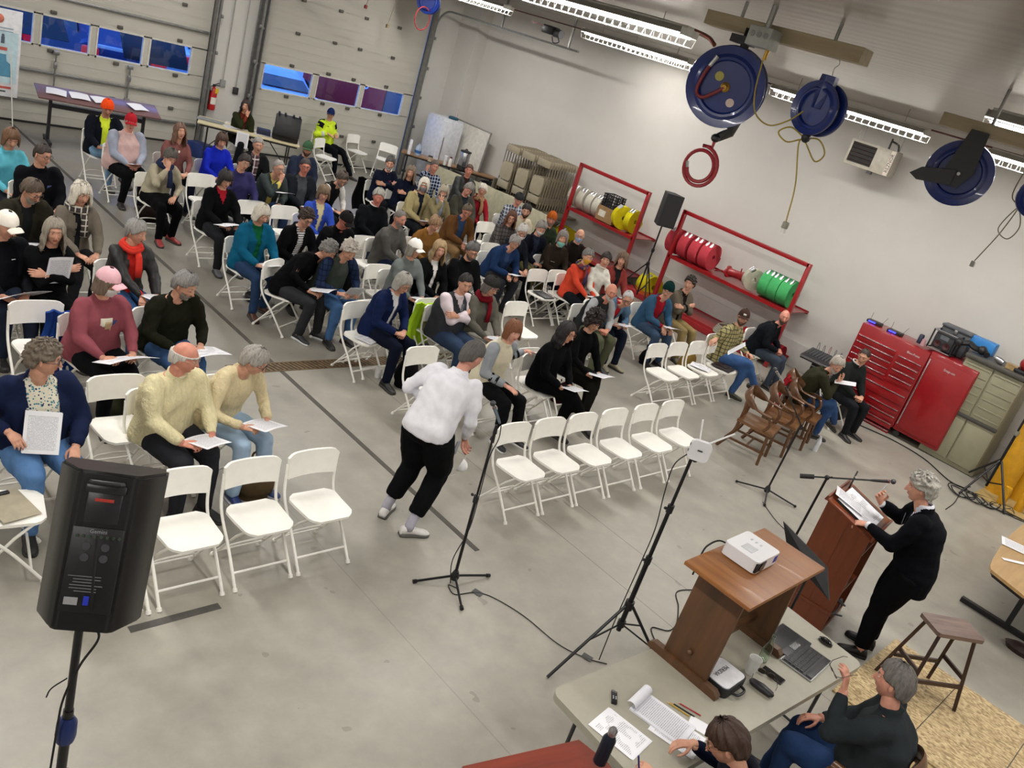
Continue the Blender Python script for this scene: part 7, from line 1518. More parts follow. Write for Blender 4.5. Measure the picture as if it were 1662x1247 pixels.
# ------------------------------------------------------------------ front of the room
# cream plastic folding table
tb = thing('folding_table', 'grey beige plastic folding table in front with bench, keyboard and papers on it', 'table', (4.70, 1.53, 0), math.radians(-3))
def rrect(w, h, r, n=6):
    P = []
    for cx, cy, a0 in ((w/2-r, h/2-r, 0), (-w/2+r, h/2-r, 90), (-w/2+r, -h/2+r, 180), (w/2-r, -h/2+r, 270)):
        for k in range(n+1): a = math.radians(a0+90*k/n); P.append((cx+r*math.cos(a), cy+r*math.sin(a)))
    return P
m = MB(); m.prism(rrect(2.46, .76, .07), .045, Matrix.Translation((0, 0, .695))); m.build('table_top', mat('#9d998a', .45, var=.02, bmp=.08), tb)
for x in (-1.0, 1.0):
    for y in (-.28, .28): m = MB(); m.cyl((x, y, .70), (x, y, 0), .013, 8); m.build('leg', DGR, tb)
    m = MB(); m.cyl((x, -.28, .12), (x, .28, .12), .010, 8); m.cyl((x, 0, .12), (x*.55, 0, .68), .010, 8); m.build('brace', DGR, tb)
ZT = .741
def tz(px, py, z=ZT): return at(px, py, z)
# wooden bench lectern
CH1 = wood('#95602f', '#764722', .42, .7, 'Y', .03); CH2 = wood('#5f3e24', '#46301c', .45, .7, 'Z', 0)
t = thing('wooden_bench_stand', 'cherry wood stand with splayed panel legs on the plastic table', 'stand', (4.86, 1.70, ZT), math.radians(1))
m = MB(); m.box((0, 0, .70), (1.02, .48, .028), bev=.006); m.build('stand_top', CH1, t)
for s in (-1, 1):
    m = MB(); m.box((s*.40, 0, .37), (.028, .33, .64), rot=Matrix.Rotation(-s*.04, 3, 'Y'), bev=.003); m.build('leg_panel', CH2, t)
    m = MB(); m.prism([(-.27, 0), (.27, 0), (.27, .03), (.24, .055), (-.24, .055), (-.27, .03)], .05, Matrix.Translation((s*.42-.025, 0, 0)) @ Matrix.Rotation(PI/2, 4, 'Z') @ Matrix.Rotation(PI/2, 4, 'X')); m.build('foot_rail', CH2, t, smooth=False)
m = MB(); m.box((0, 0, .16), (.84, .035, .06), bev=.004); m.build('stretcher', CH2, t); m = MB(); m.ball((-.435, 0, .16), (.02, .02, .02), 10); m.build('peg', CH2, t)
# projector
t = thing('projector', 'white projector with black lens recess on the wooden stand', 'projector', (4.84, 1.77, ZT+.714), math.radians(2))
m = MB(); m.prism(rrect(.31, .25, .03), .085, Matrix.Translation((0, 0, .01))); m.build('housing', mat('#d9d8da', .3, var=.01), t)
m = MB(); m.box((-.09, -.118, .05), (.12, .02, .07), bev=.006); m.build('lens_recess', BLK, t); m = MB(); m.lathe((-.09, -.128, .05), [(0, 0), (.025, 0), (.028, .006), (0, .006)], 18, (0, -1, 0)); m.build('lens', mat('#0c0e14', .1), t)
m = MB(); m.box((.105, -.123, .055), (.05, .006, .05), bev=.002); m.build('blue_sticker', mat('#1c3f9c', .4), t)
m = MB(); m.box((-.05, .0, .0965), (.09, .08, .003)); [m.box((.07, -.02+.035*k, .0965), (.022, .012, .003)) for k in range(3)]; m.build('top_panel', mat('#b9babc', .4), t, smooth=False)
m = MB(); m.cyl((.0, -.11, .01), (.0, -.11, -.006), .010, 8); m.build('foot', BLK, t)
m = MB(); m.box((0, .127, .05), (.16, .004, .05)); m.build('port_panel', DGR, t, smooth=False)
m = MB(); q = Vector((4.80, 1.90, ZT+.74)); m.tube(bez([q, q+Vector((-.05, .05, .01)), q+Vector((-.14, .06, .0)), q+Vector((-.22, .05, -.03)), q+Vector((-.24, .04, -.2))], 8), .006, 6); one('projector_cable', m, RUB, 'black cable leaving the back of the projector', 'cable')
def floor_cable(label, pts, r=.005, col=None, cat='cable', name='floor_cable'): m = MB(); m.tube(bez([at(x, y, z) for x, y, z in pts], 8), r, 6); return one(name, m, col or RUB, label, cat)
floor_cable('kinked black cable on the floor left of the wooden stand', [(1145, 958, .006), (1100, 960, .006), (1101, 985, .006), (1098, 1012, .006), (1085, 1024, .006), (1058, 1019, .006), (1063, 1040, .006), (1075, 1060, .006)])
floor_cable('thin black microphone cable running across the floor to the tripod', [(742, 955, .006), (728, 950, .006), (738, 965, .006), (770, 962, .006), (800, 970, .006), (850, 1000, .006), (905, 1045, .006), (950, 1068, .006), (985, 1078, .006)], .004)
m = MB(); m.box((0, 0, .001), (.06, .08, .002)); one('gaffer_tape', m, mat('#4a4a48', .7), 'small square of grey tape holding the cable by the microphone stand', 'tape', at(775, 962, .006), .3)
m = MB(); m.box((0, 0, .001), (.06, .08, .002)); one('gaffer_tape', m, mat('#4a4a48', .7), 'small square of grey tape holding the cable by the tripod foot', 'tape', at(953, 1067, .007), .3)
# things on the table
t = thing('laptop', 'dark laptop lying between wooden stand and keyboard', 'laptop', tz(1276, 1043), math.radians(3)); m = MB(); m.box((0, 0, .010), (.34, .24, .016), bev=.005); m.build('base', mat('#2b2c2f', .4), t); m = MB(); m.box((0, .03, .0195), (.30, .12, .003)); m.build('keys', mat('#0d0e10', .5), t, smooth=False); m = MB(); m.box((0, -.07, .0195), (.11, .06, .002)); m.build('touch_pad', mat('#1c1d20', .2), t)
t = thing('keyboard', 'black-keyed keyboard with silver rim near the table corner', 'keyboard', tz(1308, 1074), math.radians(4)); m = MB(); m.box((0, 0, .008), (.36, .22, .014), bev=.006); m.build('keyboard_base', mat('#26272a', .5), t); m = MB(); m.box((0, 0, .006), (.375, .235, .009), bev=.004); m.build('silver_rim', mat('#b9babb', .3, metal=.5), t); m = MB()
for j in range(5):
    for i in range(14): m.box((-.16+.0245*i, .085-.030*j, .018), (.021, .024, .007))
kk = m.build('keys', mat('#141518', .45), t, smooth=False); kk['kind'] = 'stuff'; m = MB(); m.box((0, -.088, .017), (.34, .045, .006), bev=.002); m.build('palm_rest', mat('#17181a', .4), t)
t = thing('computer_mouse', 'shiny black computer mouse by the table corner', 'mouse', tz(1339, 1044), math.radians(2)); m = MB(); m.lathe((0, 0, 0), [(.0, .034), (.02, .033), (.032, .02), (.033, .004), (.030, 0), (0, 0)], 20); m.v = [(x, y*1.65, z) for x, y, z in m.v]; m.build('shell', mat('#0b0b0d', .12, coat=.5), t); m = MB(); m.box((0, .022, .031), (.006, .02, .008), bev=.002); m.build('scroll_wheel', DGR, t)
m = MB(); m.box((0, 0, .005), (.075, .155, .009), bev=.003); o = one('phone', m, BLK, 'black phone lying between cup and glasses case', 'phone', tz(1254, 1097), math.radians(4)); m = MB(); m.box((0, 0, .010), (.067, .145, .001)); m.build('phone_screen', mat('#0a0b10', .08), o, smooth=False)
m = MB(); m.tube([(0, -.085, .02), (0, -.07, .022), (0, 0, .026), (0, .07, .022), (0, .085, .02)], [(.008, .012), (.018, .028), (.023, .034), (.018, .028), (.008, .012)], 14); one('glasses_case', m, mat('#161618', .45), 'dark oblong glasses case near the table edge', 'case', tz(1234, 1121), math.radians(6))
t = thing('paper_cup', 'white paper cup next to the glass bottle', 'cup', tz(1216, 1092)); m = MB(); m.lathe((0, 0, 0), [(0, .004), (.030, 0), (.031, .0), (.042, .115), (.044, .117), (.044, .121), (.040, .119), (.028, .008), (0, .008)], 24); m.build('cup_wall', mat('#dcdcd8', .6), t)
t = thing('glass_bottle', 'empty clear green glass bottle behind the paper cup', 'bottle', tz(1237, 1072)); gl_ = mat('#e6f2e8', .03, trans=1.0, var=.0); m = MB(); m.lathe((0, 0, 0), [(0, .004), (.030, 0), (.033, .01), (.033, .10), (.028, .13), (.015, .17), (.013, .20), (.016, .205), (.014, .212), (.011, .21), (.011, .18), (.024, .13), (.029, .10), (.028, .012), (0, .012)], 24); m.build('glass', gl_, t)
t = thing('sunglasses', 'small dark sunglasses beside the glass bottle', 'glasses', tz(1242, 1098), .4); g = glasses_mb(.0022); m = MB(); m.add([(v[0]-.09, v[1], v[2]+.014) for v in g.v], g.f); m.build('frame', mat('#3a2018', .3), t); m = MB(); [m.box((.007, s*.032, .020), (.002, .042, .028)) for s in (-1, 1)]; ll = m.build('lenses', mat('#201410', .1), t)
t = thing('zip_case', 'white topped black zip case lettered MERIDIAN under the wooden stand', 'case', tz(1168, 1106), math.radians(2)); m = MB(); m.prism(rrect(.27, .22, .04), .065); m.build('case_body', mat('#17171a', .6), t); m = MB(); m.prism(rrect(.25, .20, .035), .006, Matrix.Translation((0, 0, .065))); m.build('white_lid', mat('#dfdfe2', .3), t)
m = MB(); text_mesh(m, 'MERIDIA', Matrix.Translation((0.0, .02, .072)) @ Matrix.Rotation(PI, 4, 'Z'), .042, depth=.0006); m.build('lettering', mat('#3a3a3e', .5), t, smooth=False); m = MB(); m.tube(bez([(.06, -.115, .03), (.04, -.15, .03), (-.04, -.15, .03), (-.06, -.115, .03)], 6), .009, 8); m.build('handle', BLK, t)
t = thing('voice_recorder', 'small silver and black voice recorder on the table', 'recorder', tz(996, 1134), math.radians(-50)); m = MB(); m.box((0, 0, .009), (.034, .105, .018), bev=.004); m.build('body', BLK, t); m = MB(); m.box((0, .042, .010), (.030, .02, .019), bev=.003); m.build('microphone_cap', STEEL, t); m = MB(); [m.cyl((x, -.005-.015*k, .018), (x, -.005-.015*k, .021), .004, 8) for x in (-.008, .008) for k in range(2)]; m.build('buttons', mat('#c9c9c9', .4), t)
q = tz(1060, 1160); t = thing('legal_pad', 'spread of printed sheets with the top page folded back', 'pad', tz(1075, 1168), math.radians(10)); m = MB(); m.sheet(lambda u, v: ((u-.5)*.22, (v-.5)*.34, .012), 4, 4, .012); m.build('pad_sheets', paper_mat('text', '#dcdce2'), t); m = MB(); m.sheet(lambda u, v: ((u-.5)*.22, .17+.035*math.sin(u*0)+.03*math.cos(v*PI*1.3+.4), .03+.026*math.sin(v*PI*1.3+.4)), 3, 10, .001); m.build('folded_page', paper_mat('blank', '#dcdce2'), t)
paper('white sheets with text blocks left of the pad, under the writing hand', tz(1005, 1190), math.radians(8), (.22, .29), (0, 0), 'block', 3, .002); paper('white page under the pad at the table edge', tz(1098, 1192), math.radians(14), (.22, .28), (0, 0), 'text', 2, .003); paper('small white note card near the brown haired head', tz(1134, 1178), math.radians(20), (.10, .12), (0, 0), 'blank', 1, .0)
for k, (px, py, c, l, a) in enumerate(((1118, 1152, '#a01c2a', 'red pencil beside the pens', 50), (1108, 1153, '#18181a', 'black pen between the red and yellow pencils', 47), (1100, 1152, '#b8962c', 'yellow pencil left of the pens', 44))):
    a_ = math.radians(a-30); m = MB(); m.cyl((0, -.075, .005), (0, .06, .005), .0042, 6); o = one('pencil' if k != 1 else 'pen', m, mat(c, .4), l, 'pencil', tz(px, py), a_); m = MB(); m.cyl((0, .06, .005), (0, .075, .005), .004, 6, r2=.0008); m.build('tip', mat('#c9a878', .6), o)
t = thing('metal_bottle', 'dark blue bottle with steel cap on the red brown table', 'bottle', (3.36, 1.46, .75)); t.location = at(975, 1232, .80); m = MB(); m.lathe((0, 0, -.02), [(0, 0), (.036, 0), (.036, .16), (.022, .19), (0, .19)], 20); m.build('body', mat('#1a2230', .35, metal=.4), t); m = MB(); m.lathe((0, 0, .17), [(0, 0), (.022, 0), (.024, .03), (.014, .045), (0, .045)], 18); m.build('cap', STEEL, t)
t = thing('low_table', 'red brown wooden table top at the bottom edge left of the plastic table', 'table', (3.02, 1.42, 0), math.radians(-14)); m = MB(); m.prism([(-.42, .30), (.30, .30), (.38, .12), (.34, -.5), (-.42, -.5)], .03, Matrix.Translation((0, 0, .70))); m.build('table_top', wood('#7e3320', '#63261a', .4, .6, 'X'), t, smooth=False)
for x, y in ((-.34, .2), (.22, .2), (-.34, -.4), (.25, -.4)): m = MB(); m.box((x, y, .35), (.05, .05, .70)); m.build('leg', wood('#5c2819', '#47200f', .4, .6, 'Z'), t, smooth=False)
# things held by the two seated in front
d = by('man in charcoal sweater'); W = Matrix.Translation(d['loc']) @ Matrix.Rotation(d['ya'], 4, 'Z') @ d['wrist'][1][2]
g = glasses_mb(.0022); T = Matrix.Translation(W+Vector((-.06, .06, .15))) @ Matrix.Rotation(2.4, 4, 'Z') @ Matrix.Rotation(.7, 4, 'Y') @ Matrix.Translation((-.05, 0, 0)); m = MB(); m.add([T @ Vector(v) for v in g.v], g.f); one('eyeglasses', m, mat('#3a1c16', .3), 'dark framed glasses held up by the man in charcoal sweater', 'glasses')
d = by('person writing at the folding table'); W = Matrix.Translation(d['loc']) @ Matrix.Rotation(d['ya'], 4, 'Z') @ d['wrist'][1][2]
m = MB(); m.cyl((0, 0, 0), (-.03, .03, .11), .005, 8); o = one('pen', m, mat('#1a2c78', .3), 'blue pen held over the printed pages', 'pen', W+Vector((-.04, .08, -.01)))
# ---- lectern
CW = wood('#743818', '#582810', .42, .5, 'Z', .05); 
t = thing('lectern', 'tall reddish brown wooden lectern with slanted top and open back', 'lectern', (7.50, 2.02, 0), math.radians(8))
w_, d_ = .62, .44
def quadbox(y0, y1, z0, z1, z2, z3, x0, x1): # solid between y0..y1 with sloping top (z2 at y0, z3 at y1)
    vs = [(x, y, z) for x in (x0, x1) for (y, z) in ((y0, z0), (y1, z1), (y1, z3), (y0, z2))]; return vs, [(0, 1, 2, 3), (7, 6, 5, 4), (0, 4, 5, 1), (1, 5, 6, 2), (2, 6, 7, 3), (3, 7, 4, 0)]
for s in (-1, 1): m = MB(); m.add(*quadbox(-d_/2, d_/2, .0, .0, 1.02, 1.16, s*w_/2-.012, s*w_/2+.012)); m.build('side_panel', CW, t, smooth=False)
m = MB(); m.box((0, d_/2-.012, .58), (w_, .024, 1.14)); m.build('front_panel', CW, t, smooth=False)
m = MB(); m.box((-w_/2-.016, 0, .23), (.014, d_+.02, .035), bev=.004); m.box((-w_/2-.014, .0, .62), (.008, .012, .80)); m.build('molding', CW, t)
m = MB(); m.box((0, .0, .035), (w_+.03, d_, .05)); m.build('base_board', CW, t, smooth=False); m = MB(); m.box((0, 0, .80), (w_-.03, d_-.03, .02)); m.build('shelf', CW, t, smooth=False); m = MB(); m.box((0, 0, .40), (w_-.03, d_-.03, .02)); m.build('shelf', CW, t, smooth=False)
R_ = Matrix.Rotation(math.atan2(.14, d_), 3, 'X'); m = MB(); m.box((0, 0, 1.105), (w_+.05, d_+.06, .022), rot=R_, bev=.004); m.build('slanted_top', wood('#7a3a1c', '#5c2812', .3, .6, 'X'), t); m = MB(); m.box((0, -d_/2-.02, 1.05), (w_+.05, .02, .05), rot=R_, bev=.004); m.box((0, d_/2+.02, 1.19), (w_+.05, .02, .05), rot=R_, bev=.004); m.build('ledge', CW, t)
LT = t.matrix_basis.copy()
def lt(x, y, dz=0): return LT @ Vector((x, y, 1.12+y*.318+dz))
paper('open binder pages with printed text on the slanted lectern top', lt(-.03, .0, .02), math.radians(8), (.44, .36), (math.atan2(.14, d_), 0), 'block', 3, .012)
paper('loose white pages with a yellow edge at the upper left of the lectern', lt(-.12, .10, .035), math.radians(22), (.22, .28), (.3, 0), 'text', 2, .006)
t = thing('ring_binder', 'thin black binder under the pages on the lectern', 'binder', lt(.0, .0, .006), math.radians(8)); m = MB(); m.box((0, 0, 0), (.50, .37, .012), rot=R_, bev=.003); m.build('cover', BLK, t)
m = MB(); m.box((0, 0, 0), (.09, .015, .17), rot=Matrix.Rotation(-.5, 3, 'Y'), bev=.004); one('timer', m, mat('#2c2c2e', .3), 'dark upright device at the upper corner of the lectern', 'device', lt(.18, .19, .09), .3)
m = MB(); rr = random.Random(3)
pts = [Vector((7.5+rr.uniform(-.2, .2), 1.85+rr.uniform(-.12, .12), .07+.02*k % .2)) for k in range(9)]; m.tube(bez(pts, 6), .009, 6); one('cable_bundle', m, mat('#55565a', .6), 'tangle of grey cables at the open foot of the lectern', 'cable')
# boom microphone at the lectern
t = thing('boom_microphone', 'boom stand with microphone pointing at the speaking man', 'microphone stand', (7.24, 2.36, 0))
m = MB(); m.cyl((0, 0, .02), (.03, -.03, 1.29), .011, 10); m.build('pole', BLKM, t); m = MB(); m.lathe((0, 0, 0), [(0, 0), (.13, 0), (.13, .012), (.02, .02), (0, .02)], 24); m.build('base', BLKM, t)
mc = Vector((7.56, 1.90, 1.475)); jt = Vector((7.27, 2.33, 1.30)); en = jt-(mc-jt)*.42
L0 = Vector((7.24, 2.36, 0)); m = MB(); m.cyl(en-L0, mc-L0-(mc-jt).normalized()*.16, .008, 8); m.build('boom', BLKM, t); m = MB(); m.cyl(en-L0, en-L0+(mc-jt).normalized()*.12, .022, 10); m.build('counterweight', BLK, t); m = MB(); m.ball(jt-L0, .024, 10); m.cyl(jt-L0, jt-L0+Vector((0, -.04, .03)), .006, 6); m.build('clutch', BLK, t)
def microphone(t, a, b, body=BLK, head=STEEL):
    a, b = Vector(a), Vector(b); d = (b-a).normalized(); m = MB(); m.tube([a, a+d*.03, b-d*.03], [.009, .012, .016], 10); mm = m.build('microphone', body, t); m = MB(); m.ball(b, .024, 12); m.build('microphone_grille', mat('#4b4b4e', .4, metal=.6, bmp=.5, scale=60), mm); m = MB(); m.tube([b-d*.045, b-d*.038], .0168, 12); m.build('ring', mat('#7a2a2a', .4), mm)
microphone(t, mc-L0-(mc-jt).normalized()*.19, mc-L0)
# centre-aisle microphone stand
t = thing('microphone_stand', 'tall black microphone stand in the open floor at the centre', 'microphone stand', at(735, 945, 0)); b0 = at(735, 945, 0)
top = Vector((4.52, 3.62, 1.45)); tl = at(806, 690, 1.35)-b0
m = MB(); m.tube([(0, 0, .06), tl*.55], .013, 10); m.build('pole', BLKM, t); m = MB(); m.tube([tl*.52, tl*.56], .022, 10); m.cyl(tl*.57, tl*.57+Vector((-.08, -.02, .02)), .006, 6); m.ball(tl*.57+Vector((-.08, -.02, .03)), .012, 8); m.build('clutch', BLK, t); m = MB(); m.tube([tl*.54, tl], .009, 10); m.build('upper_tube', BLKM, t)
m = MB(); m.lathe((0, 0, .03), [(0, 0), (.03, 0), (.038, .03), (.02, .08), (0, .08)], 12); m.build('hub', BLK, t)
for px, py in ((660, 945), (770, 938), (757, 1015)):
    f = at(px, py, .015)-b0; f.z = 0; f = f.normalized()*.34; m = MB(); m.tube([(0, 0, .065), (f.x, f.y, .02)], .010, 8); m.tube([(f.x*.93, f.y*.93, .022), (f.x*1.02, f.y*1.02, .018)], .016, 8); m.build('leg', BLKM, t)
mt_ = at(800, 655, 1.46)-b0; microphone(t, tl+Vector((.02, -.01, .015)), mt_, mat('#3c4a52', .35))
m = MB(); m.tube(bez([tl+Vector((.03, -.02, .0)), tl+Vector((.05, -.02, -.12)), tl*.8+Vector((.02, 0, 0)), tl*.6+Vector((.025, 0, 0)), tl*.35+Vector((.02, .0, 0)), tl*.15+Vector((-.05, .02, 0)), Vector((-.05, -.02, .02))], 8), .004, 6); m.build('cable', RUB, t)
# second stand by the oak armchairs
t = thing('microphone_stand', 'black microphone stand with silver grille before the oak armchairs', 'microphone stand', at(1242, 802, 0)); b0 = at(1242, 802, 0); tl = at(1300, 690, .95)-b0
m = MB(); m.tube([(0, 0, .06), tl], .012, 10); m.build('pole', BLKM, t); m = MB(); m.lathe((0, 0, .03), [(0, 0), (.03, 0), (.04, .03), (.02, .08), (0, .08)], 12); m.build('hub', BLK, t)
for px, py in ((1206, 786), (1285, 820), (1240, 828)):
    f = at(px, py, .015)-b0; f.z = 0; f = f.normalized()*.36; m = MB(); m.tube([(0, 0, .065), (f.x, f.y, .02)], .010, 8); m.ball((f.x, f.y, .02), .018, 8); m.build('leg', BLKM, t)
e2 = at(1272, 622, 1.35)-b0; m = MB(); m.tube([tl+(tl-e2)*.12, e2*.92+tl*.08], .009, 8); m.build('boom', BLKM, t); microphone(t, e2, e2+(e2-tl).normalized()*.17+Vector((-.04, .02, 0)), STEEL)
floor_cable('thin cable from the second microphone stand towards the lectern', [(1238, 815, .006), (1248, 830, .006), (1262, 848, .006), (1285, 870, .006)], .004)
# music-stand like black board between bench and lectern
t = thing('display_board', 'thin black board leaning upright between wooden stand and lectern', 'board', (6.70, 1.92, 0), 0)
m = MB(); P_ = [at(1271, 846, 1.15), at(1341, 919, 1.12), at(1345, 974, .96), at(1279, 900, .98)]; nn2 = (P_[1]-P_[0]).cross(P_[2]-P_[1]).normalized()*.02; L0 = Vector((6.70, 1.92, 0)); vs = [p-L0 for p in P_]+[p-L0+nn2 for p in P_]; m.add(vs, [(0, 1, 2, 3), (7, 6, 5, 4), (0, 4, 5, 1), (1, 5, 6, 2), (2, 6, 7, 3), (3, 7, 4, 0)]); m.build('panel', mat('#141517', .3), t, smooth=False)
pc = (P_[2]+P_[3])/2-L0; m = MB(); m.cyl((pc.x, pc.y, pc.z+.03), (pc.x, pc.y, .02), .012, 8); m.build('pole', BLKM, t); m = MB(); m.lathe((pc.x, pc.y, 0), [(0, 0), (.16, 0), (.16, .012), (.02, .04), (0, .04)], 20); m.build('base', BLKM, t)
# router tripod
b0 = Vector((4.92, 2.44, 0)); t = thing('tripod', 'tall black tripod carrying the white router', 'tripod', b0)
m = MB(); m.cyl((0, 0, .30), (0, 0, .95), .019, 12); m.build('lower_tube', BLKM, t); m = MB(); m.cyl((0, 0, .93), (0, 0, 1.40), .015, 12); m.build('middle_tube', BLKM, t); m = MB(); m.cyl((0, 0, 1.38), (0, 0, 1.80), .012, 12); m.build('upper_tube', BLKM, t)
for z in (.95, 1.39): m = MB(); m.cyl((0, 0, z-.04), (0, 0, z+.02), .024, 12); m.cyl((0, 0, z), (-.045, .01, z), .006, 6); m.ball((-.05, .01, z), .012, 8); m.build('clamp', BLK, t)
m = MB(); m.cyl((0, 0, .50), (0, 0, .57), .034, 12); m.cyl((0, 0, .34), (0, 0, .39), .030, 12); m.build('collar', BLK, t)
for px, py in ((888, 1100), (1005, 1065), (950, 1075)):
    f = at(px, py, .01)-b0; f.z = 0
    if f.length < .35: f = f.normalized()*.5
    if px == 950: f = Vector((.25, -.45, 0))
    m = MB(); m.tube([(f.x*.06, f.y*.06, .53), (f.x, f.y, .012)], .012, 8); m.tube([(0, 0, .36), (f.x*.5, f.y*.5, .28)], .007, 6); m.build('leg', BLKM, t)
m = MB(); m.tube(bez([(.0, .03, 1.82), (-.10, .05, 1.72), (-.09, .04, 1.50), (-.03, .03, 1.2), (-.03, .03, .9), (-.05, .03, .4), (-.1, 0, .05)], 8), .004, 6); m.build('cable', RUB, t)
t = thing('router', 'white square router with two antennas on top of the tripod', 'router', (4.93, 2.42, 1.79), math.radians(-52)); t.scale = (1.15, 1.15, 1.15); m = MB(); m.prism(rrect(.125, .125, .03), .03, Matrix.Translation((.0, -.015, .075)) @ Matrix.Rotation(PI/2, 4, 'X')); m.build('router_body', mat('#dadadc', .35, var=.01), t)
m = MB(); m.box((0, -.047, .08), (.03, .002, .008)); m.build('logo_mark', DGR, t, smooth=False); m = MB(); m.cyl((0, 0, 0), (0, -.02, .03), .02, 10); m.build('mount', BLK, t); m = MB(); m.cyl((-.02, -.02, .135), (-.05, -.02, .26), .005, 8); m.build('antenna', mat('#e4e4e4', .4), t); m = MB(); m.cyl((.04, -.02, .135), (.15, -.02, .24), .006, 8); m.build('antenna', mat('#e4e4e4', .4), t)
m = MB(); m.box((-.062, -.03, .10), (.006, .014, .014)); m.box((-.062, -.03, .06), (.006, .014, .014)); m.build('port', BLK, t, smooth=False)
# ---- stool, plywood, oak table
t = thing('floor_board', 'speckled strand board sheet laid on the floor under the stool', 'board', (7.3, .2, 0), math.radians(1)); osb, nt, b = _new('strand_board'); v = coords(nt, (60, 26, 1), rot=(0, 0, .4)); vo = nt.nodes.new('ShaderNodeTexVoronoi'); nt.links.new(v, vo.inputs[0]); vo.inputs['Scale'].default_value = 1.4; sp_ = nt.nodes.new('ShaderNodeSeparateColor'); nt.links.new(vo.outputs[1], sp_.inputs[0])
nt.links.new(ramp(nt, math_n(nt, 'ADD', math_n(nt, 'MULTIPLY', sp_.outputs[0], .7), math_n(nt, 'MULTIPLY', noise_n(nt, coords(nt, (30, 9, 1), rot=(0, 0, .4)), 2, 4), .4)), [(.2, srgb('#84704c')), (.5, srgb('#a89068')), (.85, srgb('#c6b187'))]), b.inputs['Base Color']); b.inputs['Roughness'].default_value = .7
m = MB()
for k in range(4): m.box((0, .82-.62*k, .010), (1.42, .612, .018))
m.build('board_sheet', osb, t, smooth=False)
m = MB(); m.box((0, 0, .006), (.56, 2.6, .012)); one('plywood_sheet', m, wood('#b39a6c', '#9a8058', .6, .5, 'Y', 0), 'plain plywood strip on the floor left of the strand board', 'board', (6.29, -.1, 0), .0, smooth=False)
DK = wood('#3a2016', '#241410', .4, .8, 'Z'); t = thing('wooden_stool', 'dark wooden stool with worn grey brown seat on the strand board', 'stool', (7.38, .92, .018), math.radians(-35))
m = MB(); m.prism(rrect(.46, .27, .03), .035, Matrix.Translation((0, 0, .66))); m.build('seat', wood('#7a645a', '#4a362e', .4, 1.2, 'X'), t)
cr = []
for sx in (-1, 1):
    for sy in (-1, 1): m = MB(); m.tube([(sx*.17, sy*.09, .665), (sx*.27, sy*.19, 0)], [(.022, .018)]*2, 4); m.build('leg', DK, t, smooth=False)
for sy in (-1, 1): m = MB(); m.box((0, sy*.155, .22), (.44, .02, .035)); m.build('stretcher', DK, t, smooth=False)
for sx in (-1, 1): m = MB(); m.box((sx*.225, 0, .30), (.02, .28, .035)); m.build('stretcher', DK, t, smooth=False)
t = thing('oak_table', 'pale oak table with rounded end at the right picture edge', 'table', (10.1, .35, 0), 0); m = MB(); poly = [(1.3, .95), (.55, .93)]+[(-.62+.0, .0)]; poly = []
for px, py in ((1662, 850), (1640, 868), (1622, 890), (1611, 908), (1607, 918), (1609, 925), (1662, 967)): q = at(px, py, .73); poly.append((q.x-10.1, q.y-.35))
poly = [(1.9, .85)]+poly[:]+[(.2, -1.35), (1.9, -1.35)]; poly = poly[::-1]; m.prism(poly, .03, Matrix.Translation((0, 0, .70))); m.build('table_top', wood('#b99664', '#a07f50', .35, .5, 'X'), t, smooth=False)
m = MB(); m.prism([(p[0]*.97+.03, p[1]*.97) for p in poly], .05, Matrix.Translation((0, 0, .645))); m.build('apron', mat('#17171a', .5), t, smooth=False)
for x, y in ((-.45, .45), (.35, -.4)): m = MB(); m.box((x, y, .33), (.05, .05, .64)); m.box((x-.0, y+.0, .03), (.06, .95, .05)); m.build('pedestal_leg', BLK, t, smooth=False)
paper('white booklet with orange stripe on the oak table', at(1650, 888, .735), .3, (.24, .30), (0, 0), 'text', 3, .0, name='booklet'); paper('thin white strip of paper on the oak table', at(1648, 912, .735), .9, (.05, .30), (0, 0), 'blank', 1, .0)
m = MB(); m.lathe((0, 0, 0), [(0, .0), (.10, 0), (.12, .05), (.06, .09), (0, .09)], 16); m.v = [(x*.8, y*1.4, z) for x, y, z in m.v]; one('dark_shoe', m, mat('#2a1a16', .5), 'dark rounded foot of a chair under the oak table', 'furniture foot', at(1655, 1060, 0))
# ---- right-hand speaker stand, cables, yellow floats
b0 = at(1594, 800, 0); t = thing('speaker_stand', 'black tripod speaker stand at the right picture edge', 'stand', b0)
m = MB(); m.cyl((0, 0, .12), (0, 0, 1.0), .019, 12); m.cyl((0, 0, .98), (0, 0, 1.75), .015, 12); m.build('pole', BLKM, t); m = MB(); m.cyl((0, 0, .97), (0, 0, 1.04), .032, 14); m.build('clamp_ring', mat('#7d7b6c', .5), t)
for (px, py) in ((1645, 850), (1512, 803), (1570, 770)):
    f = at(px, py, .01)-b0; f.z = 0; f = f.normalized()*.62; m = MB(); m.tube([(f.x*.04, f.y*.04, .55), (f.x, f.y, .015)], .016, 8); m.tube([(0, 0, .18), (f.x*.45, f.y*.45, .30)], .010, 6); m.build('leg', BLKM, t)
speaker_box('black loudspeaker cut by the right picture edge', (b0.x, b0.y, 1.70), math.radians(-160))
for k in range(5):
    rr = random.Random(20+k); c = at(1560+22*k, 800+9*k, 0); m = MB(); pts = [c+Vector((rr.uniform(.10, .28)*math.cos(a*1.1), rr.uniform(.10, .24)*math.sin(a*1.1), .012+.008*(a % 2))) for a in range(12)]; m.tube(bez(pts, 6), .007, 6)
    one('cable_coil', m, RUB, ('black cable loops by the beige cabinet foot', 'black cable loops under the speaker stand', 'black cable loops right of the stand pole', 'black cable loops between the stand legs', 'black cable loops at the right edge by the yellow floats')[k], 'cable')
floor_cable('long black cable from the tool chest along the wall to the speaker stand', [(1395, 690, .01), (1450, 715, .01), (1500, 745, .01), (1540, 780, .01), (1570, 795, .01)], .009)
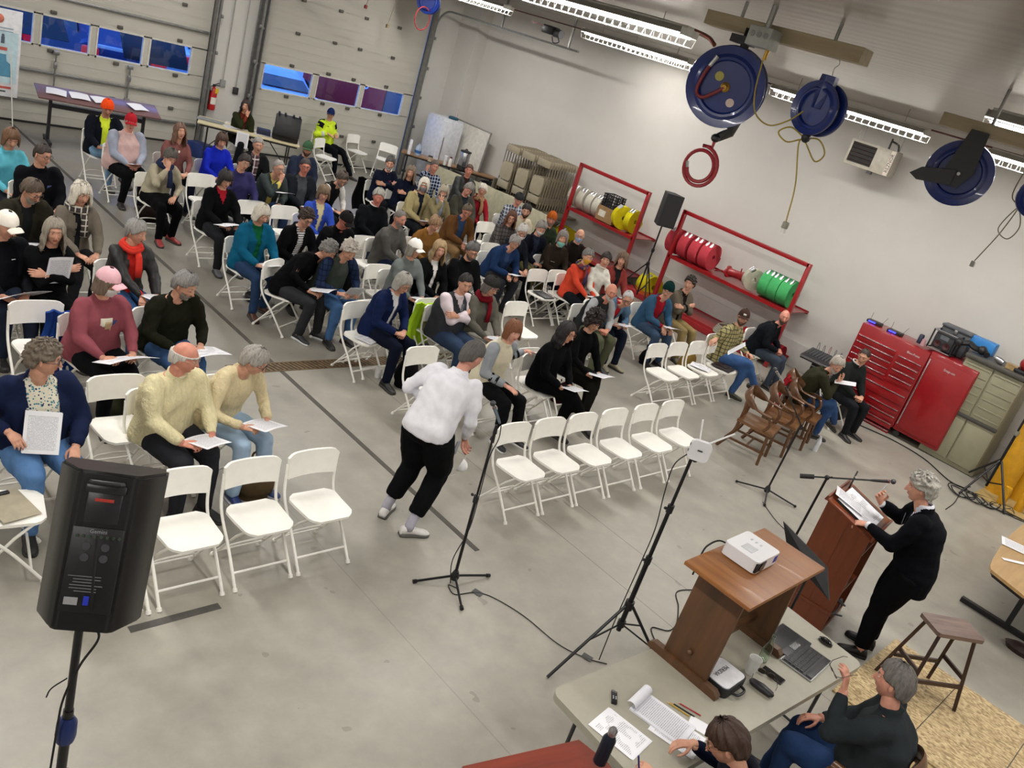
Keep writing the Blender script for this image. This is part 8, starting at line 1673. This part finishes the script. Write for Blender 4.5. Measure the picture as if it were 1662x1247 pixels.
floor_cable('short crossed cable end behind the speaking man', [(1535, 827, .006), (1550, 815, .006), (1562, 795, .006), (1575, 790, .006)], .006)
for k, (px, py, r_, h) in enumerate(((1618, 812, .17, 1.7), (1650, 822, .17, 1.7), (1632, 826, .06, .28), (1660, 838, .06, .28))):
    q = at(px, py, 0)+Vector((.30 if r_ > .1 else .05, .10, 0)); t = thing('yellow_float', ('tall yellow foam cylinder standing by the right wall, left one', 'tall yellow foam cylinder cut by the right edge', 'small yellow rounded peg at the foot of the left yellow cylinder', 'small yellow rounded peg at the right edge')[k], 'float', q)
    m = MB(); m.lathe((0, 0, .02), [(0, 0), (r_, 0), (r_, h-.06), (r_*.8, h-.01), (0, h)], 24); m.build('float_body', YEL, t)
q = at(1630, 830, 0); m = MB(); m.box((.25, .1, .01), (.7, .7, .02)); one('yellow_pallet', m, mat('#a8905c', .6), 'thin pale board under the yellow cylinders', 'board', (q.x+.1, q.y, 0), smooth=False)
# ------------------------------------------------------------------ big loudspeaker on pole, front left
bs = Vector((1.13, 2.69, 0)); t = thing('speaker_pole', 'black pole stand with blue collar under the big loudspeaker', 'stand', bs)
m = MB(); m.cyl((0, 0, .12), (0, 0, 1.0), .021, 12); m.build('lower_tube', BLKM, t); m = MB(); m.cyl((0, 0, .98), (0, 0, 1.50), .017, 12); m.build('upper_tube', BLKM, t); m = MB(); m.lathe((0, 0, .83), [(0, 0), (.036, 0), (.042, .03), (.040, .10), (.024, .13), (0, .13)], 18); m.build('collar', mat('#1c2f66', .35, metal=.3), t)
for a in (.4, 2.5, 4.6): m = MB(); m.tube([(.03*math.cos(a), .03*math.sin(a), .62), (.55*math.cos(a), .55*math.sin(a), .02)], .014, 8); m.build('leg', BLKM, t)
m = MB(); m.tube(bez([(-.02, -.10, 1.95), (-.03, -.14, 1.75), (-.0, -.10, 1.55), (.05, -.07, 1.42), (.0, -.05, 1.28), (-.04, -.03, 1.10), (-.05, -.03, .92), (-.06, -.03, .6)], 8), .005, 6); m.build('cable', RUB, t); m = MB(); m.tube(bez([(-.03, -.02, 1.20), (-.09, -.03, 1.18), (-.11, -.04, 1.15)], 5), .003, 5); m.build('cable_tie', RUB, t)
t = thing('powered_loudspeaker', 'big black powered loudspeaker seen from behind on its pole', 'speaker', (1.15, 2.68, 1.47), math.radians(60)); t.rotation_euler = (0, math.radians(24), math.radians(60)); t.scale = (.95, .95, .95)
# local: +x towards the audience, -x is the back seen by the camera
TL = Matrix.Rotation(math.radians(0), 3, 'Y'); PB = mat('#09090a', .34, bmp=.15, scale=60)
poly = [(.17, -.20), (.17, .20), (.05, .205), (-.14, .125), (-.16, .10), (-.16, -.10), (-.14, -.125), (.05, -.205)]
m = MB(); m.prism(poly, .64); bm = bmesh.new(); me = bpy.data.meshes.new('t'); me.from_pydata(m.v, [], m.f); bm.from_mesh(me); bmesh.ops.bevel(bm, geom=bm.edges[:], offset=.012, segments=2, affect='EDGES'); bm.verts.index_update(); m = MB(); m.add([v.co.copy() for v in bm.verts], [[v.index for v in f.verts] for f in bm.faces]); bm.free(); bpy.data.meshes.remove(me)
m.v = [(x, y*(1+.06*(z-.3)), z) for x, y, z in m.v]; m.build('cabinet', PB, t)
m = MB(); m.box((-.166, 0, .25), (.012, .19, .34), bev=.004); am = m.build('amplifier_panel', mat('#0d0d0f', .4), t)
m = MB()
for y in (-.035, .035):
    for z in (.30, .345): m = MB(); m.lathe((-.173, y, z), [(.012, 0), (.016, 0), (.016, .004), (.012, .004)], 16, (-1, 0, 0)); m.build('socket', mat('#3a3a3e', .4), am)
m = MB(); [m.cyl((-.172, -.08+.022*k, .385), (-.180, -.08+.022*k, .385), .006, 8) for k in range(8)]; m.build('knobs', mat('#2a3a2c', .4), am)
m = MB(); m.ball((-.174, 0, .365), .004, 8); m.build('indicator_lamp', mat('#2a3cff', .4, emis=6), am)
m = MB()
for k in range(6): m.box((-.1725, .02-.01*(k % 2), .225-.012*k), (.001, .12-.02*(k % 3), .003))
m.build('fine_print', mat('#6a6a6e', .6), am, smooth=False); m = MB(); m.box((-.173, .055, .125), (.002, .05, .03)); m.build('rating_plate', mat('#8a8a8c', .5), am, smooth=False); m = MB(); m.box((-.174, .0, .13), (.006, .02, .035)); m.build('blue_plug', mat('#1c2c9c', .4, emis=.2), am, smooth=False)
Tt = Matrix(((0, 0, -1, -.1725), (-1, 0, 0, .0), (0, 1, 0, .405), (0, 0, 0, 1))); m = MB(); text_mesh(m, 'Gemini', Tt, .022, depth=.0004); m.build('brand_lettering', mat('#8a8a8e', .4), am, smooth=False)
m = MB(); m.box((-.150, 0, .50), (.03, .13, .13), bev=.006); m.box((-.168, 0, .575), (.016, .15, .035), bev=.006); m.build('handle_recess', mat('#1a1a1d', .35), t); m = MB(); m.tube([(-.172, -.06, .60), (-.185, -.05, .60), (-.185, .05, .60), (-.172, .06, .60)], .010, 8); m.build('carry_handle', BLK, t)
m = MB(); m.box((-.167, 0, .530), (.003, .07, .012)); m.build('red_label', mat('#a02c20', .4), t, smooth=False)
m = MB(); m.cyl((0, 0, .0), (0, 0, -.03), .03, 12); m.build('pole_socket', BLK, t)

# face mask dangling from the hand of the bending man; pen of the speaker
d = by('man in white shirt'); Mw = Matrix.Translation(d['loc']) @ Matrix.Rotation(d['ya'], 4, 'Z'); c = Mw @ d['mask_at']; h = Mw @ (d['wrist'][0][2]+Vector((.05, -.01, -.10)))
t = thing('face_mask', 'white cup face mask dangling by its straps from the hand of the bending man', 'mask', c)
m = MB(); m.lathe((0, 0, 0), [(.062, -.03), (.058, -.01), (.045, .02), (.02, .04), (0, .045)], 20, (.5, -.75, -.3)); m.lathe((0, 0, 0), [(.059, -.03), (.055, -.01), (.042, .017), (0, .040)], 20, (.5, -.75, -.3)); m.build('mask_cup', mat('#dedede', .7), t)
m = MB(); m.tube(bez([h-c, (h-c)*.5+Vector((.02, 0, 0)), Vector((0, 0, .055)), (h-c)*.5-Vector((.02, 0, 0)), h-c], 6), .0016, 5); m.build('strap', mat('#e0e0e0', .6), t); m = MB(); m.tube(bez([(-.02, 0, -.03), (-.10, .02, -.02), (-.13, .03, -.07), (-.06, .02, -.09), (-.0, 0, -.04)], 6), .0016, 5); m.build('strap', mat('#e0e0e0', .6), t)
d = by('man at the lectern'); Mw = Matrix.Translation(d['loc']) @ Matrix.Rotation(d['ya'], 4, 'Z'); W = Mw @ d['wrist'][0][2]; m = MB(); m.cyl((0, 0, 0), (.02, -.03, .13), .005, 8); one('pen', m, mat('#c9ccd4', .3), 'light pen held in the raised hand of the speaking man', 'pen', W+Vector((-.04, .06, .05)))
